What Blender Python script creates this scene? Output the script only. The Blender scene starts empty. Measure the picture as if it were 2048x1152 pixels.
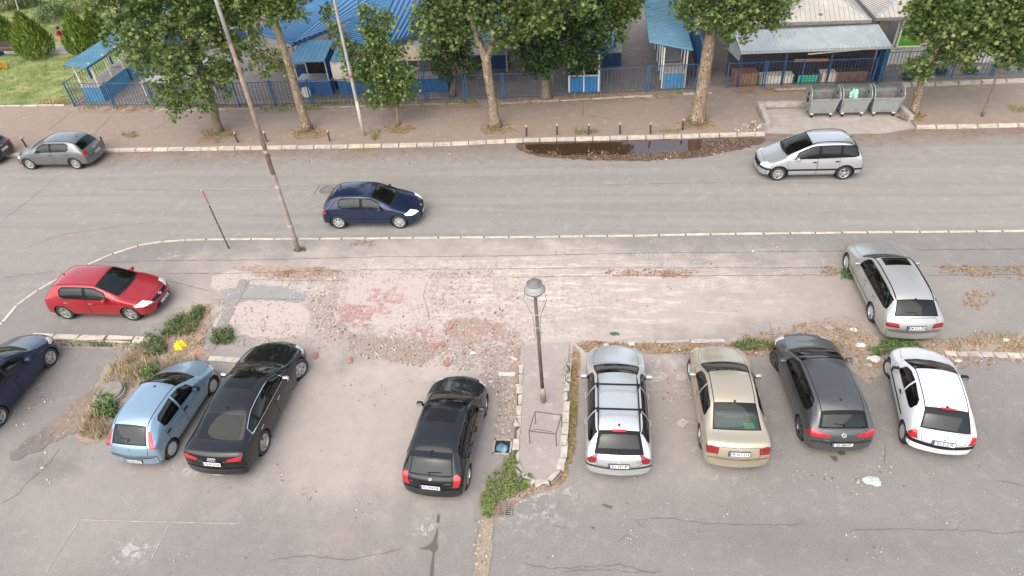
import bpy, bmesh, math, random
import numpy as np
from mathutils import Vector, Matrix
from mathutils.bvhtree import BVHTree
from mathutils.geometry import delaunay_2d_cdt

scene = bpy.context.scene
COL = scene.collection
R = math.radians

# ------------------------------------------------------------------ camera
CAM_H, FOC, PITCH, ROLL, YAW = 15.51, 1349.4, 39.44, -4.66, 8.7
def _basis():
    p, r, a = R(PITCH), R(ROLL), R(YAW)
    F = Vector((0, math.cos(p), -math.sin(p))); X = Vector((1, 0, 0)); U = X.cross(F)
    c, s = math.cos(r), math.sin(r)
    X2 = X * c + U * s; U2 = U * c - X * s
    M = Matrix.Rotation(a, 3, 'Z')
    return M @ F, M @ X2, M @ U2
CF, CX, CU = _basis()
cd = bpy.data.cameras.new('camera'); cam = bpy.data.objects.new('camera', cd); COL.objects.link(cam)
cd.sensor_width = 36; cd.lens = FOC * 36 / 2048; cd.clip_end = 500; cd.clip_start = 0.1
cam.matrix_world = Matrix(((CX.x, CU.x, -CF.x, 0), (CX.y, CU.y, -CF.y, 0), (CX.z, CU.z, -CF.z, CAM_H), (0, 0, 0, 1)))
scene.camera = cam

# ------------------------------------------------------------------ light
SUN_EL, SUN_AZ = 52, 200          # degrees; azimuth measured clockwise from +Y
world = bpy.data.worlds.new('World'); scene.world = world; world.use_nodes = True
wn, wl = world.node_tree.nodes, world.node_tree.links
sky = wn.new('ShaderNodeTexSky'); sky.sky_type = 'NISHITA'; sky.sun_disc = False
sky.sun_elevation = R(SUN_EL); sky.sun_rotation = R(SUN_AZ)
sky.altitude = 300; sky.air_density = 1.2; sky.dust_density = 2.5; sky.ozone_density = 1.0
hs = wn.new('ShaderNodeHueSaturation'); hs.inputs['Saturation'].default_value = 0.50
wl.new(sky.outputs[0], hs.inputs['Color'])
wl.new(hs.outputs[0], wn['Background'].inputs[0]); wn['Background'].inputs[1].default_value = 0.15
sd = bpy.data.lights.new('sun', 'SUN'); sd.energy = 1.0; sd.angle = R(85); sd.color = (1.0, 0.88, 0.70)
sun = bpy.data.objects.new('sun', sd); COL.objects.link(sun)
_el, _az = R(SUN_EL), R(SUN_AZ)
sdir = Vector((math.sin(_az) * math.cos(_el), math.cos(_az) * math.cos(_el), math.sin(_el)))
sun.rotation_euler = sdir.to_track_quat('Z', 'Y').to_euler(); sun.location = (0, 0, 40)
scene.view_settings.view_transform = 'Standard'; scene.view_settings.look = 'None'
scene.view_settings.exposure = 1.30; scene.view_settings.gamma = 1.0
scene.view_settings.use_curve_mapping = False
scene.cycles.max_bounces = 7; scene.cycles.transparent_max_bounces = 12
scene.cycles.use_denoising = True
scene.cycles.sample_clamp_indirect = 6

# ------------------------------------------------------------------ pixel <-> world
def ray(x, y):
    return (CF + CX * ((x - 1024) / FOC) - CU * ((y - 576) / FOC))
def G(x, y, z=0.0):
    d = ray(x, y); t = (z - CAM_H) / d.z
    return Vector((d.x * t, d.y * t, z))
def AT(x, y, Y):
    d = ray(x, y); t = Y / d.y
    return Vector((d.x * t, Y, CAM_H + d.z * t))

# ------------------------------------------------------------------ naming
def tag(o, label=None, cat=None, group=None, kind=None):
    if label: o['label'] = label
    if cat: o['category'] = cat
    if group: o['group'] = group
    if kind: o['kind'] = kind
    return o
def empty(name, loc=(0, 0, 0), rz=0.0, label=None, cat=None, group=None, parent=None):
    o = bpy.data.objects.new(name, None); COL.objects.link(o)
    o.location = loc; o.rotation_euler = (0, 0, rz); o.empty_display_size = .2
    if parent: o.parent = parent
    return tag(o, label, cat, group)
def obj(name, me, parent=None, mats=None):
    o = bpy.data.objects.new(name, me); COL.objects.link(o)
    if parent: o.parent = parent
    if mats:
        for m in (mats if isinstance(mats, (list, tuple)) else [mats]): me.materials.append(m)
    return o
def copy_tree(o, parent=None):
    c = o.copy(); COL.objects.link(c)
    if parent: c.parent = parent
    for ch in list(o.children): copy_tree(ch, c)
    return c

# ------------------------------------------------------------------ mesh builder
class MB:
    def __init__(s): s.v = []; s.f = []; s.m = []
    def add(s, vs, fs, mi=0, M=None):
        b = len(s.v)
        if M is not None: vs = [M @ Vector(v) for v in vs]
        s.v += [tuple(v) for v in vs]; s.f += [tuple(i + b for i in f) for f in fs]; s.m += [mi] * len(fs)
        return s
    def box(s, c, d, rz=0, mi=0, M=None, taper=1.0):
        x, y, z = d[0] / 2, d[1] / 2, d[2] / 2
        vs = [(-x, -y, -z), (x, -y, -z), (x, y, -z), (-x, y, -z), (-x * taper, -y * taper, z), (x * taper, -y * taper, z), (x * taper, y * taper, z), (-x * taper, y * taper, z)]
        T = Matrix.Translation(c) @ Matrix.Rotation(rz, 4, 'Z')
        if M is not None: T = M @ T
        return s.add(vs, [(3, 2, 1, 0), (4, 5, 6, 7), (0, 1, 5, 4), (1, 2, 6, 5), (2, 3, 7, 6), (3, 0, 4, 7)], mi, T)
    def bar(s, a, b, w, h=None, mi=0, up=(0, 0, 1)):
        a, b = Vector(a), Vector(b); h = h or w; d = b - a; L = d.length
        if L < 1e-6: return s
        z = d / L; u = Vector(up)
        if abs(z.dot(u)) > .98: u = Vector((0, 1, 0))
        x = u.cross(z).normalized(); y = z.cross(x)
        M = Matrix(((x.x, y.x, z.x, a.x), (x.y, y.y, z.y, a.y), (x.z, y.z, z.z, a.z), (0, 0, 0, 1)))
        return s.add([(-w / 2, -h / 2, 0), (w / 2, -h / 2, 0), (w / 2, h / 2, 0), (-w / 2, h / 2, 0), (-w / 2, -h / 2, L), (w / 2, -h / 2, L), (w / 2, h / 2, L), (-w / 2, h / 2, L)],
                     [(3, 2, 1, 0), (4, 5, 6, 7), (0, 1, 5, 4), (1, 2, 6, 5), (2, 3, 7, 6), (3, 0, 4, 7)], mi, M)
    def tube(s, pts, rad, n=8, mi=0, cap=True):
        pts = [Vector(p) for p in pts]
        if not isinstance(rad, (list, tuple)): rad = [rad] * len(pts)
        base = len(s.v); ref = Vector((0.3, 1, 0.1)).normalized()
        for i, p in enumerate(pts):
            t = (pts[min(i + 1, len(pts) - 1)] - pts[max(i - 1, 0)]).normalized()
            u = t.cross(ref)
            if u.length < .1: u = t.cross(Vector((1, 0, 0)))
            u.normalize(); w = t.cross(u)
            for k in range(n):
                a = 2 * math.pi * k / n
                s.v.append(tuple(p + (u * math.cos(a) + w * math.sin(a)) * rad[i]))
        for i in range(len(pts) - 1):
            for k in range(n):
                a, b = base + i * n + k, base + i * n + (k + 1) % n
                s.f.append((a, b, b + n, a + n)); s.m.append(mi)
        if cap:
            s.f.append(tuple(base + k for k in reversed(range(n)))); s.m.append(mi)
            s.f.append(tuple(base + (len(pts) - 1) * n + k for k in range(n))); s.m.append(mi)
        return s
    def lathe(s, prof, n=16, mi=0, M=None, close=False):
        # prof: list of (r, z) about z axis
        vs = []; fs = []
        for r, z in prof:
            for k in range(n):
                a = 2 * math.pi * k / n; vs.append((r * math.cos(a), r * math.sin(a), z))
        m = len(prof)
        for i in range(m - 1 if not close else m):
            j = (i + 1) % m
            for k in range(n):
                k2 = (k + 1) % n; fs.append((i * n + k, i * n + k2, j * n + k2, j * n + k))
        return s.add(vs, fs, mi, M)
    def disc(s, c, r, n=12, mi=0, M=None, jit=0, rnd=None):
        vs = [(c[0] + r * math.cos(2 * math.pi * k / n) * (1 + (rnd.uniform(-jit, jit) if rnd else 0)), c[1] + r * math.sin(2 * math.pi * k / n) * (1 + (rnd.uniform(-jit, jit) if rnd else 0)), c[2]) for k in range(n)]
        return s.add(vs, [tuple(range(n))], mi, M)
    def mesh(s, name, smooth=False, uv=False):
        me = bpy.data.meshes.new(name); me.from_pydata(s.v, [], s.f)
        me.polygons.foreach_set('material_index', s.m)
        if smooth: me.polygons.foreach_set('use_smooth', [True] * len(s.f))
        me.update(); return me
    def build(s, name, mats, parent=None, smooth=False):
        return obj(name, s.mesh(name, smooth), parent, mats)

# ------------------------------------------------------------------ materials
MATS = {}
def nmat(name):
    m = bpy.data.materials.new(name); m.use_nodes = True
    nt = m.node_tree; b = nt.nodes['Principled BSDF']
    return m, nt, b
def node(nt, typ, **kw):
    n = nt.nodes.new(typ)
    for k, v in kw.items():
        if k in n.inputs.keys() if hasattr(n.inputs, 'keys') else False: n.inputs[k].default_value = v
        else: setattr(n, k, v)
    return n
def noise(nt, scale, detail=4, rough=.6, vec=None, dist=0):
    n = nt.nodes.new('ShaderNodeTexNoise'); n.inputs['Scale'].default_value = scale
    n.inputs['Detail'].default_value = detail; n.inputs['Roughness'].default_value = rough
    n.inputs['Distortion'].default_value = dist
    if vec is not None: nt.links.new(vec, n.inputs['Vector'])
    return n.outputs[0]
def ramp(nt, fac, stops):
    n = nt.nodes.new('ShaderNodeValToRGB'); nt.links.new(fac, n.inputs[0])
    e = n.color_ramp.elements
    while len(e) < len(stops): e.new(.5)
    for el, (p, c) in zip(e, stops):
        el.position = p; el.color = (c[0], c[1], c[2], 1) if isinstance(c, (tuple, list)) else (c, c, c, 1)
    return n.outputs[0]
def mixc(nt, fac, a, b, mode='MIX'):
    n = nt.nodes.new('ShaderNodeMix'); n.data_type = 'RGBA'; n.blend_type = mode
    for sock, v in ((n.inputs[0], fac), (n.inputs[6], a), (n.inputs[7], b)):
        if isinstance(v, bpy.types.NodeSocket): nt.links.new(v, sock)
        elif isinstance(v, (tuple, list)): sock.default_value = (v[0], v[1], v[2], 1)
        else: sock.default_value = v
    return n.outputs[2]
def mth(nt, op, a, b=0.0, c=None, clamp=False):
    n = nt.nodes.new('ShaderNodeMath'); n.operation = op; n.use_clamp = clamp
    for i, v in enumerate((a, b) if c is None else (a, b, c)):
        if isinstance(v, bpy.types.NodeSocket): nt.links.new(v, n.inputs[i])
        else: n.inputs[i].default_value = v
    return n.outputs[0]
def wpos(nt, scale=None, rz=0):
    g = nt.nodes.new('ShaderNodeNewGeometry')
    if scale is None: return g.outputs['Position']
    m = nt.nodes.new('ShaderNodeMapping'); nt.links.new(g.outputs['Position'], m.inputs[0])
    m.inputs['Scale'].default_value = scale; m.inputs['Rotation'].default_value = (0, 0, rz)
    return m.outputs[0]
def opos(nt, scale=None):
    g = nt.nodes.new('ShaderNodeTexCoord')
    if scale is None: return g.outputs['Object']
    m = nt.nodes.new('ShaderNodeMapping'); nt.links.new(g.outputs['Object'], m.inputs[0]); m.inputs['Scale'].default_value = scale
    return m.outputs[0]
def bump(nt, b, h, dist=.01, strength=.5):
    n = nt.nodes.new('ShaderNodeBump'); n.inputs['Distance'].default_value = dist; n.inputs['Strength'].default_value = strength
    nt.links.new(h, n.inputs['Height']); nt.links.new(n.outputs[0], b.inputs['Normal'])
def rough_mat(name, c1, c2, scale=4, rough=.85, metal=0, bscale=40, bd=.004, c3=None, spec=.4, space='w', coat=0):
    m, nt, b = nmat(name)
    v = wpos(nt) if space == 'w' else opos(nt)
    f = noise(nt, scale, 6, .65, v)
    st = [(.32, c1), (.68, c2)] if c3 is None else [(.28, c1), (.5, c2), (.72, c3)]
    col = ramp(nt, f, st); nt.links.new(col, b.inputs['Base Color'])
    b.inputs['Roughness'].default_value = rough; b.inputs['Metallic'].default_value = metal
    b.inputs['Specular IOR Level'].default_value = spec
    if bd: bump(nt, b, noise(nt, bscale, 4, .6, v), bd)
    return m
def plain(name, c, rough=.5, metal=0, coat=0, emit=0, spec=.5):
    if name in MATS: return MATS[name]
    m, nt, b = nmat(name)
    b.inputs['Base Color'].default_value = (*c, 1); b.inputs['Roughness'].default_value = rough
    b.inputs['Metallic'].default_value = metal; b.inputs['Coat Weight'].default_value = coat
    b.inputs['Specular IOR Level'].default_value = spec
    if emit:
        b.inputs['Emission Color'].default_value = (*c, 1); b.inputs['Emission Strength'].default_value = emit
    MATS[name] = m; return m
# ================================================================== CARS
def paint(name, c, metal=.35, rough=.32, dust=.25):
    m, nt, b = nmat(name)
    p = opos(nt)
    f = noise(nt, 1.7, 6, .7, p); f2 = noise(nt, 45, 3, .6, p)
    g = nt.nodes.new('ShaderNodeNewGeometry'); sx = nt.nodes.new('ShaderNodeSeparateXYZ'); nt.links.new(p, sx.inputs[0])
    low = mth(nt, 'MULTIPLY_ADD', sx.outputs['Z'], -1.6, 1.05, clamp=True)      # road dirt on the lower flanks
    d = mth(nt, 'MULTIPLY', mth(nt, 'ADD', mth(nt, 'MULTIPLY', f, f2), mth(nt, 'MULTIPLY', low, .45)), dust, clamp=True)
    col = mixc(nt, d, c, (.34, .30, .26)); nt.links.new(col, b.inputs['Base Color'])
    nt.links.new(mth(nt, 'ADD', mth(nt, 'MULTIPLY', d, .9), rough), b.inputs['Roughness'])
    b.inputs['Metallic'].default_value = metal
    b.inputs['Specular IOR Level'].default_value = .25; b.inputs['Coat Weight'].default_value = .85; nt.links.new(mth(nt, 'MULTIPLY_ADD', d, .7, .04), b.inputs['Coat Roughness'])
    return m
def glass_mat(name, tint=(.10, .13, .12), rough=.02):
    m, nt, b = nmat(name); nt.nodes.remove(b)
    out = nt.nodes['Material Output']
    tr = nt.nodes.new('ShaderNodeBsdfTransparent'); tr.inputs[0].default_value = (*tint, 1)
    gl = nt.nodes.new('ShaderNodeBsdfGlossy'); gl.inputs['Roughness'].default_value = rough; gl.inputs[0].default_value = (.9, .95, .95, 1)
    fr = nt.nodes.new('ShaderNodeFresnel'); fr.inputs[0].default_value = 1.55
    df = nt.nodes.new('ShaderNodeBsdfDiffuse'); df.inputs[0].default_value = (.25, .23, .2, 1)
    n = noise(nt, 6, 5, .7, opos(nt))
    m0 = nt.nodes.new('ShaderNodeMixShader'); nt.links.new(mth(nt, 'MULTIPLY', n, .035), m0.inputs[0])
    nt.links.new(tr.outputs[0], m0.inputs[1]); nt.links.new(df.outputs[0], m0.inputs[2])
    mx = nt.nodes.new('ShaderNodeMixShader')
    nt.links.new(mth(nt, 'MULTIPLY_ADD', fr.outputs[0], .85, .005, clamp=True), mx.inputs[0])
    nt.links.new(m0.outputs[0], mx.inputs[1]); nt.links.new(gl.outputs[0], mx.inputs[2]); nt.links.new(mx.outputs[0], out.inputs[0])
    return m
GLASS = glass_mat('car_glass', (.24, .28, .27)); GLASS_DARK = glass_mat('tinted_glass', (.06, .07, .07)); GLASS_CLEAR = glass_mat('clear_green_glass', (.50, .60, .57))
def lamp_glass(name, c, alt, sc=30, emit=0):
    m, nt, b = nmat(name)
    w = nt.nodes.new('ShaderNodeTexVoronoi'); w.inputs['Scale'].default_value = sc; nt.links.new(opos(nt, (1, 1, 1.6)), w.inputs['Vector'])
    nt.links.new(ramp(nt, w.outputs[0], [(.1, alt), (.6, c)]), b.inputs['Base Color'])
    b.inputs['Roughness'].default_value = .12; b.inputs['Coat Weight'].default_value = 1
    if emit:
        b.inputs['Emission Color'].default_value = (1, .96, .86, 1); b.inputs['Emission Strength'].default_value = emit
    return m
RED_LENS = lamp_glass('red_lens', (.36, .006, .012), (.55, .025, .03)); DARK_RED = lamp_glass('dark_red_lens', (.16, .008, .012), (.35, .02, .025))
HEAD = lamp_glass('headlight_lens', (.45, .46, .46), (.85, .86, .86), 14); HEAD_ON = lamp_glass('lit_headlight_lens', (.55, .54, .50), (.9, .88, .84), 9, .35)
AMBER = lamp_glass('amber_lens', (.7, .22, .02), (.9, .4, .1))
BLACKP = plain('black_plastic', (.014, .014, .015), .6, spec=.25); RUBBER = plain('window_rubber', (.006, .006, .007), .5, spec=.2)
GAP = plain('panel_gap', (.012, .012, .012), .8); CHROME = plain('chrome_trim', (.75, .75, .74), .15, 1)
ALLOY = plain('alloy_wheel', (.58, .57, .55), .3, .7); HUBCAP = plain('hubcap_plastic', (.50, .50, .50), .4, .3); DALLOY = plain('dark_alloy', (.16, .16, .165), .3, .7)
INTER = plain('seat_fabric', (.11, .11, .115), .9); INTERB = plain('beige_seat_fabric', (.30, .29, .28), .85)
WHITEP = plain('plate_white', (.72, .72, .70), .4); INK = plain('plate_ink', (.012, .012, .015), .5); BLUEP = plain('plate_blue', (.02, .05, .30), .4)
SKIN = plain('skin', (.48, .26, .18), .6)
TYRE = rough_mat('tyre_rubber', (.018, .017, .016), (.05, .046, .042), 9, .85, space='o', bd=0)
TYREW = plain('well_dark', (.008, .008, .008), .9)

def hull2(pts):
    pts = sorted(set((round(a, 6), round(b, 6)) for a, b in pts))
    def half(ps):
        h = []
        for p in ps:
            while len(h) > 1 and (h[-1][0] - h[-2][0]) * (p[1] - h[-2][1]) - (h[-1][1] - h[-2][1]) * (p[0] - h[-2][0]) <= 1e-9: h.pop()
            h.append(p)
        return h
    a, b = half(pts), half(pts[::-1]); return a[:-1] + b[:-1]

class Body:
    """A smooth lofted car shell; parts are cut out of it exactly and become objects of their own."""
    def __init__(s, c):
        s.c = c; s.w = c['W'] / 2; s.L = c['L']; s.H = c['H']; s.mid = c['fo'] + c['wb'] / 2
        s.st = c['stations']; s.build()
    def lx(s, X): return s.mid - X
    def bow(s, X, y):
        c = s.c; f = (y / s.w) ** 2
        t = min(1, max(0, (X - c['header']) / .6)); a = c.get('bowf', .15) * (1 - t)
        if X < .5: a += c.get('nose', .10) * (1 - X / .5)
        u = min(1, max(0, (X - (c['roofend'] - .5)) / .5)); b = c.get('bowr', .07) * u
        if X > s.L - .3: b += c.get('tail', .08) * (X - s.L + .3) / .3
        return (a - b) * f
    def sec(s, S):
        X, zb, wm, belt, wbl, ye, ze, zc = S; w = s.w
        p = [(0, zb), (.5 * w, zb), (wm * w - .10, zb), (wm * w - .015, zb + .09), (wm * w, max(zb + .16, belt * .60)), (wm * w - .006, max(zb + .2, belt * .80)),
             (wbl * w, belt)]
        a = Vector((wbl * w, belt)); b = Vector((ye * w, ze)); m = (a + b) / 2
        bulge = .035 if ze - belt > .15 else .006
        p += [(m.x + bulge, m.y + bulge * .5), (ye * w, ze), (ye * w * .82, ze + (zc - ze) * .55), (ye * w * .42, ze + (zc - ze) * .9), (0, zc)]
        return [Vector((s.lx(X) - s.bow(X, y), y, z)) for y, z in p]
    def build(s):
        st = s.st; n = len(st); bm = bmesh.new(); cr = bm.edges.layers.float.new('crease_edge')
        rows = []
        for S in st:
            P = s.sec(S); m = len(P)
            ring = [bm.verts.new(P[j]) for j in range(m)]                       # +y side
            left = [ring[0]] + [bm.verts.new((P[j].x, -P[j].y, P[j].z)) for j in range(1, m - 1)] + [ring[-1]]
            rows.append((ring, left))
        for i in range(n - 1):
            (a, al), (b, bl) = rows[i], rows[i + 1]
            for j in range(m - 1):
                bm.faces.new((a[j], a[j + 1], b[j + 1], b[j])); bm.faces.new((al[j + 1], al[j], bl[j], bl[j + 1]))
        for (a, al), rev in ((rows[0], False), (rows[-1], True)):
            # fill the ends with three strips across
            cols = [a]
            for t in (1 / 3, -1 / 3):
                col = []
                for j in range(m):
                    if j in (0, m - 1): col.append(a[j]); continue
                    y = a[j].co.y * t; x = a[j].co.x
                    X = s.mid - (x + s.bow(st[0 if not rev else -1][0], a[j].co.y))
                    col.append(bm.verts.new((s.lx(X) - s.bow(X, y), y, a[j].co.z)))
                cols.append(col)
            cols.append(al)
            for c0, c1 in zip(cols, cols[1:]):
                for j in range(m - 1):
                    q = [c0[j], c1[j], c1[j + 1], c0[j + 1]]; u = []
                    for v in q:
                        if v not in u: u.append(v)
                    if rev: u = u[::-1]
                    try: bm.faces.new(u)
                    except ValueError: pass
        CR = {6: s.c.get('crease_belt', .45), 8: .55, 3: .3}
        for i in range(n - 1):
            for j, c in CR.items():
                for side in (0, 1):
                    e = bm.edges.get((rows[i][side][j], rows[i + 1][side][j]))
                    if e: e[cr] = c
        for i in s.c.get('crease_st', {}):
            for side in (0, 1):
                r = rows[i][side]
                for j in range(6, m - 1):
                    e = bm.edges.get((r[j], r[j + 1]))
                    if e: e[cr] = s.c['crease_st'][i]
        bmesh.ops.recalc_face_normals(bm, faces=bm.faces)
        me = bpy.data.meshes.new('cage'); bm.to_mesh(me); bm.free()
        o = bpy.data.objects.new('cage', me); COL.objects.link(o)
        md = o.modifiers.new('s', 'SUBSURF'); md.levels = 2; md.render_levels = 2
        dg = bpy.context.evaluated_depsgraph_get(); sm = bpy.data.meshes.new_from_object(o.evaluated_get(dg), depsgraph=dg)
        bpy.data.objects.remove(o); bpy.data.meshes.remove(me)
        s.bm = bmesh.new(); s.bm.from_mesh(sm); s.bm.normal_update()
        s.bvh = BVHTree.FromBMesh(s.bm)
        s.rn = [v.normal.copy() for v in s.bm.verts]; s.rv = [v.co.copy() for v in s.bm.verts]; s.rf = [tuple(v.index for v in f.verts) for f in s.bm.faces]
        bpy.data.meshes.remove(sm)
        s.lay = s.bm.faces.layers.int.new('part'); s.parts = ['body']; s.info = {}
    # -- surface points
    def side(s, X, t, sg=1):
        i = 0
        while i < len(s.st) - 2 and s.st[i + 1][0] < X: i += 1
        a, b = s.st[i], s.st[i + 1]; k = (X - a[0]) / max(1e-6, b[0] - a[0]); k = min(1, max(0, k))
        S = [a[q] + (b[q] - a[q]) * k for q in range(8)]; S[0] = X
        P = s.sec(S); p0, p1, p2 = P[6], P[7], P[8]
        q = p0.lerp(p1, t * 2) if t < .5 else p1.lerp(p2, t * 2 - 1)
        return Vector((q.x, sg * q.y, q.z))
    def top(s, X, t, sg=1):
        i = 0
        while i < len(s.st) - 2 and s.st[i + 1][0] < X: i += 1
        a, b = s.st[i], s.st[i + 1]; k = min(1, max(0, (X - a[0]) / max(1e-6, b[0] - a[0])))
        S = [a[q] + (b[q] - a[q]) * k for q in range(8)]
        y = S[5] * s.w * t; f = abs(t); z = S[6] + (S[7] - S[6]) * (1 - f * f)
        return Vector((s.lx(X) - s.bow(X, y), sg * y, z))
    def hit(s, kind, a, b, sg=1):
        if kind == 's': o, d = Vector((s.lx(a), sg * 3, b)), Vector((0, -sg, 0))
        elif kind == 't': o, d = Vector((s.lx(a), sg * b, 4)), Vector((0, 0, -1))
        elif kind == 'r': o, d = Vector((-5, sg * a, b)), Vector((1, 0, 0))
        else: o, d = Vector((5, sg * a, b)), Vector((-1, 0, 0))
        h = s.bvh.ray_cast(o, d)
        if h[0] is None:
            q = Vector((s.lx(a), sg * s.w * .6, b)) if kind == 's' else Vector(((-s.L if kind == 'r' else s.L) * .5, sg * a, b))
            h = s.bvh.find_nearest(q)
        return h[0], h[1]
    # -- cutting
    def cut(s, pts, d, part, shrink=0.0, only=None):
        d = Vector(d).normalized()
        e1 = Vector((0, 0, 1)).cross(d)
        if e1.length < .1: e1 = Vector((0, 1, 0))
        e1.normalize(); e2 = d.cross(e1)
        P = hull2([(p.dot(e1), p.dot(e2)) for p in pts]); n = len(P)
        if shrink:
            Q = []
            for i in range(n):
                a, b, c = Vector(P[i - 1]), Vector(P[i]), Vector(P[(i + 1) % n])
                n1 = Vector((-(b - a).y, (b - a).x)).normalized(); n2 = Vector((-(c - b).y, (c - b).x)).normalized()
                k = (n1 + n2); k = k / max(.3, k.length_squared / 2); Q.append(tuple(b + k * shrink))
            P = hull2(Q); n = len(P)
        lo = (min(p[0] for p in P), min(p[1] for p in P)); hi = (max(p[0] for p in P), max(p[1] for p in P))
        dep = sum((p.dot(d) for p in pts)) / len(pts)
        pid = s.pid(part); oid = None if only is None else [s.pid(x) for x in only]
        cand = []
        for f in s.bm.faces:
            if f.normal.dot(d) < .04: continue
            if oid is not None and f[s.lay] not in oid: continue
            us = [v.co.dot(e1) for v in f.verts]; vs = [v.co.dot(e2) for v in f.verts]
            if max(us) < lo[0] or min(us) > hi[0] or max(vs) < lo[1] or min(vs) > hi[1]: continue
            if f.calc_center_median().dot(d) < dep - .6: continue
            cand.append(f)
        for i in range(n):
            a, b = P[i], P[(i + 1) % n]
            no2 = Vector((b[1] - a[1], -(b[0] - a[0])))
            if no2.length < 1e-7: continue
            no = e1 * no2.x + e2 * no2.y; co = e1 * a[0] + e2 * a[1] + d * dep
            # only cut the faces this edge's line passes near the polygon
            geom = set(cand)
            for f in cand: geom.update(f.edges); geom.update(f.verts)
            r = bmesh.ops.bisect_plane(s.bm, geom=list(geom), plane_co=co, plane_no=no.normalized(), dist=1e-5)
            cand = [g for g in r['geom'] if isinstance(g, bmesh.types.BMFace)]
            ins = []
            nn = no.normalized()
            for f in cand:
                if (f.calc_center_median() - co).dot(nn) < 0: ins.append(f)
            cand = ins
        for f in cand: f[s.lay] = pid
        return cand
    def pid(s, name):
        if name not in s.parts: s.parts.append(name)
        return s.parts.index(name)
    def normal_at(s, co):
        p, _, fi, _ = s.bvh.find_nearest(co)
        vs = s.rf[fi]; w = [1 / max(1e-5, (s.rv[i] - co).length) ** 2 for i in vs]; r = Vector((0, 0, 0))
        for i, k in zip(vs, w): r += s.rn[i] * k
        return r.normalized()
    def emit(s, root, spec):
        """spec: part key -> (object name, material(s), parent key or None, outward offset)"""
        bm = s.bm; made = {}
        by = {}
        for f in bm.faces: by.setdefault(s.parts[f[s.lay]], []).append(f)
        by.pop('hole', None)
        order = sorted(by, key=lambda k: 0 if spec.get(k, (0, 0, None))[2] is None else 1)
        cache = {}
        for key in order:
            name, mat, par, off = spec[key]
            idx = {}; vs = []; fs = []; nr = []
            for f in by[key]:
                t = []
                for v in f.verts:
                    if v not in idx:
                        idx[v] = len(vs)
                        if v not in cache: cache[v] = s.normal_at(v.co)
                        nn = cache[v]; vs.append(tuple(v.co + nn * off)); nr.append(tuple(nn))
                    t.append(idx[v])
                fs.append(t)
            me = bpy.data.meshes.new(name); me.from_pydata(vs, [], fs)
            me.polygons.foreach_set('use_smooth', [True] * len(fs)); me.update()
            me.normals_split_custom_set_from_vertices(nr)
            made[key] = obj(name, me, made.get(par, root) if par else root, mat)
        s.bm.free(); return made

WHEELMESH = {}
def wheel_meshes(style, r):
    k = (style, round(r, 3))
    if k in WHEELMESH: return WHEELMESH[k]
    t = MB(); w = .20; ri = r * .70
    t.lathe([(ri, -.09), (r - .05, -.10), (r - .012, -.088), (r, -.06), (r, .06), (r - .012, .088), (r - .05, .10), (ri, .09), (ri - .01, .0)], 40, close=True)
    tyre = t.mesh('tyre', True)
    q = MB()
    q.lathe([(ri + .004, .075), (ri - .012, .086), (ri - .028, .078), (ri - .04, .03), (ri - .05, -.02)], 40)      # rim lip and barrel
    q.lathe([(ri - .04, -.03), (0.01, -.03)], 24, 1)                                                             # brake disc shadow
    def spoke(a, r0, r1, w0, w1, z0, z1):
        M = Matrix.Rotation(a, 4, 'Z')
        vs = [(r0, -w0, z0), (r1, -w1, z1), (r1, w1, z1), (r0, w0, z0), (r0, -w0, z0 - .03), (r1, -w1, z1 - .03), (r1, w1, z1 - .03), (r0, w0, z0 - .03)]
        q.add(vs, [(0, 1, 2, 3), (1, 0, 4, 5), (3, 2, 6, 7)], 0, M)
    R1 = ri - .02
    if style == 'hub':
        q.lathe([(R1, .07), (R1 * .8, .082), (R1 * .35, .09), (0.005, .092)], 28)
        for i in range(8):
            a = 2 * math.pi * i / 8
            q.disc((R1 * .68 * math.cos(a), R1 * .68 * math.sin(a), .0895), .030, 8, 1)
        q.disc((0, 0, .0945), .03, 10, 1)
    else:
        n, dbl = {'five': (5, 0), 'seven': (7, 0), 'ten': (5, 1), 'mesh': (9, 1), 'darkfive': (5, 1), 'six': (6, 0)}[style]
        for i in range(n):
            a = 2 * math.pi * i / n + .3
            if dbl:
                for dd in (-.12, .12): spoke(a + dd * (1.1 if n < 8 else .7), .03, R1, .012, .013 if n > 8 else .016, .075, .07)
            else: spoke(a, .03, R1, .022, .03, .078, .07)
        q.lathe([(.05, .08), (.035, .088), (.004, .09)], 14)
    rim = q.mesh('rim', False)
    WHEELMESH[k] = (tyre, rim); return WHEELMESH[k]

def rbox(c, d, M=None, lvl=2, mats=None, crease=.25):
    """rounded box mesh data (subdivided)"""
    bm = bmesh.new(); bmesh.ops.create_cube(bm, size=1)
    for v in bm.verts: v.co = Vector((v.co.x * d[0], v.co.y * d[1], v.co.z * d[2]))
    bmesh.ops.bevel(bm, geom=bm.edges[:], offset=min(d) * crease, segments=2, affect='EDGES', profile=.6)
    for v in bm.verts: v.co += Vector(c)
    if M is not None: bm.transform(M)
    me = bpy.data.meshes.new('part'); bm.to_mesh(me); bm.free()
    me.polygons.foreach_set('use_smooth', [True] * len(me.polygons))
    if mats: me.materials.append(mats)
    return me

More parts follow.
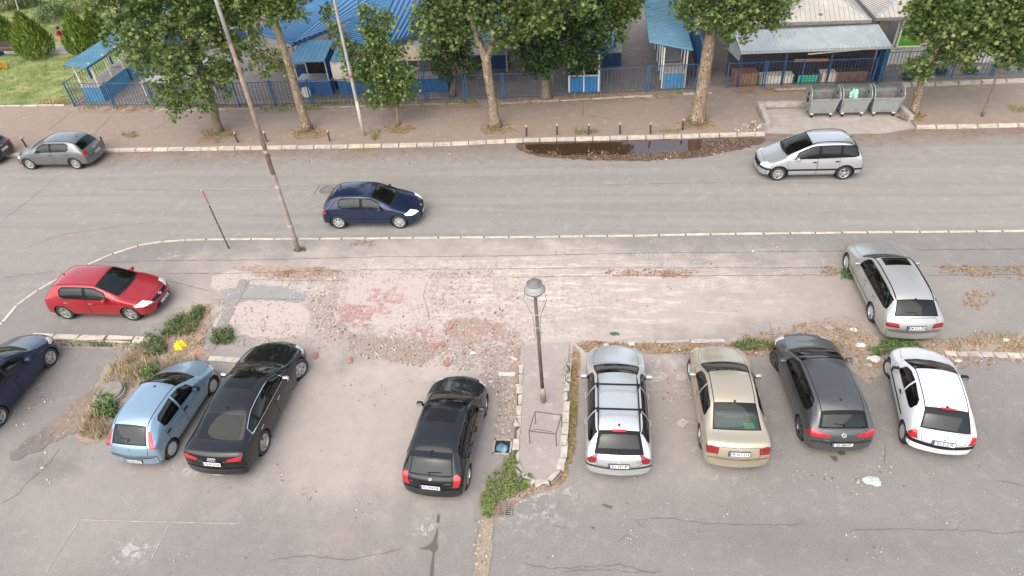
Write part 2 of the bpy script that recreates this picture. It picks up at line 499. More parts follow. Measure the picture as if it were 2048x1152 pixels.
def text_mesh(txt, size, name='lettering', sx=1.0):
    cu = bpy.data.curves.new(name, 'FONT'); cu.body = txt; cu.size = size; cu.align_x = 'CENTER'; cu.align_y = 'CENTER'
    cu.offset = size * .028; cu.resolution_u = 2
    o = bpy.data.objects.new(name, cu); COL.objects.link(o)
    dg = bpy.context.evaluated_depsgraph_get(); me = bpy.data.meshes.new_from_object(o.evaluated_get(dg), depsgraph=dg)
    bpy.data.objects.remove(o); bpy.data.curves.remove(cu); me.name = name
    if sx != 1:
        for v in me.vertices: v.co.x *= sx
    return me
def frame_at(p, n, up=Vector((0, 0, 1))):
    n = n.normalized(); x = up.cross(n).normalized(); y = n.cross(x)
    return Matrix(((x.x, y.x, n.x, p.x), (x.y, y.y, n.y, p.y), (x.z, y.z, n.z, p.z), (0, 0, 0, 1)))
def plate(root, p, n, txt, frame=True, w=.52, h=.112, euro=True):
    M = frame_at(p + n * .012, n)
    mb = MB(); mb.box((0, 0, -.006), (w + .03, h + .03, .012), M=M)
    f = mb.build('plate_frame', BLACKP, root)
    mb = MB(); mb.box((0, 0, .004), (w, h, .006), M=M); pl = mb.build('number_plate', WHITEP, root)
    if euro:
        mb = MB(); mb.box((-w / 2 + .022, 0, .0085), (.042, h - .006, .002), M=M); mb.build('plate_band', BLUEP, pl)
    me = text_mesh(txt, h * 1.02, 'plate_lettering', .86); me.transform(M @ Matrix.Translation((.02, 0, .0095)))
    obj('plate_lettering', me, pl, INK)
    return pl
def ring(mb, r, w, M, n=14, mi=0):
    mb.lathe([(r, 0), (r - w * .5, .006), (r - w, 0)], n, mi, M)
def emblem(root, kind, p, n):
    M = frame_at(p + n * .004, n); mb = MB()
    if kind == 'vw':
        ring(mb, .062, .012, M, 18)
        for a, b in (((-.03, .047), (-.0, .004)), ((.03, .047), (.0, .004)), ((-.05, .02), (-.022, -.048)), ((.05, .02), (.022, -.048)), ((-.022, -.048), (0, -.006)), ((.022, -.048), (0, -.006))):
            mb.bar(M @ Vector((a[0], a[1], .004)), M @ Vector((b[0], b[1], .004)), .010, .006, up=n)
    elif kind == 'rings':
        for k in range(4): ring(mb, .042, .010, M @ Matrix.Translation(((k - 1.5) * .058, 0, 0)), 14)
    elif kind == 'diamond':
        q = [(0, .075), (.045, 0), (0, -.075), (-.045, 0)]
        for i in range(4):
            a, b = q[i], q[(i + 1) % 4]; mb.bar(M @ Vector((a[0], a[1], .004)), M @ Vector((b[0], b[1], .004)), .022, .008, up=n)
    elif kind == 'oval':
        ring(mb, .045, .010, M, 14); mb.box((0, 0, .003), (.05, .012, .006), M=M)
    elif kind == 'two_ovals':
        mb.lathe([(.05, 0), (.045, .005), (.04, 0)], 14, 0, M @ Matrix.Scale(.62, 4, (0, 1, 0)))
        mb.lathe([(.03, 0), (.026, .005), (.022, 0)], 12, 0, M @ Matrix.Scale(.62, 4, (1, 0, 0)))
    else:
        mb.disc((0, 0, .003), .028, 14, 0, M)
    return mb.build('emblem', CHROME, root, True)

def stations(c):
    """Turns a few dimensions into the loft table: X, floor z, mid w, belt z, belt w, roof-edge w, roof-edge z, centre z"""
    L, H, cw, hd, re, tx, tz = c['L'], c['H'], c['cowl'], c['header'], c['roofend'], c['tailx'], c['tailz']
    hn, hc, bl = c['hn'], c['hc'], c['belt']; br = c.get('belt_r', bl + .03); g = c.get('tumble', .70); sl = c.get('sill', .20)
    st = [(0.0, .30, .66, hn - .24, .63, .50, hn - .19, hn - .17), (.045, sl + .02, .84, hn - .15, .81, .66, hn - .09, hn - .07),
          (.16, sl, .94, hn - .05, .90, .74, hn - .005, hn + .02), (.42, sl, .985, hn + .05, .935, .78, hn + .07, hn + .085 + c.get('hoodbulge', 0)),
          ((.42 + cw) / 2 + .04, sl, 1, (hn + hc) / 2 + .02, .945, .80, (hn + hc) / 2 + .045, (hn + hc) / 2 + .075 + c.get('hoodbulge', 0)),
          (cw, sl, 1, hc - .03, .94, .80, hc - .005, hc + .02)]
    m = (cw + hd) / 2; zm = (hc + H) / 2
    st += [(cw + .16, sl, 1, bl - .01, .94, .795, hc + .11, hc + .145), (m, sl, 1, bl, .94, .77, zm - .06, zm + .02),
           (hd, sl, 1, bl, .94, g + .01, H - .095, H - .025), ((hd * 2 + re) / 3, sl, 1, bl + .005, .945, g, H - .07, H),
           ((hd + 2 * re) / 3, sl, 1, (bl + br) / 2, .945, g, H - .075, H - .005), (re, sl + .01, .995, br, .935, g - .015, c.get('ze_end', H - .12), c.get('z_end', H - .05))]
    st += c['tail_st']
    return st

def make_car(c, loc, rz, label, z0=0.0, group=None, cat='car', name='parked_car'):
    c.setdefault('stations', stations(c)) if 'stations' in c else c.__setitem__('stations', stations(c))
    B = Body(c); w, L, H = B.w, B.L, B.H; P = c['paint']
    root = empty(name, (loc[0], loc[1], z0), rz, label, cat, group)
    spec = {'body': ('body', P, None, 0), 'gap': ('panel_gap', GAP, None, -.004)}
    gl = c.get('glass', GLASS)
    rw = c.get('wr', .315); hold = c.get('holdw', rw + .045)
    wheels = [(c['fo'], 1), (c['fo'], -1), (c['fo'] + c['wb'], 1), (c['fo'] + c['wb'], -1)]
    # ---- windscreen
    cw, hd, re = c['cowl'], c['header'], c['roofend']
    f0, f1 = cw + .05, hd - .03
    def topw(X0, X1, k0, k1, n=5):
        o = []
        for i in range(n):
            k = i / (n - 1); X = X0 + (X1 - X0) * k
            for sg in (1, -1): o.append(B.top(X, k0 + (k1 - k0) * k, sg))
        for X, k in ((X0, k0), (X1, k1)):
            for t in (-.75, -.4, 0, .4, .75): o.append(B.top(X, abs(k * t), 1 if t > 0 else -1))
        return o
    n1 = Vector((H - c['hc'], 0, hd - cw)).normalized()
    B.cut(topw(f0 - .02, f1 + .02, .93, .93), n1, 'windscreen_trim'); B.cut(topw(f0 - .02, f1 + .02, .93, .93), n1, 'windscreen', .035, ['windscreen_trim'])
    spec['windscreen'] = ('windscreen', c.get('wsglass', gl), None, -.002); spec['windscreen_trim'] = ('windscreen_trim', RUBBER, 'windscreen', .001)
    # ---- rear glass
    r0, r1, k0, k1 = c['rwin']                                          # X at top, X at bottom, half-width factors
    a, b = B.top(r0, 0), B.top(r1, 0); n2 = Vector((-(a.z - b.z), 0, a.x - b.x)).normalized()
    trim = c.get('rtrim', .03); R_ = topw(r0, r1, k0, k1)
    B.cut(R_, n2, 'rear_trim')
    inner = c.get('rwin_in')
    if inner: B.cut(topw(*inner), n2, 'rear_window', 0, ['rear_trim'])
    else: B.cut(R_, n2, 'rear_window', trim, ['rear_trim'])
    spec['rear_window'] = ('rear_window', c.get('rglass', gl), None, -.002); spec['rear_trim'] = ('window_trim', c.get('rtrimmat', RUBBER), 'rear_window', .002)
    # ---- side windows
    for sg in (1, -1):
        sd = (0, sg, .25)
        if c.get('dlo'):
            pts = []
            for xa, xb, ta, tb in c['swin']:
                for i in range(7):
                    X = xa + (xb - xa) * i / 6; hi = .92; lo = .06
                    if i == 0 and (xa, xb) == c['swin'][0][:2]: hi = ta
                    if i == 6 and (xa, xb) == c['swin'][-1][:2]: hi, lo = (tb[1], tb[0]) if isinstance(tb, tuple) else (tb, lo)
                    for t in (lo, hi): pts.append(B.side(X, t, sg))
            B.cut(pts, sd, 'dlo%d' % sg); B.cut(pts, sd, 'pil%d' % sg, .016, ['dlo%d' % sg])
            spec['dlo%d' % sg] = ('window_surround', c['dlo'], None, .003); spec['pil%d' % sg] = ('window_pillar', RUBBER, None, 0)
        for q, (xa, xb, ta, tb) in enumerate(c['swin']):
            pts = []
            for i in range(7):
                X = xa + (xb - xa) * i / 6
                lo = .10; hi = .88
                if i == 0: hi = ta
                if i == 6: hi, lo = tb if not isinstance(tb, tuple) else tb[1], (tb[0] if isinstance(tb, tuple) else lo)
                for t in (lo, hi): pts.append(B.side(X, t, sg))
            kk = 'sw%d%d' % (q, sg)
            B.cut(pts, sd, kk + 't', .02 if c.get('dlo') else 0, ['pil%d' % sg] if c.get('dlo') else None); B.cut(pts, sd, kk, .034 if c.get('dlo') else .020, [kk + 't'])
            spec[kk] = ('side_window', c.get('sglass', gl), None, -.002); spec[kk + 't'] = ('window_trim', c.get('swtrim', RUBBER), kk, .002)
        # doors
        for q, D in enumerate(c['doors']):
            X0, X1 = D[0], D[1]; zb = c.get('doorz', .30); zt = c['belt'] + .03
            cut0 = D[3] if len(D) > 3 else 0
            pts = [B.hit('s', X0, zt, sg)[0], B.hit('s', X0 + .01, zb, sg)[0], B.hit('s', X1 - cut0, zb, sg)[0], B.hit('s', X1, zb + (.30 if cut0 else .0), sg)[0], B.hit('s', X1, zt, sg)[0]]
            kk = 'door%d%d' % (q, sg)
            B.cut(pts, (0, sg, 0), 'gap', 0, ['body', 'gap']); B.cut(pts, (0, sg, 0), kk, .010, ['gap'])
            spec[kk] = ('door', P, None, 0)
        # side moulding
        if c.get('strip'):
            z0_, z1_, X0, X1 = c['strip']
            B.cut([B.hit('s', X, z, sg)[0] for X in (X0, X1) for z in (z0_, z1_)], (0, sg, 0), 'strip%d' % sg, 0, ['body', 'gap'] + ['door%d%d' % (q, sg) for q in range(len(c['doors']))])
            spec['strip%d' % sg] = ('side_moulding', c.get('stripmat', BLACKP), None, .008)
    # ---- bonnet
    bo = []
    for t in (-1, -.6, 0, .6, 1): bo.append(B.hit('t', cw - .02, abs(t) * w * .76, 1 if t > 0 else -1)[0]); bo.append(B.hit('t', c.get('bonnet0', .24), abs(t) * w * .60, 1 if t > 0 else -1)[0])
    bo += [B.hit('t', .75, w * .74, s_)[0] for s_ in (1, -1)]
    B.cut(bo, (0, 0, 1), 'gap', 0, ['body']); B.cut(bo, (0, 0, 1), 'bonnet', .010, ['gap']); spec['bonnet'] = ('bonnet', P, None, 0)
    if c.get('cowlstrip', True):
        cs = [B.top(X, k, s_) for s_ in (1, -1) for X, k in ((cw - .015, .9), (cw - .015, .45), (cw - .015, 0), (cw + .035, .93), (cw + .035, .5), (cw + .035, 0))]
        B.cut(cs, (0.2, 0, 1), 'cowl', 0, ['body', 'gap', 'windscreen_trim']); spec['cowl'] = ('cowl_panel', BLACKP, None, .002)
    if c.get('gate', True):
        zt = (c['tailz'] if not c.get('saloon') else c['tailz'] - .06); yb = .62 * w
        tg = [B.hit('r', y, z, s_)[0] for s_ in (1, -1) for y, z in ((yb, .61), (yb + .05, zt - .10), (.3, .61), (yb * .95, zt - .03))]
        B.cut(tg, (-1, 0, .15), 'gap', 0, ['body']); B.cut(tg, (-1, 0, .15), 'gate', .012, ['gap']); spec['gate'] = ('tailgate' if not c.get('saloon') else 'boot_lid', P, None, 0)
        for kk, kd, dd in (('rb', 'r', -1), ('fb', 'f', 1)):
            bp = [B.hit(kd, y, z, s_)[0] for s_ in (1, -1) for y, z in ((.0, .585), (.7 * w, .585), (.88 * w, .57), (.88 * w, .25), (0, .25))]
            B.cut(bp, (dd, 0, 0), 'gap', 0, ['body', 'gap']); B.cut(bp, (dd, 0, 0), kk, .008, ['gap']); spec[kk] = ('bumper', P, None, .012)
    # ---- sunroof
    if c.get('sunroof'):
        xs, xe, hw = c['sunroof']
        pts = [B.hit('t', X, hw, s_)[0] for X in (xs, xe) for s_ in (1, -1)]
        B.cut(pts, (0, 0, 1), 'gap', 0, ['body']); B.cut(pts, (0, 0, 1), 'sunroof', .012, ['gap']); spec['sunroof'] = ('sunroof', c.get('sunmat', GLASS_DARK), None, 0)
    # roof ditch lines
    if c.get('ditch', True):
        for sg in (1, -1):
            x0, x1 = hd + .03, re - .02; y = w * (c.get('tumble', .70)) * .90
            pts = [B.hit('t', x0, y - .012, sg)[0], B.hit('t', x0, y + .012, sg)[0], B.hit('t', x1, y - .012 - .01, sg)[0], B.hit('t', x1, y + .012 - .01, sg)[0]]
            B.cut(pts, (0, 0, 1), 'gap', 0, ['body'])
    # ---- extra cuts: list of (name, material, direction, points, parent offset, from)
    for i, E in enumerate(c.get('cuts', [])):
        nm, mt, d, pts, off = E[:5]; both = E[5] if len(E) > 5 else True
        for sg in ((1, -1) if both else (1,)):
            pp = []
            for q in pts: pp.append(B.hit(q[0], q[1], q[2], sg)[0])
            if not both: pp += [B.hit(q[0], q[1], q[2], -1)[0] for q in pts]
            kk = '%s_%d_%d' % (nm, i, sg)
            B.cut(pp, (d[0], d[1] * sg, d[2]), kk)
            spec[kk] = (nm, mt, None, off)
    # ---- wheel arches
    for X, sg in wheels:
        cx = B.lx(X); 
        if c.get('archtrim'):
            pts = [Vector((cx + (hold + .05) * math.cos(a), sg * w, rw + (hold + .05) * math.sin(a))) for a in [i * 2 * math.pi / 22 for i in range(22)]]
            B.cut(pts, (0, sg, 0), 'arch%d%d' % (int(X * 10), sg)); spec['arch%d%d' % (int(X * 10), sg)] = ('arch_trim', BLACKP, None, .006)
        pts = [Vector((cx + hold * math.cos(a), sg * w, rw + hold * math.sin(a))) for a in [i * 2 * math.pi / 26 for i in range(26)]]
        B.cut(pts, (0, sg, 0), 'hole')
    surf = B
    # helper add-ons
    def place(kind, a, b, sg=1): return B.hit(kind, a, b, sg)
    adds = []
    # handles
    hp = []
    for X, z in c['handles']:
        for sg in (1, -1): hp.append((place('s', X, z, sg), sg))
    for (p, n), sg in hp:
        mb = MB(); mb.box((p.x, p.y + sg * .018, p.z), (.17, .026, .028)); mb.build('door_handle', c.get('handlemat', P), root)
        mb = MB(); mb.box((p.x, p.y + sg * .002, p.z), (.11, .008, .055)); mb.build('handle_recess', GAP, root)
    # plates, emblem, from the rear and front surfaces
    if c.get('plate'):
        p, n = place('r', 0, c.get('platez', .72)); n = Vector((n.x, 0, max(.0, n.z))).normalized(); plate(root, p + n * .01, n, c['plate'])
    if c.get('fplate'):
        p, n = place('f', 0, c.get('fplatez', .42)); n = Vector((n.x, 0, max(0, n.z))).normalized(); plate(root, p + n * .015, n, c['fplate'])
    if c.get('emblem'):
        p, n = place('r', 0, c['emblemz']); emblem(root, c['emblem'], p, n)
        p, n = place('f', 0, c.get('femblemz', .62)); emblem(root, c['emblem'], p, n)
    for (y, z, txt, hgt) in c.get('badges', []):
        p, n = place('r', abs(y), z, 1 if y > 0 else -1); me = text_mesh(txt, hgt, 'badge', .9); me.transform(frame_at(p + n * .006, n)); obj('badge', me, root, CHROME)
    # wipers
    if c.get('rwiper'):
        X, t0, t1 = c['rwiper']; pts = [B.top(X + .02, 0) + n2 * .03, B.top(X - .03, abs(t0), 1 if t0 > 0 else -1) + n2 * .03, B.top(X - .05, abs(t1), 1 if t1 > 0 else -1) + n2 * .02]
        MB().tube(pts, [.014, .010, .006], 6).build('rear_wiper', BLACKP, root)
    for y0, y1 in ((.05, .62), (-.55, .02)):
        pts = [B.top(cw + .06, abs(y0) * .9, 1 if y0 < 0 else -1) + n1 * .02, B.top(cw + .10, abs(y1) * .9, -1 if y1 > 0 else 1) + n1 * .018]
        MB().tube(pts, [.012, .007], 5).build('wiper', BLACKP, root)
    # aerial
    if c.get('aerial'):
        X, hh = c['aerial'][:2]; p, n = place('t', X, 0)
        mb = MB(); mb.lathe([(.032, -.01), (.028, .02), (.008, .035)], 10, M=Matrix.Translation(p)); mb.tube([p + Vector((0, 0, .02)), p + Vector((-.9 * hh, 0, hh * .75))], [.007, .004], 5)
        mb.build('aerial', BLACKP, root)
    # mirrors
    for sg in (1, -1):
        X = c.get('mirrorX', cw + .38); p = B.side(X, .06, sg); mm = c.get('mirrormat', P)
        M = Matrix.Translation(p + Vector((0, sg * .10, .05)))
        me = rbox((0, 0, 0), (.12, .19, .14), M, crease=.34); mo = obj('wing_mirror', me, root, mm)
        mb = MB(); mb.box((-.068, 0, 0), (.006, .165, .10), M=M); mb.build('mirror_glass', CHROME, mo)
        mb = MB(); mb.bar(p + Vector((0, -sg * .02, .0)), p + Vector((0, sg * .08, .02)), .05, .03); mb.build('mirror_arm', BLACKP, mo)
    # wheels
    tyre, rim = wheel_meshes(c.get('wheel', 'five'), rw)
    if not tyre.materials: tyre.materials.append(TYRE)
    for X, sg in wheels:
        st_ = c.get('steer', 0) if X == c['fo'] else 0
        wo = bpy.data.objects.new('wheel', tyre); COL.objects.link(wo); wo.parent = root
        wo.location = (B.lx(X), sg * (w - .115), rw); wo.rotation_euler = (R(-90) * sg, random.uniform(0, 1), 0) ; wo.rotation_mode = 'XYZ'
        wo.rotation_euler = (R(-90) * sg, 0, st_)
        rm = rim.copy(); rm.materials.clear(); rm.materials.append(c.get('rimmat', ALLOY)); rm.materials.append(TYREW)
        ro = bpy.data.objects.new('rim', rm); COL.objects.link(ro); ro.parent = wo; ro.rotation_euler = (0, 0, random.uniform(0, 1.2))
        # wheel housing
        mb = MB(); mb.lathe([(hold + .004, w - .03), (hold + .004, w - .36), (.01, w - .36)], 26, M=Matrix.Translation((B.lx(X), 0, rw)) @ Matrix.Rotation(R(-90) * sg, 4, 'X'))
        mb.v = [(x_, y_, max(.14, z_)) for x_, y_, z_ in mb.v]
        mb.build('wheel_housing', TYREW, root)
    # cabin
    it = c.get('inter', INTER)
    cab = MB(); zf = .34
    x0, x1 = B.lx(cw + .1), B.lx(min(L - .35, c['rwin'][1] + .0)); ww = w * .86; zt = c['belt'] - .10
    cab.add([(x0, -ww, zf), (x0, ww, zf), (x1, ww, zf), (x1, -ww, zf), (x0, -ww, zt), (x0, ww, zt), (x1, ww, zt), (x1, -ww, zt)],
            [(0, 1, 2, 3), (0, 1, 5, 4), (1, 2, 6, 5), (2, 3, 7, 6), (3, 0, 4, 7)])
    cab.build('cabin_lining', c.get('lining', plain('cabin_lining', (.02, .02, .022), .9)), root)
    mb = MB(); mb.box((x0 - .18, 0, c['belt'] - .06), (.40, ww * 1.95, .16)); mb.build('dashboard', plain('dashboard', (.03, .03, .032), .8), root)
    if c.get('shelf'):
        X0, X1, z = c['shelf']; mb = MB(); mb.box(((B.lx(X0) + B.lx(X1)) / 2, 0, z), (abs(X1 - X0), ww * 1.8, .03)); mb.build('parcel_shelf', c.get('shelfmat', plain('parcel_shelf', (.06, .06, .06), .9)), root)
    sx = B.lx(hd + .35)
    for y in (.36, -.36):
        se = empty('front_seat', (0, 0, 0), parent=root)
        obj('seat_cushion', rbox((sx + .22, y * w / .88, .52), (.50, .46, .18)), se, it)
        obj('seat_back', rbox((sx - .10, y * w / .88, .80), (.16, .44, .58)), se, it); obj('headrest', rbox((sx - .16, y * w / .88, H - .30), (.10, .25, .17)), se, it)
    se = empty('rear_seat', (0, 0, 0), parent=root); sx2 = sx - .88
    obj('seat_cushion', rbox((sx2 + .20, 0, .52), (.46, ww * 1.7, .18)), se, it); obj('seat_back', rbox((sx2 - .10, 0, .80), (.16, ww * 1.7, .50)), se, it)
    for y in (.38, -.38): obj('headrest', rbox((sx2 - .15, y * w / .88, H - .37), (.09, .25, .15)), se, it)
    mb = MB(); T = Matrix.Translation((x0 - .46, c.get('drv', .36), c['belt'] - .03)) @ Matrix.Rotation(R(-65), 4, 'Y')
    mb.lathe([(.18, 0), (.19, .012), (.18, .024), (.17, .012)], 18, M=T, close=True); mb.build('steering_wheel', BLACKP, root)
    made = B.emit(root, spec)
    if 'gap' in made: made['gap']['kind'] = 'stuff'
    return root, B, made
# ------------------------------------------------------------------ the cars of the photograph
def hatch_tail(L, re, tx, tz, br, w_=.93, low=.86):
    return [(tx, .21, .975, br - .02, .915, .76, tz - .05, tz), (L - .07, .23, .955, low - .06, .905, .76, low - .02, low), (L - .02, .24, .93, .66, .885, .72, .70, .715), (L, .30, .76, .50, .73, .55, .54, .56)]
def sedan_tail(L, tx, tz, br, dz):
    return [(tx, .21, .99, br - .01, .93, .80, tz - .03, tz), ((tx + L - .12) / 2, .21, .98, dz - .05, .925, .80, dz - .01, dz + .015), (L - .16, .22, .965, dz - .06, .92, .80, dz - .02, dz + .01), (L - .09, .23, .955, dz - .18, .91, .78, dz - .13, dz - .11), (L - .02, .24, .93, .64, .89, .74, .69, .705), (L, .30, .78, .48, .75, .58, .53, .55)]
def head(X0, X1, z0, z1, yf, mat, z2=None):
    """headlamp outline: side pts and front pts"""
    return ('headlight', mat, (1, .75, .35), [('s', X1, z1), ('s', X1 - .06, z0 + .03), ('s', X0, z0), ('f', yf, z0 - .02 if z2 is None else z2), ('f', yf + .05, z1 - .04), ('t', X0 + .10, yf + .12)], .004)
DZ = dict(hn=.72, hc=.98, belt=.92, sill=.20)

def fleet():
    # ---------- red five-door hatchback
    g5 = dict(W=1.76, L=4.20, H=1.475, wb=2.578, fo=.87, cowl=1.07, header=1.86, roofend=3.68, tailx=4.03, tailz=.99, hn=.70, hc=.985, belt=.915, belt_r=.96, wr=.32)
    g5['tail_st'] = hatch_tail(4.20, 3.68, 4.03, .99, .96)
    g5.update(rwin=(3.73, 4.03, .90, .95), swin=[(1.36, 2.30, .14, .94), (2.36, 3.34, .94, (.20, .74))], doors=[(1.20, 2.33), (2.33, 3.28, 0, .25)], handles=[(2.20, .80), (3.12, .83)], mirrorX=1.42, dlo=RUBBER)
    rl5 = ('rear_light', RED_LENS, (-1, .8, .1), [('r', .52, .86), ('r', .50, .74), ('s', 3.93, .72), ('s', 3.86, .80), ('s', 3.95, .92), ('r', .70, .91)], .005)
    grille = ('grille', BLACKP, (1, 0, .3), [('f', .46, .66), ('f', .44, .58), ('f', 0, .57), ('f', 0, .665)], .003, False)
    low = ('lower_grille', BLACKP, (1, 0, .1), [('f', .40, .42), ('f', .50, .28), ('f', 0, .27), ('f', 0, .43)], .003, False)
    red = dict(g5, paint=paint('red_paint', (.34, .006, .016), .25, .28, .18), wheel='ten', rimmat=ALLOY, handlemat=CHROME, emblem='vw', emblemz=.80, femblemz=.64,
               cuts=[head(.30, .62, .60, .70, .44, HEAD), rl5, grille, low], fplate='SU 062-BL', fplatez=.40, aerial=(3.45, .12), ditch=True, sglass=GLASS_DARK)
    c0 = G(134, 637); c1 = G(267, 640); m = (c0 + c1) / 2
    make_car(red, (m.x + .09, m.y + .80), 0.0, 'red five-door hatchback parked alone beside the curved kerb')
    # ---------- grey three-door hatchback (rear to us)
    gry = dict(g5, paint=paint('grey_paint', (.075, .077, .080), .6, .34, .22), wheel='darkfive', rimmat=DALLOY, wr=.325, swin=[(1.36, 2.44, .14, .94), (2.50, 3.50, .94, (.24, .66))], doors=[(1.20, 2.52)], handles=[(2.36, .81)],
               emblem='vw', emblemz=.83, steer=.35, plate='02·384-FI', platez=.55, cuts=[head(.30, .62, .60, .70, .44, HEAD), rl5, ('inner_light', RED_LENS, (-1, .2, .1), [('r', .33, .83), ('r', .33, .76), ('r', .49, .75), ('r', .49, .85)], .004), grille, low], aerial=(3.42, .06),
               badges=[(.42, .665, 'Golf', .06), (-.5, .70, 'TDI', .045)], swtrim=RUBBER, rwin_in=(3.80, 4.00, .80, .84), rwiper=(4.0, -.05, .35))
    make_car(gry, (6.50, 13.80), R(93), 'dark grey three-door hatchback with dark wheels between the beige saloon and the white car')
    # ---------- dark blue hatchback driving
    dbl = dict(g5, paint=paint('navy_paint', (.005, .015, .055), .35, .24, .10), wheel='seven', rimmat=HUBCAP, sglass=GLASS, emblem='vw', emblemz=.8, femblemz=.64, fplate='02·117-EK', fplatez=.42,
               cuts=[head(.30, .60, .60, .71, .42, HEAD_ON), rl5, grille, low], drv=.36)
    c0 = G(680.4, 456.7, -.06); c1 = G(801, 456, -.06); m = (c0 + c1) / 2
    make_car(dbl, (m.x, m.y + .80), R(1), 'navy blue hatchback driving along the street with its headlights on', z0=-.06, name='moving_car')
    # ---------- older grey hatchback by the far kerb
    g4 = dict(g5, L=4.15, W=1.735, H=1.44, wb=2.511, fo=.83, roofend=3.62, tailx=3.92, tailz=.98, wr=.315, hn=.70)
    g4['tail_st'] = hatch_tail(4.15, 3.62, 3.92, .98, .95, low=.90)
    g4.update(rwin=(3.67, 3.93, .92, .95), paint=paint('steel_grey_paint', (.155, .165, .175), .6, .32, .3), wheel='mesh', rimmat=ALLOY, sglass=GLASS_DARK, emblem='vw', emblemz=.80, plate='KM 075-ĆU', platez=.62, swin=[(1.36, 2.26, .14, .94), (2.32, 3.30, .94, (.2, .75))],
              doors=[(1.20, 2.29), (2.29, 3.2, 0, .22)], handles=[(2.16, .79), (3.05, .81)], aerial=(3.4, .3),
              cuts=[head(.24, .52, .58, .70, .46, HEAD), ('rear_light', RED_LENS, (-1, .8, .1), [('r', .55, .92), ('r', .55, .72), ('s', 4.00, .70), ('s', 3.92, .78), ('s', 3.93, .92)], .005), grille, low])
    c0 = G(159, 337, -.06); c1 = G(65, 339, -.06); m = (c0 + c1) / 2
    make_car(g4, (m.x, m.y + .78), R(180.5), 'steel grey hatchback with mesh wheels parked by the far kerb', z0=-.06)
    # ---------- dark car cut by the left border
    dk = dict(g4, paint=paint('charcoal_paint', (.018, .019, .022), .4, .3, .2), wheel='hub', rimmat=HUBCAP, plate='KM 031-NT', platez=.62, emblem='oval')
    make_car(dk, (-32.30, 28.50), R(183), 'dark hatchback cut by the left edge, parked in front of the steel grey one', z0=-.06)
    # ---------- silver people carrier driving
    zf = dict(W=1.742, L=4.317, H=1.66, wb=2.694, fo=.80, cowl=1.00, header=1.98, roofend=3.80, tailx=4.18, tailz=1.05, hn=.76, hc=1.08, belt=.98, belt_r=1.03, wr=.315, tumble=.72, sill=.20)
    zf['tail_st'] = hatch_tail(4.317, 3.8, 4.18, 1.05, 1.03, low=.90)
    zf.update(rwin=(3.84, 4.17, .90, .95), swin=[(1.22, 2.28, .12, .94), (2.34, 3.20, .94, .94), (3.24, 4.00, .94, (.25, .66))], doors=[(1.12, 2.31), (2.31, 3.22, 0, .2)], handles=[(2.2, .86), (3.1, .88)], handlemat=BLACKP,
              paint=paint('silver_paint', (.52, .53, .54), .65, .30, .12), wheel='five', rimmat=ALLOY, strip=(.48, .56, .45, 4.0), archtrim=True, rails=(1.95, 3.75), mirrorX=1.34, dlo=RUBBER, aerial=(3.7, .25), sglass=GLASS,
              emblem='oval', emblemz=.9, femblemz=.70, drv=.36, ditch=False, fplate='02·553-DJ', fplatez=.45,
              cuts=[head(.22, .48, .62, .76, .44, HEAD_ON), ('indicator', AMBER, (1, .8, .3), [('s', .50, .70), ('s', .50, .64), ('s', .42, .63), ('s', .42, .71)], .006), ('rear_light', RED_LENS, (-1, .7, .0), [('r', .68, 1.0), ('r', .66, .66), ('s', 4.16, .66), ('s', 4.10, 1.02)], .005),
                    ('bumper_strip', BLACKP, (1, 0, 0), [('f', .62, .58), ('f', .62, .50), ('f', 0, .50), ('f', 0, .58)], .012, False), ('bumper_strip', BLACKP, (1, 1.2, 0), [('f', .6, .58), ('f', .6, .50), ('s', .46, .50), ('s', .46, .58)], .012),
                    ('bumper_strip', BLACKP, (-1, 1.2, 0), [('r', .5, .56), ('r', .5, .49), ('s', 3.95, .49), ('s', 3.95, .56)], .012), grille])
    c0 = G(1683.7, 357.6, -.06); c1 = G(1551, 361, -.06); m = (c0 + c1) / 2
    r, B, _ = make_car(zf, (m.x, m.y + .79), R(181.5), 'silver people carrier driving past the bins with black roof rails and side strip', z0=-.06, name='moving_car')
    rails(r, B, zf)
    # ---------- silver estate, sunroof, nose to the street
    me = dict(W=1.80, L=4.68, H=1.49, wb=2.66, fo=.84, cowl=1.32, header=1.96, roofend=4.06, tailx=4.48, tailz=1.0, hn=.68, hc=.98, belt=.91, belt_r=.95, wr=.315, tumble=.68, nose=.16)
    me['tail_st'] = hatch_tail(4.68, 4.06, 4.48, 1.0, .95, low=.86)
    me.update(dlo=CHROME, rwin=(4.10, 4.46, .88, .93), swin=[(1.62, 2.56, .15, .94), (2.62, 3.42, .94, .94), (3.47, 4.20, .94, (.22, .5))], doors=[(1.50, 2.59), (2.59, 3.46, 0, .3)], handles=[(2.45, .80), (3.3, .82)], mirrorX=1.68, sglass=GLASS_DARK, rglass=GLASS_DARK,
              paint=paint('pale_silver_paint', (.41, .405, .385), .55, .36, .3), wheel='six', rimmat=HUBCAP, sunroof=(2.04, 2.50, .40), strip=(.46, .52, .95, 3.5), stripmat=paint('strip_grey', (.22, .23, .23), .3, .4), plate='KM 012-ZN', platez=.70, rails=(2.0, 4.0), emblem='star', emblemz=.88, aerial=(4.05, .07), steer=.0,
              cuts=[head(.20, .42, .55, .68, .46, HEAD), ('rear_light', DARK_RED, (-1, .6, .1), [('r', .50, .80), ('r', .46, .66), ('s', 4.52, .66), ('s', 4.46, .76), ('r', .74, .82)], .005), ('bumper_strip', paint('bumper_grey', (.13, .13, .12), .2, .4), (-1, 0, 0), [('r', .74, .58), ('r', .74, .50), ('r', 0, .50), ('r', 0, .58)], .01, False)], rwiper=(4.42, .05, .5))
    r, B, _ = make_car(me, (9.83, 18.66), R(91.0), 'pale silver estate car with a sunroof, parked at right beyond the rubbish strip')
    rails(r, B, me, flush=True)
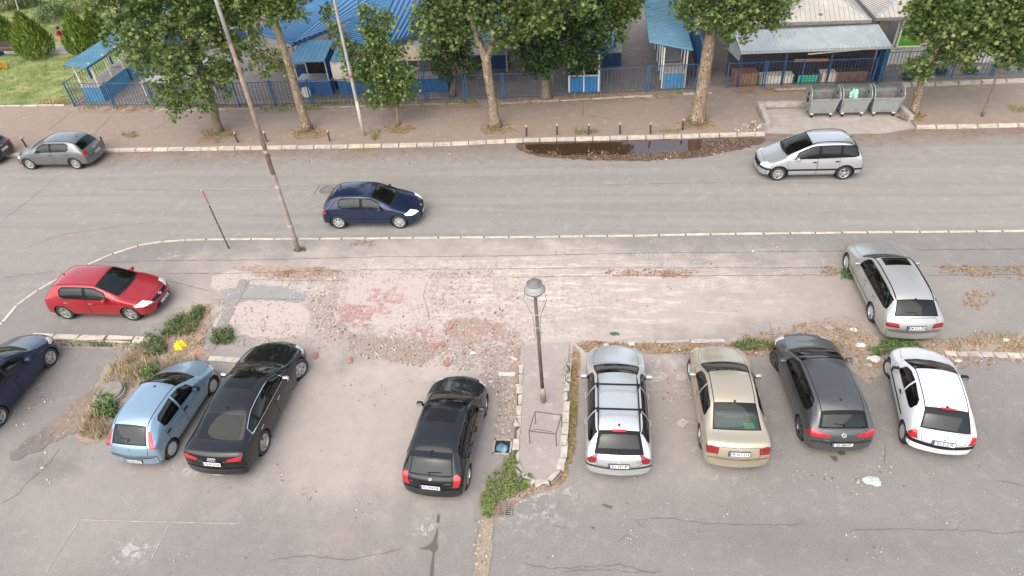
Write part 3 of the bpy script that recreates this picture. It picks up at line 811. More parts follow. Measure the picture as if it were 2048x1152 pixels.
    # ---------- white three-door
    cl = dict(W=1.64, L=3.72, H=1.41, wb=2.40, fo=.76, cowl=.96, header=1.66, roofend=3.20, tailx=3.54, tailz=.95, hn=.68, hc=.95, belt=.88, belt_r=.93, wr=.29, nose=.14, bowr=.10)
    cl['tail_st'] = hatch_tail(3.72, 3.20, 3.54, .95, .93, low=.84)
    cl.update(rwin=(3.12, 3.54, .90, .95), rwin_in=(3.28, 3.51, .86, .88), rtrim=.03, swin=[(1.26, 2.16, .15, .94), (2.24, 3.00, .94, (.25, .68))], doors=[(1.10, 2.28)], handles=[(2.14, .78)], handlemat=BLACKP, mirrormat=BLACKP, mirrorX=1.32,
              paint=paint('white_paint', (.60, .62, .63), 0, .30, .10), wheel='hub', rimmat=HUBCAP, strip=(.50, .56, .85, 2.75), plate='02-212-FI', platez=.66, emblem='diamond', emblemz=.82, aerial=(3.05, .26), steer=.3, wsglass=GLASS, sglass=GLASS_DARK, rtrimmat=BLACKP,
              cuts=[head(.20, .45, .56, .68, .42, HEAD), ('rear_light', RED_LENS, (-1, .9, .1), [('r', .62, .84), ('r', .58, .62), ('s', 3.50, .58), ('s', 3.43, .66), ('s', 3.48, .86)], .006),
                    ('bumper_strip', BLACKP, (-1, 0, 0), [('r', .68, .58), ('r', .68, .47), ('r', 0, .45), ('r', 0, .58)], .014, False), ('bumper_strip', BLACKP, (-1, 1.4, 0), [('r', .62, .58), ('r', .62, .47), ('s', 3.35, .50), ('s', 3.38, .60)], .014), ],
              badges=[(-.52, .66, 'dCi', .045)], fbrake=True)
    r, B, _ = make_car(cl, (9.36, 13.55), R(81), 'white three-door hatchback with black mirrors, rightmost of the parked row')
    p = B.top(3.14, 0); mb = MB(); mb.box((p.x, 0, p.z + .012), (.05, .34, .02)); mb.build('brake_light', RED_LENS, r)
    # ---------- beige saloon
    bg = dict(W=1.735, L=4.28, H=1.44, wb=2.46, fo=.84, cowl=1.14, header=1.82, roofend=2.98, tailx=3.64, tailz=1.02, hn=.68, hc=.96, belt=.90, belt_r=.96, wr=.31, z_end=1.40, ze_end=1.335)
    bg['tail_st'] = sedan_tail(4.28, 3.64, 1.02, .96, 1.02)
    bg.update(saloon=1, rwin=(3.00, 3.66, .92, .90), rtrim=.02, rglass=GLASS_CLEAR, inter=INTERB, swin=[(1.44, 2.26, .15, .94), (2.34, 3.22, .94, (.2, .42))], doors=[(1.30, 2.30), (2.30, 3.22, 0, .28)], handles=[(2.16, .79), (3.08, .81)],
              paint=paint('champagne_paint', (.47, .40, .30), .55, .34, .2), wheel='six', rimmat=HUBCAP, plate='VR 057-DX', platez=.78, aerial=(2.95, .09), emblem='vw', emblemz=.92, shelf=(2.92, 3.70, .90), shelfmat=plain('pale_shelf', (.22, .25, .25), .9), steer=.15,
              lining=plain('pale_lining', (.14, .14, .14), .9),
              cuts=[head(.24, .52, .57, .68, .46, HEAD), ('rear_light', DARK_RED, (-1, .7, .1), [('r', .50, .90), ('r', .52, .72), ('s', 4.10, .68), ('s', 3.98, .84), ('r', .70, .93)], .006)], badges=[(-.56, .80, '1.9', .05)])
    r, B, _ = make_car(bg, (3.84, 13.30), R(90.5), 'beige saloon with a pale green paper on its rear shelf')
    mb = MB(); mb.box((-1.35, -.36, .925), (.20, .26, .008), .1); q = mb.build('paper', plain('green_paper', (.35, .62, .33), .8)); q.matrix_parent_inverse = Matrix(); q.parent = r; q.name = 'paper'
    # ---------- black luxury saloon
    au = dict(W=1.90, L=4.96, H=1.45, wb=2.86, fo=.97, cowl=1.42, header=2.20, roofend=3.55, tailx=4.44, tailz=1.03, hn=.70, hc=1.0, belt=.93, belt_r=.98, wr=.355, z_end=1.38, ze_end=1.31, tumble=.66, nose=.16)
    au['tail_st'] = sedan_tail(4.96, 4.44, 1.03, .98, 1.03)
    au.update(saloon=1, dlo=CHROME, rwin=(3.66, 4.40, .93, .86), rtrim=.015, swin=[(1.74, 2.70, .14, .94), (2.75, 3.60, .94, .90), (3.64, 4.10, .88, (.18, .28))], doors=[(1.60, 2.73), (2.73, 3.84, 0, .3)], handles=[(2.55, .80), (3.66, .84)], handlemat=CHROME, mirrorX=1.82, mirrormat=CHROME,
              paint=paint('black_paint', (.004, .004, .006), .1, .16, .03), rtrimmat=plain('gloss_black', (.008, .008, .01), .1, 0, 1), glass=GLASS_DARK, wheel='ten', rimmat=ALLOY, sunroof=(2.30, 2.82, .45), sunmat=GLASS_DARK, plate='02·812-DE', platez=.74, emblem='rings', emblemz=.86, aerial=(3.48, .10), steer=-.42,
              strip=(.235, .255, 1.5, 4.0), stripmat=CHROME,
              cuts=[head(.28, .62, .58, .70, .5, HEAD), ('rear_light', RED_LENS, (-1, .35, .1), [('r', .42, .87), ('r', .44, .80), ('r', .80, .80), ('s', 4.82, .84), ('s', 4.74, .92), ('r', .74, .93)], .006),
                    ('trim_strip', CHROME, (-1, 0, 0), [('r', .70, .315), ('r', .70, .30), ('r', 0, .285), ('r', 0, .30)], .01, False), ('light_strip', CHROME, (-1, 0, 0), [('r', .42, .80), ('r', .42, .79), ('r', 0, .79), ('r', 0, .80)], .004, False)])
    m = (G(521.6, 912.6) + G(598.4, 759)) / 2
    make_car(au, (m.x - .80, m.y + .20), R(88.5), 'long glossy black saloon with chrome window line beside the light blue hatchback')
    # ---------- light blue five-door
    pu = dict(W=1.66, L=3.82, H=1.48, wb=2.42, fo=.78, cowl=.98, header=1.72, roofend=3.30, tailx=3.64, tailz=.98, hn=.68, hc=.98, belt=.90, belt_r=.96, wr=.285, bowf=.20, bowr=.06, nose=.16)
    pu['tail_st'] = hatch_tail(3.80, 3.30, 3.64, .98, .96, low=.88)
    pu.update(rwin=(3.33, 3.67, .84, .84), rtrim=.03, swin=[(1.28, 2.16, .14, .94), (2.26, 3.02, .94, (.2, .74))], doors=[(1.12, 2.21), (2.21, 3.08, 0, .25)], handles=[(2.12, .80), (2.98, .83)], handlemat=BLACKP, mirrormat=BLACKP, mirrorX=1.34,
              paint=paint('light_blue_paint', (.25, .36, .46), .5, .30, .12), wheel='hub', rimmat=HUBCAP, plate='02-623-AC', platez=.40, emblem='dot', emblemz=.83, aerial=(1.95, .10), sglass=GLASS_DARK, rwiper=(3.6, 0, .4),
              cuts=[head(.20, .48, .56, .68, .42, HEAD), ('rear_light', RED_LENS, (-1, .75, .15), [('r', .53, 1.22), ('r', .60, .84), ('s', 3.62, .80), ('s', 3.50, 1.0), ('s', 3.34, 1.22)], .006),
                    ('bumper_strip', BLACKP, (-1, 0, 0), [('r', .66, .55), ('r', .66, .51), ('r', 0, .50), ('r', 0, .54)], .012, False)])
    m = (G(334, 919) + G(420, 787.6)) / 2
    make_car(pu, (m.x - .62, m.y + .18), R(87), 'light blue five-door hatchback with tall red rear lights, parked by the dry weeds')
    # ---------- black hatch with sunroof
    co = dict(W=1.71, L=4.02, H=1.475, wb=2.46, fo=.86, cowl=1.05, header=1.78, roofend=3.48, tailx=3.85, tailz=.98, hn=.70, hc=.98, belt=.91, belt_r=.97, wr=.31, nose=.15)
    co['tail_st'] = hatch_tail(4.02, 3.48, 3.85, .98, .97, low=.88)
    co.update(rwin=(3.52, 3.86, .90, .90), swin=[(1.36, 2.24, .14, .94), (2.32, 3.02, .94, .94), (3.07, 3.36, .90, (.25, .5))], doors=[(1.22, 2.28), (2.28, 3.16, 0, .25)], handles=[(2.12, .80), (3.02, .83)], mirrorX=1.42,
              paint=paint('black_blue_paint', (.008, .009, .013), .3, .25, .05), wheel='five', rimmat=ALLOY, sunroof=(2.04, 2.50, .40), plate='01·594-DE', platez=.68, emblem='two_ovals', emblemz=.90, aerial=(3.40, .2), sglass=GLASS_DARK, rglass=GLASS, rwiper=(3.84, .1, -.45), steer=.1,
              badges=[(.52, .78, 'VVT-i', .045), (-.45, .78, 'COROLLA', .045)],
              cuts=[head(.26, .56, .58, .70, .44, HEAD), ('rear_light', RED_LENS, (-1, .8, .15), [('r', .60, .96), ('r', .56, .66), ('s', 3.90, .64), ('s', 3.77, .90), ('s', 3.74, .98)], .008)])
    m = (G(928.3, 972.8) + G(969.6, 824.5)) / 2
    r, B, _ = make_car(co, (m.x - .72, m.y + .10), R(86.5), 'black five-door hatchback with a sunroof, parked left of the lamp post')
    p = B.top(3.52, 0); obj('spoiler', rbox((p.x - .02, 0, p.z + .03), (.22, 1.12, .035), crease=.4), r, co['paint'])
    # ---------- silver estate with roof bars
    oc = dict(W=1.77, L=4.57, H=1.47, wb=2.578, fo=.92, cowl=1.22, header=1.90, roofend=3.98, tailx=4.38, tailz=.98, hn=.70, hc=.97, belt=.91, belt_r=.95, wr=.31, tumble=.68, nose=.14)
    oc['tail_st'] = hatch_tail(4.57, 3.98, 4.38, .98, .95, low=.88)
    oc.update(rwin=(3.99, 4.42, .90, .95), rwin_in=(4.06, 4.30, .78, .82), swin=[(1.52, 2.40, .15, .94), (2.47, 3.28, .94, .94), (3.34, 4.12, .94, (.22, .5))], doors=[(1.38, 2.44), (2.44, 3.40, 0, .3)], handles=[(2.28, .80), (3.24, .82)], mirrorX=1.58,
              paint=paint('bright_silver_paint', (.58, .59, .59), .6, .30, .12), wheel='six', rimmat=ALLOY, plate='KV 091-PI', platez=.66, emblem='oval', emblemz=.80, aerial=(3.80, .30), rails=(2.12, 3.92), rglass=GLASS, sglass=GLASS,
              badges=[(-.50, .78, 'OCTAVIA', .04), (-.50, .73, 'TDI', .04)], rwiper=(4.36, 0, .55),
              cuts=[head(.24, .54, .56, .68, .44, HEAD), ('rear_light', DARK_RED, (-1, .75, .1), [('r', .60, .92), ('r', .60, .68), ('s', 4.44, .64), ('s', 4.36, .72), ('s', 4.38, .93)], .006),
                    ('bumper_strip', BLACKP, (-1, 0, 0), [('r', .72, .57), ('r', .72, .53), ('r', 0, .53), ('r', 0, .57)], .014, False), ('bumper_strip', BLACKP, (-1, 1.4, 0), [('r', .66, .57), ('r', .66, .53), ('s', 4.22, .53), ('s', 4.22, .57)], .014)])
    r, B, _ = make_car(oc, (.76, 13.03), R(90.5), 'silver estate car with two black roof bars, right of the lamp post island')
    rails(r, B, oc)
    for X in (2.55, 3.42):
        z = 1.47 + .10; x = B.lx(X)
        for sg in (1, -1): mb = MB(); mb.box((x, sg * .55, z - .035), (.10, .07, .09)); mb.build('bar_foot', BLACKP, r)
        mb = MB(); mb.box((x, 0, z + .01), (.045, 1.30, .03)); mb.build('roof_bar', BLACKP, r)
    p = B.top(4.0, 0); obj('brake_light', rbox((p.x, 0, p.z + .015), (.06, .36, .04)), r, RED_LENS)
    # ---------- dark blue car, cut by the left border
    bl = dict(W=1.72, L=4.12, H=1.46, wb=2.54, fo=.84, cowl=1.08, header=1.86, roofend=3.3, tailx=3.95, tailz=1.0, hn=.70, hc=.98, belt=.91, belt_r=.96, wr=.315, nose=.16, bowf=.18, z_end=1.40, ze_end=1.33)
    bl['tail_st'] = hatch_tail(4.12, 3.3, 3.95, 1.0, .96, low=.88)
    bl.update(rwin=(3.40, 3.93, .9, .9), swin=[(1.38, 2.30, .14, .94), (2.37, 3.2, .94, (.2, .6))], doors=[(1.22, 2.33), (2.33, 3.2, 0, .25)], handles=[(2.18, .80), (3.05, .83)], mirrorX=1.44, swtrim=RUBBER,
              paint=paint('deep_blue_paint', (.005, .016, .055), .4, .22, .08), wheel='ten', rimmat=ALLOY, emblem='dot', emblemz=.8, fplate='02·440-AE', fplatez=.4, aerial=(3.0, .2), sglass=GLASS, wsglass=GLASS_DARK,
              cuts=[head(.26, .60, .60, .72, .42, HEAD), ('rear_light', RED_LENS, (-1, .8, .1), [('r', .6, .9), ('r', .58, .7), ('s', 3.95, .7), ('s', 3.9, .9)], .006)])
    m = (G(9, 848) + G(106, 727)) / 2
    make_car(bl, (m.x - .78, m.y), R(90.5), 'deep blue car cut by the left edge, parked in front of the kerb stones')

def rails(root, B, c, flush=False):
    x0, x1 = c['rails']; w = B.w
    for sg in (1, -1):
        pts = []
        for i in range(9):
            X = x0 + (x1 - x0) * i / 8
            y = w * c.get('tumble', .70) * .93 - .015
            p = B.hit('t', X, y, sg)[0]; h = (.0 if i in (0, 8) else (.045 if i in (1, 7) else .06)) * (.35 if flush else 1)
            pts.append(p + Vector((0, 0, h)))
        MB().tube(pts, .012 if flush else .015, 8).build('roof_rail', BLACKP if not flush else RUBBER, root, True)
random.seed(7)
fleet()
# ================================================================== GROUND
ZS, ZN, ZF = -.06, 0.0, .06          # street, near side, far pavement
rnd = random.Random(3)
def smooth_line(pts, n=6):
    out = []
    for i in range(len(pts) - 1):
        p0, p1, p2, p3 = pts[max(i - 1, 0)], pts[i], pts[i + 1], pts[min(i + 2, len(pts) - 1)]
        for k in range(n):
            t = k / n; out.append(.5 * ((2 * p1) + (p2 - p0) * t + (2 * p0 - 5 * p1 + 4 * p2 - p3) * t * t + (3 * p1 - p0 - 3 * p2 + p3) * t ** 3))
    out.append(pts[-1]); return out
def flat(name, pts, z, mat, kind='structure', parent=None, thick=0, label=None):
    vs = [Vector((p[0], p[1])) for p in pts]; n = len(vs)
    r = delaunay_2d_cdt(vs, [(i, (i + 1) % n) for i in range(n)], [], 1, 1e-5)
    V = [(v.x, v.y, z) for v in r[0]]; F = [tuple(f) for f in r[2]]
    F = [f if (Vector(V[f[1]]) - Vector(V[f[0]])).cross(Vector(V[f[2]]) - Vector(V[f[0]])).z > 0 else f[::-1] for f in F]
    if thick:
        b = len(V); V += [(p[0], p[1], z) for p in pts] + [(p[0], p[1], z - thick) for p in pts]
        F += [(b + i, b + (i + 1) % n, b + n + (i + 1) % n, b + n + i) for i in range(n)]
    me = bpy.data.meshes.new(name); me.from_pydata(V, [], F); me.update()
    o = obj(name, me, parent, mat)
    if parent is None: o['kind'] = kind
    if label: o['label'] = label
    return o
def pxs(pts, z=0.0): return [G(x, y, z) for x, y in pts]
def blob(nt, pos, cx, cy, rx, ry, edge=.35, wob=None, wa=.35):
    s = nt.nodes.new('ShaderNodeSeparateXYZ'); nt.links.new(pos, s.inputs[0])
    a = mth(nt, 'DIVIDE', mth(nt, 'SUBTRACT', s.outputs[0], cx), rx); b = mth(nt, 'DIVIDE', mth(nt, 'SUBTRACT', s.outputs[1], cy), ry)
    d = mth(nt, 'SQRT', mth(nt, 'ADD', mth(nt, 'MULTIPLY', a, a), mth(nt, 'MULTIPLY', b, b)))
    if wob is not None: d = mth(nt, 'ADD', d, mth(nt, 'MULTIPLY', mth(nt, 'SUBTRACT', wob, .5), wa * 2))
    m = nt.nodes.new('ShaderNodeMapRange'); m.interpolation_type = 'SMOOTHSTEP'; nt.links.new(d, m.inputs[0])
    m.inputs[1].default_value = 1; m.inputs[2].default_value = 1 - edge; m.inputs[3].default_value = 0; m.inputs[4].default_value = 1
    return m.outputs[0]
def step(nt, v, a, b):
    m = nt.nodes.new('ShaderNodeMapRange'); m.interpolation_type = 'SMOOTHSTEP'; nt.links.new(v, m.inputs[0]); m.inputs[1].default_value = a; m.inputs[2].default_value = b
    return m.outputs[0]

def asphalt(name, base, var, dust=(.44, .365, .325), extra=None, streak=False, grain=1.0):
    m, nt, b = nmat(name); p = wpos(nt)
    n1 = noise(nt, .35, 5, .6, p); n2 = noise(nt, 2.4, 6, .65, p); n3 = noise(nt, 34, 4, .75, p); n4 = noise(nt, 9, 5, .7, p)
    col = mixc(nt, n1, base, var)
    col = mixc(nt, step(nt, n2, .50, .80), col, tuple(x * 1.22 for x in base)); col = mixc(nt, mth(nt, 'MULTIPLY', step(nt, n2, .46, .22), .55), col, tuple(x * .72 for x in base))
    n5 = noise(nt, 17, 3, .8, p)
    col = mixc(nt, mth(nt, 'MULTIPLY', step(nt, n5, .45, .30), .34 * grain), col, tuple(x * .45 for x in base)); col = mixc(nt, mth(nt, 'MULTIPLY', step(nt, n5, .55, .70), .30 * grain), col, tuple(min(.8, x * 1.8) for x in base))
    if streak:
        ps = wpos(nt, (.10, 1.6, 1)); ns = noise(nt, 1.0, 5, .6, ps, .4)
        col = mixc(nt, mth(nt, 'MULTIPLY', step(nt, ns, .38, .68), .34), col, tuple(x * .70 for x in base))
        ps2 = wpos(nt, (.05, 4.5, 1)); col = mixc(nt, mth(nt, 'MULTIPLY', step(nt, noise(nt, 1.0, 4, .6, ps2), .52, .72), .20), col, tuple(x * 1.35 for x in base))
    col = mixc(nt, mth(nt, 'MULTIPLY', step(nt, n4, .56, .72), .25), col, tuple(x * 1.35 for x in base))
    if extra: col = extra(nt, p, col, n1, n2, n3, n4, dust)
    # oil spots and dark specks
    v = nt.nodes.new('ShaderNodeTexVoronoi'); v.inputs['Scale'].default_value = 1.1; nt.links.new(p, v.inputs['Vector'])
    spot = mth(nt, 'MULTIPLY', step(nt, v.outputs['Distance'], .075, .03), step(nt, n4, .45, .6)); col = mixc(nt, mth(nt, 'MULTIPLY', spot, .65), col, (.05, .045, .042))
    v2 = nt.nodes.new('ShaderNodeTexVoronoi'); v2.inputs['Scale'].default_value = 2.7; nt.links.new(p, v2.inputs['Vector'])
    col = mixc(nt, mth(nt, 'MULTIPLY', step(nt, v2.outputs['Distance'], .06, .03), .6), col, (.50, .47, .43))
    col = mixc(nt, mth(nt, 'MULTIPLY', step(nt, n3, .44, .30), .50 * grain), col, (.075, .068, .064)); col = mixc(nt, mth(nt, 'MULTIPLY', step(nt, n3, .56, .70), .45 * grain), col, (.46, .43, .40))
    nt.links.new(col, b.inputs['Base Color']); b.inputs['Roughness'].default_value = .92; b.inputs['Specular IOR Level'].default_value = .25
    bump(nt, b, mth(nt, 'ADD', n3, mth(nt, 'MULTIPLY', n4, .6)), .012, .6)
    return m
def near_extra(nt, p, col, n1, n2, n3, n4, dust):
    # building dust blown over the torn-up plaza and dragged into the parking lot
    wb = noise(nt, .55, 6, .68, p); wb2 = noise(nt, 1.9, 6, .7, p)
    for cx, cy, rx, ry, k in ((-5.0, 18.3, 14.0, 5.0, 1.0), (-6.4, 12.6, 6.0, 5.0, .66), (-2.5, 15.6, 6.0, 2.6, .8), (1.4, 13.6, 4.6, 4.4, .38), (4.5, 18.6, 8.0, 3.8, .42), (-13.5, 9.6, 5.0, 3.6, .26), (-15.5, 18.5, 6, 3, .35), (-10.5, 14.3, 3.5, 2.0, .5), (9, 18, 8, 4, .25)):
        mk = mth(nt, 'MULTIPLY', blob(nt, p, cx, cy, rx, ry, .75, wb, .55), mth(nt, 'MULTIPLY_ADD', wb2, 1.0, .42, clamp=True))
        col = mixc(nt, mth(nt, 'MULTIPLY', mk, k, clamp=True), col, dust)
    # white powder streaks
    ps = wpos(nt, (.55, 2.6, 1), .1); nw = noise(nt, 1.3, 7, .75, ps, .5)
    mk = mth(nt, 'MULTIPLY', blob(nt, p, -1.5, 18.6, 9.5, 3.4, .8, wb, .5), step(nt, nw, .50, .62)); col = mixc(nt, mth(nt, 'MULTIPLY', mk, .85), col, (.60, .51, .465))
    # red-brown earth ground in
    mk = mth(nt, 'MULTIPLY', blob(nt, p, -8.5, 17.4, 7.5, 2.6, .8, wb, .5), step(nt, noise(nt, 1.1, 6, .7, p), .50, .62)); col = mixc(nt, mth(nt, 'MULTIPLY', mk, .45), col, (.30, .20, .165))
    mk = mth(nt, 'MULTIPLY', blob(nt, p, -6.0, 17.6, 10, 3.4, .7, wb, .5), step(nt, noise(nt, 2.6, 8, .82, p, .4), .56, .64)); col = mixc(nt, mth(nt, 'MULTIPLY', mk, .55), col, (.17, .135, .115))
    for cx, cy, rx, ry in ((-6.3, 8.6, .8, .8), (.8, 12.4, .3, 1.5), (-5.0, 8.2, 1.2, .6)):
        mk = blob(nt, p, cx, cy, rx, ry, .9, wb2, .5); col = mixc(nt, mth(nt, 'MULTIPLY', mth(nt, 'MULTIPLY', mk, step(nt, n4, .42, .62)), .30), col, (.38, .23, .19))
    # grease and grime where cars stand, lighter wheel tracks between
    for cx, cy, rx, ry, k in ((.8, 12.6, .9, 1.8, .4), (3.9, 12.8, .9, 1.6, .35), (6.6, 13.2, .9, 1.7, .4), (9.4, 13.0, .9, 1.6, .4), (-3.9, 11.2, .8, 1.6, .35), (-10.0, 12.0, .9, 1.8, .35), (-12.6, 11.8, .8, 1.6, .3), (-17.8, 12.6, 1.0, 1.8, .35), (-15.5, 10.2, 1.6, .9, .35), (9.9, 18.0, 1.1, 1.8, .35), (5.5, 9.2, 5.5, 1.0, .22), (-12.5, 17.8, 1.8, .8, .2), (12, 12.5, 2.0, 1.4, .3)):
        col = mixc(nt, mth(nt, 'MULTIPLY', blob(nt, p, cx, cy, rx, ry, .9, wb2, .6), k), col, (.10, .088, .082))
    nz = noise(nt, 3.2, 7, .8, p, .6)
    for cx, cy, rx, ry in ((-17.0, 20.3, .6, .35), (-11.6, 7.9, .9, .5), (-7.3, 7.2, 1.2, .35), (3.6, 12.4, .8, 1.6), (-10.9, 10.4, 1.2, .3), (-4.1, 9.0, .5, .3), (2.2, 14.6, 1.2, .9), (-22.5, 17.5, .8, 1.4), (-1.6, 10.2, 1.5, 1.2)):
        mk = mth(nt, 'MULTIPLY', blob(nt, p, cx, cy, rx * 1.3, ry * 1.3, .9, wb2, .6), step(nt, nz, .50, .60)); col = mixc(nt, mth(nt, 'MULTIPLY', mk, .55), col, (.56, .52, .48))
    n6 = noise(nt, 6.5, 7, .8, p, .5); mk = blob(nt, p, -5.5, 17.9, 9.0, 3.4, .5, wb, .4)      # fine crumbs and scuffs over the torn-up part
    col = mixc(nt, mth(nt, 'MULTIPLY', mth(nt, 'MULTIPLY', mk, step(nt, n6, .53, .60)), .6), col, (.20, .155, .135)); col = mixc(nt, mth(nt, 'MULTIPLY', mth(nt, 'MULTIPLY', mk, step(nt, n6, .45, .38)), .5), col, (.60, .53, .49))
    # dusty tyre-tread prints (chevrons)
    s = nt.nodes.new('ShaderNodeSeparateXYZ'); nt.links.new(p, s.inputs[0]); X, Y = s.outputs[0], s.outputs[1]
    for y0, sl, x0, x1, hw in ((20.75, .02, .2, 4.6, .22), (20.5, .22, .8, 7.4, .20), (20.05, .10, 0.4, 9.4, .20), (19.3, .20, 1.6, 8.6, .22), (22.1, .03, -1.0, 5.2, .14), (18.9, .10, 2.0, 7.0, .2), (17.4, .03, -8.0, -5.4, .22)):
        dy = mth(nt, 'ABSOLUTE', mth(nt, 'SUBTRACT', Y, mth(nt, 'MULTIPLY_ADD', X, sl, y0 - sl * (x0 + x1) / 2)))
        band = step(nt, dy, hw, hw * .8); w = mth(nt, 'SINE', mth(nt, 'MULTIPLY', mth(nt, 'ADD', X, mth(nt, 'MULTIPLY', dy, 1.3)), 2 * math.pi / .17))
        rg = mth(nt, 'MULTIPLY', step(nt, X, x0, x0 + 1.2), step(nt, X, x1, x1 - 1.5))
        mk = mth(nt, 'MULTIPLY', mth(nt, 'MULTIPLY', band, step(nt, w, -.1, .5)), mth(nt, 'MULTIPLY', rg, step(nt, wb2, .42, .62)))
        col = mixc(nt, mth(nt, 'MULTIPLY', mk, .50), col, (.58, .52, .48))
    return col
def lot_extra(nt, p, col, n1, n2, n3, n4, dust): return col
A_NEAR = asphalt('near_asphalt', (.222, .203, .185), (.190, .174, .160), extra=near_extra)
def street_extra(nt, p, col, n1, n2, n3, n4, dust):
    s = nt.nodes.new('ShaderNodeSeparateXYZ'); nt.links.new(p, s.inputs[0]); X, Y = s.outputs[0], s.outputs[1]; wv = noise(nt, .8, 6, .7, p)
    e = mth(nt, 'SUBTRACT', Y, mth(nt, 'MULTIPLY', X, .035)); e = mth(nt, 'ADD', e, mth(nt, 'MULTIPLY', mth(nt, 'SUBTRACT', wv, .5), 3.0))
    col = mixc(nt, mth(nt, 'MULTIPLY', step(nt, e, 27.9, 30.6), .75), col, (.19, .125, .090))
    col = mixc(nt, mth(nt, 'MULTIPLY', mth(nt, 'MULTIPLY', step(nt, e, 28.2, 30.3), step(nt, noise(nt, 2.6, 7, .75, p), .50, .60)), .5), col, (.12, .075, .055))
    for y0, hw in ((23.0, .35), (24.6, .35), (25.4, .35), (27.0, .35)):
        col = mixc(nt, mth(nt, 'MULTIPLY', step(nt, mth(nt, 'ABSOLUTE', mth(nt, 'SUBTRACT', Y, y0)), hw, hw * .2), .12), col, (.36, .33, .31))
    return col
A_STREET = asphalt('street_asphalt', (.270, .244, .221), (.236, .214, .196), streak=True, grain=.55, extra=street_extra)
A_WALK = asphalt('pavement_asphalt', (.285, .218, .172), (.230, .178, .142), grain=.6)
A_PATCH = asphalt('patch_asphalt', (.15, .145, .145), (.19, .18, .175))
CONC = rough_mat('weathered_concrete', (.27, .235, .205), (.46, .41, .37), 3.2, .9, 0, 30, .006)
CREAM = rough_mat('cream_kerb_stone', (.38, .315, .255), (.62, .535, .45), 3.5, .85, 0, 30, .006)
CREAM2 = rough_mat('worn_kerb_stone', (.34, .30, .26), (.55, .49, .43), 5, .85, 0, 30, .006)
EARTH = rough_mat('brown_earth', (.17, .125, .095), (.32, .255, .21), 5, .98, 0, 50, .02, c3=(.22, .165, .13))
REDEARTH = rough_mat('red_earth', (.25, .165, .125), (.40, .31, .265), 6, .98, 0, 50, .02)
CRACK = plain('crack_dark', (.045, .038, .034), .95); SEAM = plain('seam_dark', (.12, .10, .09), .95)

mb = MB(); mb.add([(-140, -60, -.14), (140, -60, -.14), (140, 160, -.14), (-140, 160, -.14)], [(0, 1, 2, 3)])
mb.build('ground', EARTH)['kind'] = 'structure'
flat('street', [(-120, -40), (120, -40), (120, 31.9), (-120, 29.9)], ZS, A_STREET)
NK = [(-700, 1500), (-160, 800), (0, 650), (40, 605), (110, 560), (180, 527), (260, 495), (320, 484), (370, 480), (520, 478), (700, 477), (900, 475), (1140, 473), (1600, 466), (2040, 462), (2300, 459)]
nk = smooth_line([Vector(G(x, y).to_2d()) for x, y in NK], 5)
nk = [Vector((-21.2, -20))] + [p for p in nk if p.y > 5 or p.x > -19] + [Vector((60, 24.0))]
nk = [p for p in nk if not (p.y < 15 and p.x > -20 and p.y != -20)]
flat('parking_lot', [(p.x, p.y) for p in nk] + [(60, -20)], ZN, A_NEAR, thick=.1)
BED = plain('joint_dirt', (.10, .075, .058), .95)
def kerb(name, line, step_len, w, top, h, mats, skip=None, rn=None, jit=.012, label=None, gap=.05):
    """a row of single kerb stones following a line"""
    root = empty(name); root['kind'] = 'structure'
    rn = rn or rnd; L = [0]
    for a, b in zip(line, line[1:]): L.append(L[-1] + (b - a).length)
    def at(s_):
        for i in range(len(line) - 1):
            if L[i + 1] >= s_: return line[i].lerp(line[i + 1], (s_ - L[i]) / max(1e-6, L[i + 1] - L[i]))
        return line[-1]
    bed = MB(); bv = []
    for i, p in enumerate(line):
        d = (line[min(i + 1, len(line) - 1)] - line[max(i - 1, 0)]).normalized(); nn = Vector((-d.y, d.x)) * (w / 2 - .015)
        bv += [(p.x - nn.x, p.y - nn.y, top - .022), (p.x + nn.x, p.y + nn.y, top - .022)]
    if not skip: bed.add(bv, [(2 * i, 2 * i + 2, 2 * i + 3, 2 * i + 1) for i in range(len(line) - 1)]).build('kerb_bed', BED, root)
    s_ = 0; me = None; meshes = []
    for m in mats:
        for q in range(3):
            mbb = MB(); r = random.Random(q * 7 + 1); c = .012
            x, y, z = (1 - gap) / 2, w / 2, h / 2
            vs = [(-x, -y, -z), (x, -y, -z), (x, y, -z), (-x, y, -z), (-x, -y, z - c), (x, -y, z - c), (x, y, z - c), (-x, y, z - c), (-x + c, -y + c, z), (x - c, -y + c, z), (x - c, y - c, z), (-x + c, y - c, z)]
            vs = [(a + r.uniform(-1, 1) * jit * .5, b + r.uniform(-1, 1) * jit, cc + (r.uniform(-1, .4) * jit if cc > 0 else 0)) for a, b, cc in vs]
            mbb.add(vs, [(0, 1, 5, 4), (1, 2, 6, 5), (2, 3, 7, 6), (3, 0, 4, 7), (4, 5, 9, 8), (5, 6, 10, 9), (6, 7, 11, 10), (7, 4, 8, 11), (8, 9, 10, 11)])
            me = mbb.mesh('kerb_stone'); me.materials.append(m); meshes.append(me)
    while s_ < L[-1] - step_len * .5:
        l = step_len * rn.uniform(.93, 1.07); a, b = at(s_), at(s_ + l); s_ += l
        mid = (a + b) / 2
        if skip and skip(mid): continue
        o = bpy.data.objects.new('kerb_stone', rn.choice(meshes)); COL.objects.link(o); o.parent = root
        o.location = (mid.x, mid.y, top - h / 2 + rn.uniform(-.006, .004)); o.rotation_euler = (rn.uniform(-.02, .02), 0, math.atan2(b.y - a.y, b.x - a.x) + rn.uniform(-.006, .006)); o.scale = ((b - a).length, 1, 1)
    return root
kerb('near_kerb', [p + Vector((0, .0)) for p in nk if -10 < p.y and p.x < 30], 0.98, .125, .022, .14, [CREAM, CREAM2, CREAM])
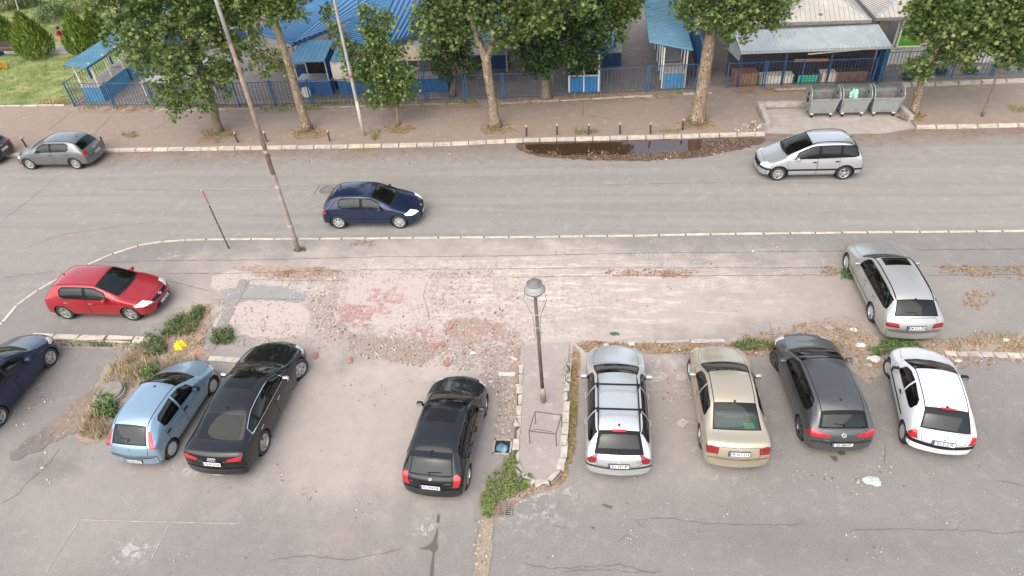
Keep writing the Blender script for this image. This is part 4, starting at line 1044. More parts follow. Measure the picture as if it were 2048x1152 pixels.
FK = [(-400, 330), (0, 309), (210, 299), (420, 295), (600, 292), (860, 287), (1030, 279), (1300, 272), (1530, 265)]
fk = smooth_line([Vector(G(x, y, ZF).to_2d()) for x, y in FK], 3)
FK2 = [(1832, 252), (1950, 250), (2060, 247), (2300, 243)]
fk2 = [Vector(G(x, y, ZF).to_2d()) for x, y in FK2]
kerb('far_kerb', fk, .88, .21, ZF + .012, .2, [CREAM, CREAM, CREAM2]); kerb('far_kerb', fk2, .88, .21, ZF + .012, .2, [CREAM, CREAM])
bay0, bay1 = fk[-1], fk2[0]
walk = [(p.x, p.y + .07) for p in fk] + [(8.15, 33.15), (14.9, 33.1), (15.0, 31.6)] + [(p.x, p.y + .07) for p in fk2] + [(60, 33.2), (60, 90), (-80, 90), (-80, 28.9)]
flat('pavement', walk, ZF, A_WALK, thick=.2)
flat('bin_bay', [(7.75, 30.62), (10.0, 30.35), (13.5, 30.42), (15.7, 31.15), (15.1, 31.75), (14.95, 33.12), (8.1, 33.12), (8.1, 31.4)], -.02, rough_mat('bay_concrete', (.30, .25, .215), (.40, .35, .31), 2.0, .9, 0, 30, .006), thick=.1)
# market paving: grey blocks with recessed joints
def block_mat(name, c1, c2, cm, bw=.2, bh=.1):
    m, nt, b = nmat(name); br = nt.nodes.new('ShaderNodeTexBrick'); nt.links.new(wpos(nt), br.inputs['Vector'])
    br.inputs['Scale'].default_value = 1; br.inputs['Brick Width'].default_value = bw; br.inputs['Row Height'].default_value = bh; br.inputs['Mortar Size'].default_value = .012
    br.inputs['Color1'].default_value = (*c1, 1); br.inputs['Color2'].default_value = (*c2, 1); br.inputs['Mortar'].default_value = (*cm, 1)
    n = noise(nt, .7, 6, .65, wpos(nt)); col = mixc(nt, mth(nt, 'MULTIPLY', n, .5), br.outputs['Color'], (.13, .12, .11))
    nt.links.new(col, b.inputs['Base Color']); b.inputs['Roughness'].default_value = .9; bump(nt, b, br.outputs['Fac'], -.01, .6); return m
flat('market_paving', [(-30.4, 35.0), (-5, 35.1), (6, 35.9), (60, 36.9), (60, 95), (-28.5, 95), (-29.6, 60)], ZF + .006, block_mat('market_blocks', (.235, .20, .178), (.17, .145, .13), (.08, .065, .055), .4, .2))
# lawn beyond the left corner
def grass_mat():
    m, nt, b = nmat('lawn'); p = wpos(nt); n = noise(nt, .5, 6, .7, p); n2 = noise(nt, 14, 4, .75, p)
    col = ramp(nt, mth(nt, 'ADD', mth(nt, 'MULTIPLY', n, .7), mth(nt, 'MULTIPLY', n2, .3)), [(.34, (.07, .11, .028)), (.47, (.15, .19, .05)), (.58, (.30, .30, .12))])
    nt.links.new(col, b.inputs['Base Color']); b.inputs['Roughness'].default_value = .95; bump(nt, b, n2, .04, .8); return m
LAWN = grass_mat()
flat('lawn', [(-80, 35.3), (-31.0, 35.0), (-31.2, 43.4), (-80, 44.6)], ZF + .004, LAWN); flat('lawn', [(-80, 46.0), (-31.4, 45.0), (-30.2, 95), (-90, 95)], ZF + .004, LAWN)
flat('footpath', [(-80, 44.61), (-31.2, 43.41), (-31.4, 44.99), (-80, 45.99)], ZF + .006, rough_mat('path_concrete', (.34, .29, .26), (.44, .39, .35), 2, .9))
kerb('lawn_edging', [Vector((-60, 35.1)), Vector((-31.2, 34.85))], 1.0, .10, ZF + .08, .12, [CREAM2])
# kerb between plaza and parking lot (left piece, right pieces)
kl = [Vector(G(x, y, .1).to_2d()) for x, y in ((60, 670), (115, 673), (200, 674), (300, 679))]
kerb('lot_kerb', kl, .98, .26, .11, .16, [CREAM, CREAM], jit=.03)
kr = [Vector(G(x, y, .05).to_2d()) for x, y in ((1175, 682), (1320, 681), (1462, 680))]
kerb('lot_kerb', kr, 1.05, .17, .055, .12, [CREAM2, CONC], skip=lambda m: .2 < m.x < 1.3, jit=.03)
kq = [Vector(G(x, y, .04).to_2d()) for x, y in ((1890, 706), (1960, 707), (2048, 711), (2200, 716))]
kerb('lot_kerb', kq, .36, .22, .045, .1, [CREAM2, CONC, CREAM], jit=.02)
kk_ = [Vector(G(x, y, .04).to_2d()) for x, y in ((415, 716), (520, 722))]
kerb('lot_kerb', kk_, 1.2, .22, .05, .1, [CREAM2], jit=.02)
# ---- island round the lamp post
isl = [(1042, 690), (1040, 760), (1037, 830), (1032, 900), (1034, 930), (1050, 958), (1080, 968), (1108, 955), (1125, 925), (1130, 850), (1135, 760), (1138, 685)]
il = smooth_line([Vector(G(x, y, .1).to_2d()) for x, y in isl], 5)
kerb('island_kerb', [p for p in il if p.y < 14.9], .42, .17, .13, .2, [CREAM2, CONC, CREAM2], jit=.035, gap=.05)
flat('island', [(p.x, p.y) for p in il], .085, asphalt('island_concrete', (.37, .31, .285), (.28, .24, .225), grain=.8), thick=.09)
# ---- broken patches laid over the near side
PZ = [0.004]
def patch(name, pts, mat, z=None, sub=3, wob=.10, **k):
    P = [Vector(G(x, y).to_2d()) for x, y in pts]; out = []
    for i in range(len(P)):
        a, b = P[i], P[(i + 1) % len(P)]; n = max(2, int((b - a).length / .16))
        for q in range(n):
            t = q / n; p = a.lerp(b, t); d = Vector((-(b - a).y, (b - a).x)).normalized(); out.append(p + d * rnd.uniform(-wob, wob) * .6)
    PZ[0] += .0008
    return flat(name, out, z or PZ[0], mat, **k)
DUSTC = rough_mat('dusty_concrete', (.31, .245, .222), (.45, .375, .34), 6.5, .95, 0, 26, .012, c3=(.39, .318, .288))
WHITEC = rough_mat('broken_white_concrete', (.30, .26, .23), (.50, .435, .385), 9, .9, 0, 20, .02)
GREYC = asphalt('grey_concrete_patch', (.24, .235, .225), (.29, .28, .27), grain=.6)
patch('concrete_patch', [(425, 552), (470, 540), (520, 548), (560, 560), (600, 575), (560, 590), (500, 578), (452, 588), (420, 575)], WHITEC)
patch('concrete_patch', [(440, 580), (500, 570), (560, 572), (612, 590), (600, 606), (520, 600), (450, 604)], GREYC)
patch('concrete_patch', [(425, 650), (455, 610), (500, 600), (600, 606), (625, 630), (610, 670), (560, 678), (450, 668)], DUSTC)
patch('concrete_patch', [(700, 560), (760, 545), (840, 548), (866, 566), (850, 600), (858, 640), (800, 652), (700, 648), (690, 610)], DUSTC)
patch('earth_patch', [(460, 535), (520, 530), (640, 538), (690, 545), (640, 560), (520, 552)], REDEARTH, wob=.18)
patch('earth_patch', [(620, 600), (660, 590), (670, 640), (690, 668), (640, 680), (625, 640)], rough_mat('rubble_bed', (.26, .20, .17), (.44, .37, .33), 9, .95, 0, 40, .03), wob=.18)
patch('earth_patch', [(700, 684), (780, 676), (860, 684), (880, 700), (850, 725), (780, 722), (720, 705)], EARTH, wob=.2)
patch('earth_patch', [(890, 642), (940, 636), (1010, 650), (1000, 680), (930, 690), (890, 670)], REDEARTH, wob=.2)
patch('earth_patch', [(960, 690), (1040, 700), (1050, 790), (1010, 880), (985, 870), (1000, 800), (965, 760)], rough_mat('rubble_bed_b', (.20, .15, .125), (.42, .35, .31), 9, .95, 0, 40, .03), wob=.2)
patch('earth_strip', [(1150, 684), (1300, 686), (1460, 690), (1530, 694), (1545, 712), (1370, 706), (1170, 702)], EARTH, wob=.15)
patch('earth_strip', [(1480, 668), (1540, 676), (1640, 640), (1700, 632), (1760, 680), (1880, 684), (2060, 672), (2100, 730), (1950, 712), (1880, 730), (1780, 735), (1740, 770), (1690, 730), (1560, 706), (1480, 700)], EARTH, wob=.2)
patch('earth_strip', [(1146, 690), (1160, 700), (1154, 800), (1146, 900), (1130, 960), (1100, 980), (1060, 985), (1010, 1030), (965, 1030), (965, 975), (1010, 930), (1040, 950), (1080, 975), (1115, 960), (1134, 925), (1138, 850), (1142, 760)], EARTH, wob=.1)
patch('earth_strip', [(300, 700), (350, 650), (400, 612), (422, 606), (420, 650), (400, 690), (440, 712), (340, 725), (290, 770), (240, 810), (215, 880), (170, 888), (150, 868), (185, 800), (205, 740), (250, 700)], EARTH, wob=.18)
patch('earth_strip', [(120, 684), (290, 690), (285, 700), (125, 696)], EARTH, wob=.1)
patch('earth_strip', [(962, 1034), (988, 1034), (984, 1100), (975, 1180), (945, 1180), (952, 1100)], rough_mat('gutter_stones', (.20, .155, .11), (.36, .29, .22), 12, .95, 0, 40, .03), wob=.06)
patch('mud_patch', [(100, 850), (60, 878), (20, 905), (25, 925), (70, 905), (110, 885)], rough_mat('dark_mud', (.13, .11, .10), (.20, .17, .155), 6, .9), wob=.15)
patch('mud_patch', [(200, 770), (150, 800), (100, 850), (110, 880), (160, 862), (185, 810)], rough_mat('mud', (.17, .125, .095), (.26, .20, .165), 6, .95), wob=.18)
patch('dirt_slot', [(404, 700), (412, 690), (480, 560), (500, 560), (428, 700)], asphalt('slot_concrete', (.28, .25, .235), (.22, .20, .19)), wob=.03)
# wet streak with drain
WET = plain('wet_dark', (.105, .085, .070), .55)
patch('wet_streak', [(857, 1170), (862, 1130), (866, 1104), (852, 1099), (836, 1098), (852, 1095), (864, 1086), (871, 1070), (874, 1056), (876, 1058), (873, 1084), (876, 1098), (868, 1110), (866, 1140), (864, 1170)], WET, wob=.015)
patch('wet_streak', [(875, 1028), (880, 1032), (878, 1048), (873, 1046)], WET, wob=.02)
for px_ in ([(1660, 912), (1674, 914), (1676, 922), (1668, 924)], [(1674, 902), (1688, 900), (1690, 910), (1680, 912)], [(1206, 1008), (1226, 1014), (1222, 1018), (1204, 1011)], [(1180, 1054), (1190, 1056), (1186, 1060)]): patch('oil_spot', px_, WET, wob=.02)
# brown wet road below the far kerb
DAMP = asphalt('damp_asphalt', (.085, .063, .050), (.115, .088, .072), grain=.8)
def spatch(name, pts, mat, z, wob=.06):
    P = [Vector(G(x, y, ZS).to_2d()) for x, y in pts]; out = []
    for i in range(len(P)):
        a, b = P[i], P[(i + 1) % len(P)]; n = max(2, int((b - a).length / .18))
        for q in range(n): p = a.lerp(b, q / n); out.append(p + Vector((rnd.uniform(-wob, wob), rnd.uniform(-wob, wob) * .8)))
    return flat(name, out, z, mat)
spatch('damp_asphalt', [(1030, 286), (1100, 283), (1300, 280), (1525, 274), (1535, 282), (1480, 300), (1400, 314), (1300, 322), (1180, 320), (1080, 312), (1040, 302)], DAMP, ZS + .004, .10)
pm, pnt, pb = nmat('puddle_water'); pb.inputs['Base Color'].default_value = (.05, .028, .017, 1); pb.inputs['Roughness'].default_value = .03; pb.inputs['Specular IOR Level'].default_value = .9
bump(pnt, pb, noise(pnt, 3, 3, .5, wpos(pnt)), .004, .25)
PUD = spatch('puddle', [(1040, 287), (1120, 284), (1300, 281), (1505, 275), (1495, 285), (1400, 299), (1330, 307), (1280, 310), (1200, 310), (1120, 311), (1066, 306), (1044, 297)], pm, ZS + .008, .05)
spatch('damp_asphalt', [(700, 300), (712, 292), (765, 290), (750, 300), (720, 305)], rough_mat('leafy_gutter', (.12, .09, .04), (.24, .19, .09), 9, .9), ZS + .004, .05)
# ---- cracks and seams as thin recessed lines
def ribbons(name, lines, w, z, mat, jag=.03, zz=ZN):
    mbb = MB()
    for ln in lines:
        P = [Vector(G(x, y, zz).to_2d()) for x, y in ln]; Q = []
        for a, b in zip(P, P[1:]):
            n = max(1, int((b - a).length / .14))
            for q in range(n): Q.append(a.lerp(b, q / n) + Vector((rnd.uniform(-jag, jag), rnd.uniform(-jag, jag))))
        Q.append(P[-1])
        L = []
        for i, p in enumerate(Q):
            d = (Q[min(i + 1, len(Q) - 1)] - Q[max(i - 1, 0)]).normalized(); nn = Vector((-d.y, d.x)); ww = w * rnd.uniform(.35, 1.1) * (1 if 0 < i < len(Q) - 1 else .2)
            L.append((p - nn * ww / 2, p + nn * ww / 2))
        for (a, b), (c, d) in zip(L, L[1:]): mbb.add([(a.x, a.y, z), (c.x, c.y, z), (d.x, d.y, z), (b.x, b.y, z)], [(0, 1, 2, 3)])
    o = mbb.build(name, mat); o['kind'] = 'structure'; return o
CRACK2 = plain('crack_soft', (.125, .108, .098), .95)
ribbons('pavement_seams', [[(200, 526), (300, 522), (512, 520), (760, 514), (1030, 512), (1300, 506), (1536, 504), (1700, 502)], [(1830, 500), (2080, 498)], [(330, 548), (512, 546), (700, 540), (1024, 538), (1200, 536), (1536, 536), (1700, 536)], [(0, 556), (60, 548), (110, 543)], [(1860, 534), (2080, 534)],
    [(500, 560), (650, 562), (700, 560)], [(1250, 550), (1400, 552), (1640, 550)], [(1850, 552), (2080, 548)], [(430, 585), (330, 560)], [(612, 600), (500, 597), (420, 600)], [(1024, 555), (1250, 552)]], .024, .012, SEAM, .018)
ribbons('cracks', [[(0, 1010), (40, 985), (60, 960), (100, 925), (120, 895)], [(1300, 1036), (1340, 1038), (1400, 1046), (1480, 1050), (1560, 1050), (1610, 1050)], [(1700, 1062), (1780, 1058), (1900, 1060), (2000, 1066), (2060, 1066)], [(1120, 1144), (1200, 1140), (1280, 1146), (1330, 1142)],
    [(1044, 1126), (1100, 1138), (1240, 1130), (1300, 1146)], [(1235, 1086), (1260, 1068)], [(1100, 1048), (1140, 1056)], [(530, 1122), (610, 1112), (700, 1120), (780, 1104), (812, 1096)], [(1770, 886), (1772, 935)], [(1610, 905), (1640, 918)], [(1300, 1036), (1270, 1042), (1290, 1056)],
    [(1930, 1040), (1910, 1062)], [(1540, 640), (1546, 668)], [(1990, 960), (2060, 975)], [(855, 562), (848, 590), (858, 640)], [(1136, 690), (1134, 760)], [(850, 560), (820, 548), (770, 546)]], .016, .014, CRACK2, .03)
ribbons('street_cracks', [[(230, 379), (400, 381), (620, 380)], [(0, 445), (60, 400), (110, 355)], [(640, 392), (760, 384)], [(1200, 370), (1400, 366), (1700, 366)], [(40, 500), (120, 470), (330, 440)]], .02, ZS + .006, SEAM, .02, ZS)
ribbons('pavement_cracks', [[(140, 226), (95, 262)], [(222, 232), (185, 272)], [(1340, 200), (1348, 214)], [(1166, 205), (1166, 236)], [(1180, 230), (1205, 236), (1225, 240)], [(800, 246), (770, 262)], [(1024, 258), (1040, 266)], [(1380, 232), (1430, 255)], [(360, 225), (300, 265)]], .035, ZF + .006, SEAM, .03, ZF)
PAINTW = rough_mat('worn_white_paint', (.25, .225, .21), (.46, .43, .41), 12, .8, bd=0)
ribbons('chalk_lines', [[(158, 1040), (230, 1042), (340, 1045), (480, 1048)], [(158, 1040), (130, 1085), (90, 1150)], [(340, 1045), (318, 1090), (300, 1125)]], .035, .0105, PAINTW, .01)
def splash(name, spots, mat, z, zz=ZN):
    mbb = MB()
    for x, y, r in spots:
        p = G(x, y, zz)
        for k in range(7):
            q = p + Vector((rnd.gauss(0, r * .5), rnd.gauss(0, r * .4), 0)); mbb.disc((q.x, q.y, z + rnd.uniform(0, .001)), r * rnd.uniform(.15, .5), 9, jit=.4, rnd=rnd)
    o = mbb.build(name, mat); o['kind'] = 'structure'; return o
splash('red_marks', [(140, 470, .14)], rough_mat('faded_red_paint', (.50, .24, .20), (.34, .22, .2), 20, .9, bd=0), ZS + .007, ZS)
# ---- red paving tiles that still show
TILE = [rough_mat('red_paving_tile', (.28, .15, .128), (.40, .27, .235), 7, .9, bscale=40, bd=.004), rough_mat('dusty_paving_tile', (.37, .25, .22), (.45, .34, .305), 7, .92, bscale=40, bd=.004), rough_mat('faded_paving_tile', (.33, .195, .17), (.42, .29, .255), 7, .92, bscale=40, bd=.004)]
def tilepatch(cx, cy, w, h, rz, p=.19, keep=.86, bias=0):
    root = empty('tile_paving', (0, 0, 0)); root['kind'] = 'structure'
    ms = []
    for m in TILE:
        q = MB(); a = p / 2 - .012; q.add([(-a, -a, -.02), (a, -a, -.02), (a, a, -.02), (-a, a, -.02), (-a + .006, -a + .006, 0), (a - .006, -a + .006, 0), (a - .006, a - .006, 0), (-a + .006, a - .006, 0)], [(0, 1, 5, 4), (1, 2, 6, 5), (2, 3, 7, 6), (3, 0, 4, 7), (4, 5, 6, 7)])
        e = q.mesh('paving_tile'); e.materials.append(m); ms.append(e)
    c = G(cx, cy); nx, ny = int(w / p), int(h / p); ca, sa = math.cos(rz), math.sin(rz)
    for i in range(nx):
        for j in range(ny):
            x, y = (i - nx / 2) * p, (j - ny / 2) * p; e = (abs(x) / (w / 2)) ** 2 + (abs(y) / (h / 2)) ** 2
            if rnd.random() > keep or e > rnd.uniform(.8, 1.9): continue
            o = bpy.data.objects.new('paving_tile', ms[0] if rnd.random() < .50 + bias - .25 * e else rnd.choice(ms[1:])); COL.objects.link(o); o.parent = root
            o.location = (c.x + x * ca - y * sa, c.y + x * sa + y * ca, .022 + rnd.uniform(-.004, .004)); o.rotation_euler = (rnd.uniform(-.02, .02), rnd.uniform(-.02, .02), rz)
tilepatch(714, 628, 1.35, 1.2, -.06, bias=.3); tilepatch(1066, 722, 1.15, 1.5, -.02, bias=.25); tilepatch(980, 668, 1.25, .45, 0, bias=.3); tilepatch(775, 596, 1.5, 1.6, -.06, keep=.7, bias=-.3); tilepatch(855, 662, 1.5, .5, 0, keep=.7, bias=-.2)
# ================================================================== RUBBLE, WEEDS, LITTER
def in_poly(x, y, P):
    c = False; j = len(P) - 1
    for i in range(len(P)):
        if (P[i][1] > y) != (P[j][1] > y) and x < (P[j][0] - P[i][0]) * (y - P[i][1]) / (P[j][1] - P[i][1]) + P[i][0]: c = not c
        j = i
    return c
def sample(P, n, z=0.0, rn=None, clump=0):
    rn = rn or rnd; W = [G(x, y, z) for x, y in P]; P2 = [(p.x, p.y) for p in W]
    x0, x1 = min(p[0] for p in P2), max(p[0] for p in P2); y0, y1 = min(p[1] for p in P2), max(p[1] for p in P2); out = []; tries = 0
    cl = []
    while len(out) < n and tries < n * 60:
        tries += 1
        if clump and cl and rn.random() < clump:
            c = rn.choice(cl); x, y = c[0] + rn.gauss(0, .14), c[1] + rn.gauss(0, .14)
        else:
            x, y = rn.uniform(x0, x1), rn.uniform(y0, y1)
            if clump and len(cl) < n / 14 + 3 and in_poly(x, y, P2): cl.append((x, y))
        if in_poly(x, y, P2): out.append((x, y))
    return out
STONE = [rough_mat('grey_rubble', (.25, .22, .20), (.40, .35, .32), 9, .95, bd=0), rough_mat('pink_rubble', (.34, .24, .21), (.47, .36, .32), 9, .95, bd=0), rough_mat('pale_rubble', (.44, .40, .355), (.60, .55, .50), 9, .95, bd=0), rough_mat('brick_rubble', (.30, .125, .095), (.40, .22, .175), 9, .95, bd=0), rough_mat('brown_rubble', (.10, .072, .056), (.20, .145, .115), 9, .95, bd=0)]
def rubble(name, regs, z, weights, smin=.02, smax=.09, label=None):
    mbb = MB(); idx = list(range(len(STONE)))
    for P, n in regs:
        for x, y in sample(P, n, z, clump=.72):
            s = smin + (smax - smin) * rnd.random() ** 3.2 * (1 if rnd.random() > .012 else 2.2); mi = rnd.choices(idx, weights)[0]; a = rnd.uniform(0, 6.28); h = s * rnd.uniform(.35, .8)
            vs = []
            k0 = 4 if s < .05 else 5
            for k in range(k0):
                t = a + 2 * math.pi * k / k0 + rnd.uniform(-.35, .35); r = s * .5 * rnd.uniform(.75, 1.35); vs.append((x + r * math.cos(t), y + r * math.sin(t), z - .005))
            for k in range(k0):
                v = vs[k]; q = rnd.uniform(.45, .85); vs.append((x + (v[0] - x) * q, y + (v[1] - y) * q, z + h * rnd.uniform(.6, 1)))
            mbb.add(vs, [tuple(range(k0, 2 * k0))] + [(k, (k + 1) % k0, k0 + (k + 1) % k0, k0 + k) for k in range(k0)], mi)
    o = mbb.build(name, STONE); o['kind'] = 'stuff'; tag(o, label, name.replace('_', ' ')); return o
MAIN = [(430, 600), (470, 545), (640, 540), (760, 545), (1000, 545), (1080, 560), (1100, 640), (1080, 700), (1045, 760), (1000, 800), (960, 740), (880, 745), (760, 720), (600, 700), (450, 690)]
rubble('rubble', [(MAIN, 3800), ([(615, 590), (670, 585), (700, 670), (640, 690)], 800), ([(690, 670), (890, 670), (960, 740), (880, 742), (720, 715)], 1900), ([(880, 635), (1020, 645), (1060, 700), (1040, 790), (1000, 800), (960, 740), (900, 710)], 2600),
    ([(960, 745), (1040, 745), (1042, 790), (1020, 870), (985, 880), (1000, 800)], 1700), ([(640, 535), (1000, 540), (1000, 556), (640, 556)], 260), ([(420, 600), (500, 600), (450, 680), (420, 690)], 260), ([(1045, 690), (1130, 690), (1125, 800), (1050, 800)], 260), ([(860, 545), (980, 540), (985, 556), (870, 560)], 200)],
    .012, [7, 8, 3.4, .8, 1.2], .014, .07, 'pinkish broken concrete and brick chips strewn over the torn-up plaza')
rubble('gravel', [([(1150, 684), (1560, 690), (1545, 712), (1170, 704)], 500), ([(1480, 668), (1700, 636), (1760, 680), (2060, 672), (2090, 728), (1760, 750), (1560, 706)], 900), ([(215, 690), (420, 606), (425, 660), (340, 725), (215, 885), (150, 868)], 300), ([(20, 900), (200, 760), (240, 800), (110, 890)], 200),
    ([(965, 975), (1040, 950), (1130, 960), (1060, 990), (1000, 1035)], 180), ([(950, 1034), (986, 1034), (975, 1175), (945, 1175)], 260), ([(1320, 735), (1400, 735), (1380, 860), (1330, 870)], 130), ([(0, 700), (200, 700), (200, 860), (0, 860)], 120), ([(0, 880), (2048, 900), (2048, 1152), (0, 1152)], 420), ([(430, 690), (960, 740), (800, 900), (560, 880)], 150),
    ([(1060, 480), (1640, 475), (1640, 660), (1150, 670)], 260), ([(1200, 960), (1200, 900), (1900, 930), (1950, 990)], 90)],
    .012, [4, 2, 5, .8, 2], .015, .06, 'small pale stones scattered along the dirt strips and over the asphalt')
rubble('rubble', [([(1465, 250), (1530, 238), (1530, 262), (1470, 266)], 150)], ZF + .004, [4, 2, 3, .3, 2], .03, .13, 'white broken stones left of the bin bay wall')
rubble('roadside_grit', [([(215, 302), (1030, 290), (1030, 330), (215, 330)], 300), ([(1040, 300), (1500, 300), (1400, 325), (1100, 322)], 420)], ZS + .009, [3, 1, 1, 1, 5], .02, .07, 'grit and leaves lying on the road along the far kerb')
# ---- leaf litter: small curled leaves
LITTER = [plain('dry_leaf_a', (.30, .155, .075), .9), plain('dry_leaf_b', (.20, .105, .055), .9), plain('dry_leaf_c', (.38, .23, .12), .9), plain('dry_leaf_d', (.26, .19, .09), .9)]
WLEAF = [plain('wet_leaf_a', (.11, .05, .03), .6), plain('wet_leaf_b', (.07, .035, .022), .6), plain('wet_leaf_c', (.20, .11, .055), .6), plain('wet_leaf_d', (.26, .17, .09), .7)]
def litter(name, regs, z, s0=.05, s1=.11, label=None, mats=None):
    mbb = MB()
    for P, n in regs:
        for x, y in sample(P, n, z, clump=.6):
            s = rnd.uniform(s0, s1) / 2; a = rnd.uniform(0, 6.28); ca, sa = math.cos(a) * s, math.sin(a) * s; h = rnd.uniform(.004, .03)
            mbb.add([(x - ca, y - sa, z + h), (x - sa * .6, y + ca * .6, z + rnd.uniform(0, .02)), (x + ca, y + sa, z + h * rnd.uniform(0, 1.5)), (x + sa * .6, y - ca * .6, z + rnd.uniform(0, .02))], [(0, 1, 2), (0, 2, 3)], rnd.randrange(4))
    o = mbb.build(name, mats or LITTER); o['kind'] = 'stuff'; tag(o, label, 'leaf litter'); return o
litter('leaf_litter', [([(1150, 682), (1560, 690), (1545, 712), (1170, 704)], 1300), ([(1480, 668), (1640, 640), (1760, 680), (2060, 672), (2090, 722), (1760, 745), (1560, 706)], 1300), ([(1144, 700), (1160, 700), (1150, 900), (1130, 960), (1122, 960), (1138, 850)], 400), ([(300, 700), (400, 606), (425, 606), (410, 690), (340, 725)], 700),
    ([(1880, 530), (2050, 530), (2050, 560), (1880, 548)], 260), ([(1200, 538), (1400, 540), (1380, 556), (1220, 552)], 300), ([(640, 533), (700, 545), (560, 560), (540, 545)], 220), ([(1930, 580), (2000, 580), (1960, 620), (1920, 610)], 120), ([(1030, 940), (1140, 940), (1120, 975), (1060, 990), (985, 1040), (960, 1030)], 400),
    ([(700, 480), (750, 480), (750, 492), (700, 492)], 60), ([(1640, 532), (1690, 532), (1690, 552), (1640, 552)], 80)], .014, label='brown dry leaves gathered on the strips of earth round the parked cars')
pits = [(437, 266, .9), (615, 264, 1.0), (797, 256, .8), (992, 256, .9), (1393, 246, .9), (1828, 232, .7)]
litter('leaf_litter', [([(x - 46 * s, y), (x - 30 * s, y - 9 * s), (x + 30 * s, y - 9 * s), (x + 46 * s, y + 2), (x + 20 * s, y + 14 * s), (x - 25 * s, y + 14 * s)], 420) for x, y, s in pits] + [([(150, 213), (930, 202), (1390, 182), (1395, 196), (930, 216), (150, 226)], 3200), ([(1460, 176), (1620, 172), (1620, 182), (1460, 188)], 260), ([(420, 262), (380, 290), (500, 284), (470, 262)], 300)], ZF + .012, .06, .13, 'fallen leaves round the tree feet and under the blue fence')
litter('leaf_litter', [([(1044, 300), (1200, 306), (1400, 300), (1500, 290), (1400, 318), (1200, 324), (1080, 314)], 500), ([(1050, 306), (1120, 311), (1280, 310), (1400, 300), (1440, 304), (1300, 322), (1180, 320), (1080, 314)], 800), ([(1034, 288), (1048, 290), (1060, 306), (1045, 300)], 200), ([(1400, 282), (1520, 276), (1500, 292), (1400, 304)], 700)], ZS + .012, .05, .12, 'wet dead leaves along the edge of the puddle', WLEAF)
for x, y, s in pits:
    c = G(x, y, ZF); o = flat('tree_pit', [(c.x + math.cos(t) * s * (1.15 + rnd.uniform(-.15, .15)), c.y + math.sin(t) * s * (.62 + rnd.uniform(-.1, .1))) for t in [k * math.pi / 10 for k in range(20)]], ZF + .005, EARTH)
flat('fence_strip', [(G(150, 214, ZF).x, G(150, 214, ZF).y)] + [tuple(G(x, y, ZF).to_2d()) for x, y in ((150, 224), (400, 224), (700, 222), (930, 214), (1200, 205), (1400, 192), (1400, 183), (1200, 194), (930, 205), (700, 209), (400, 214))], ZF + .007, EARTH)
# ---- weeds
GREEN = [plain('weed_green_a', (.085, .14, .035), .7), plain('weed_green_b', (.19, .26, .08), .7), plain('weed_green_c', (.05, .095, .032), .7)]
DRY = [plain('dry_grass_a', (.36, .28, .14), .9), plain('dry_grass_b', (.27, .20, .105), .9), plain('dry_grass_c', (.46, .38, .22), .9)]
OLIVE = plain('weed_olive', (.21, .20, .085), .8)
def weeds(name, regs, z, kind, hmin, hmax, label, leaf=.05, mats=None):
    mbb = MB(); mats = mats or (GREEN if kind != 'dry' else DRY)
    for P, n in regs:
        for x, y in sample(P, n, z, clump=.82):
            h = hmin + (hmax - hmin) * rnd.random() ** 1.6; a = rnd.uniform(0, 6.28); lean = rnd.uniform(.1, .6) * h; dx, dy = math.cos(a) * lean, math.sin(a) * lean; mi = rnd.randrange(3)
            if kind == 'leafy':
                for k in range(4):
                    t = rnd.uniform(.3, 1); b = rnd.uniform(0, 6.28); s = leaf * rnd.uniform(.6, 1.3); cx, cy, cz = x + dx * t, y + dy * t, z + h * t
                    ux, uy = math.cos(b) * s, math.sin(b) * s; mbb.add([(cx, cy, cz), (cx + ux * .6 - uy * .35, cy + uy * .6 + ux * .35, cz + s * .3), (cx + ux * 1.3, cy + uy * 1.3, cz - s * .1), (cx + ux * .6 + uy * .35, cy + uy * .6 - ux * .35, cz + s * .25)], [(0, 1, 2), (0, 2, 3)], mi)
            w = .006 if kind == 'leafy' else rnd.uniform(.006, .014)
            mbb.add([(x - math.sin(a) * w, y + math.cos(a) * w, z), (x + math.sin(a) * w, y - math.cos(a) * w, z), (x + dx * .5 + math.sin(a) * w * .7, y + dy * .5 - math.cos(a) * w * .7, z + h * .65), (x + dx, y + dy, z + h), (x + dx * .5 - math.sin(a) * w * .7, y + dy * .5 + math.cos(a) * w * .7, z + h * .65)], [(0, 1, 2, 4), (4, 2, 3)], mi)
    o = mbb.build(name, mats); o['kind'] = 'stuff'; tag(o, label, 'weeds'); return o
weeds('weeds', [([(320, 685), (330, 650), (370, 630), (400, 640), (392, 668), (350, 676)], 520), ([(272, 700), (300, 672), (325, 676), (338, 705), (300, 716)], 420), ([(385, 620), (410, 615), (405, 640), (385, 645)], 200), ([(425, 690), (430, 662), (465, 660), (468, 690)], 420)], .01, 'leafy', .08, .34, 'green leafy weeds between the red car and the yellow bag', mats=[GREEN[0], GREEN[2], OLIVE])
weeds('weeds', [([(195, 830), (200, 790), (235, 800), (232, 838)], 420), ([(288, 735), (318, 735), (312, 760), (290, 760)], 160)], .01, 'leafy', .1, .35, 'dark green weeds beside the round concrete lid', .07)
weeds('dry_weeds', [([(205, 770), (225, 720), (270, 695), (318, 715), (335, 735), (290, 765), (240, 790)], 1100), ([(155, 872), (165, 840), (200, 815), (225, 850), (205, 885)], 600), ([(330, 715), (400, 710), (390, 730), (330, 740)], 150)], .01, 'dry', .08, .40, 'dry straw coloured weeds behind the light blue car')
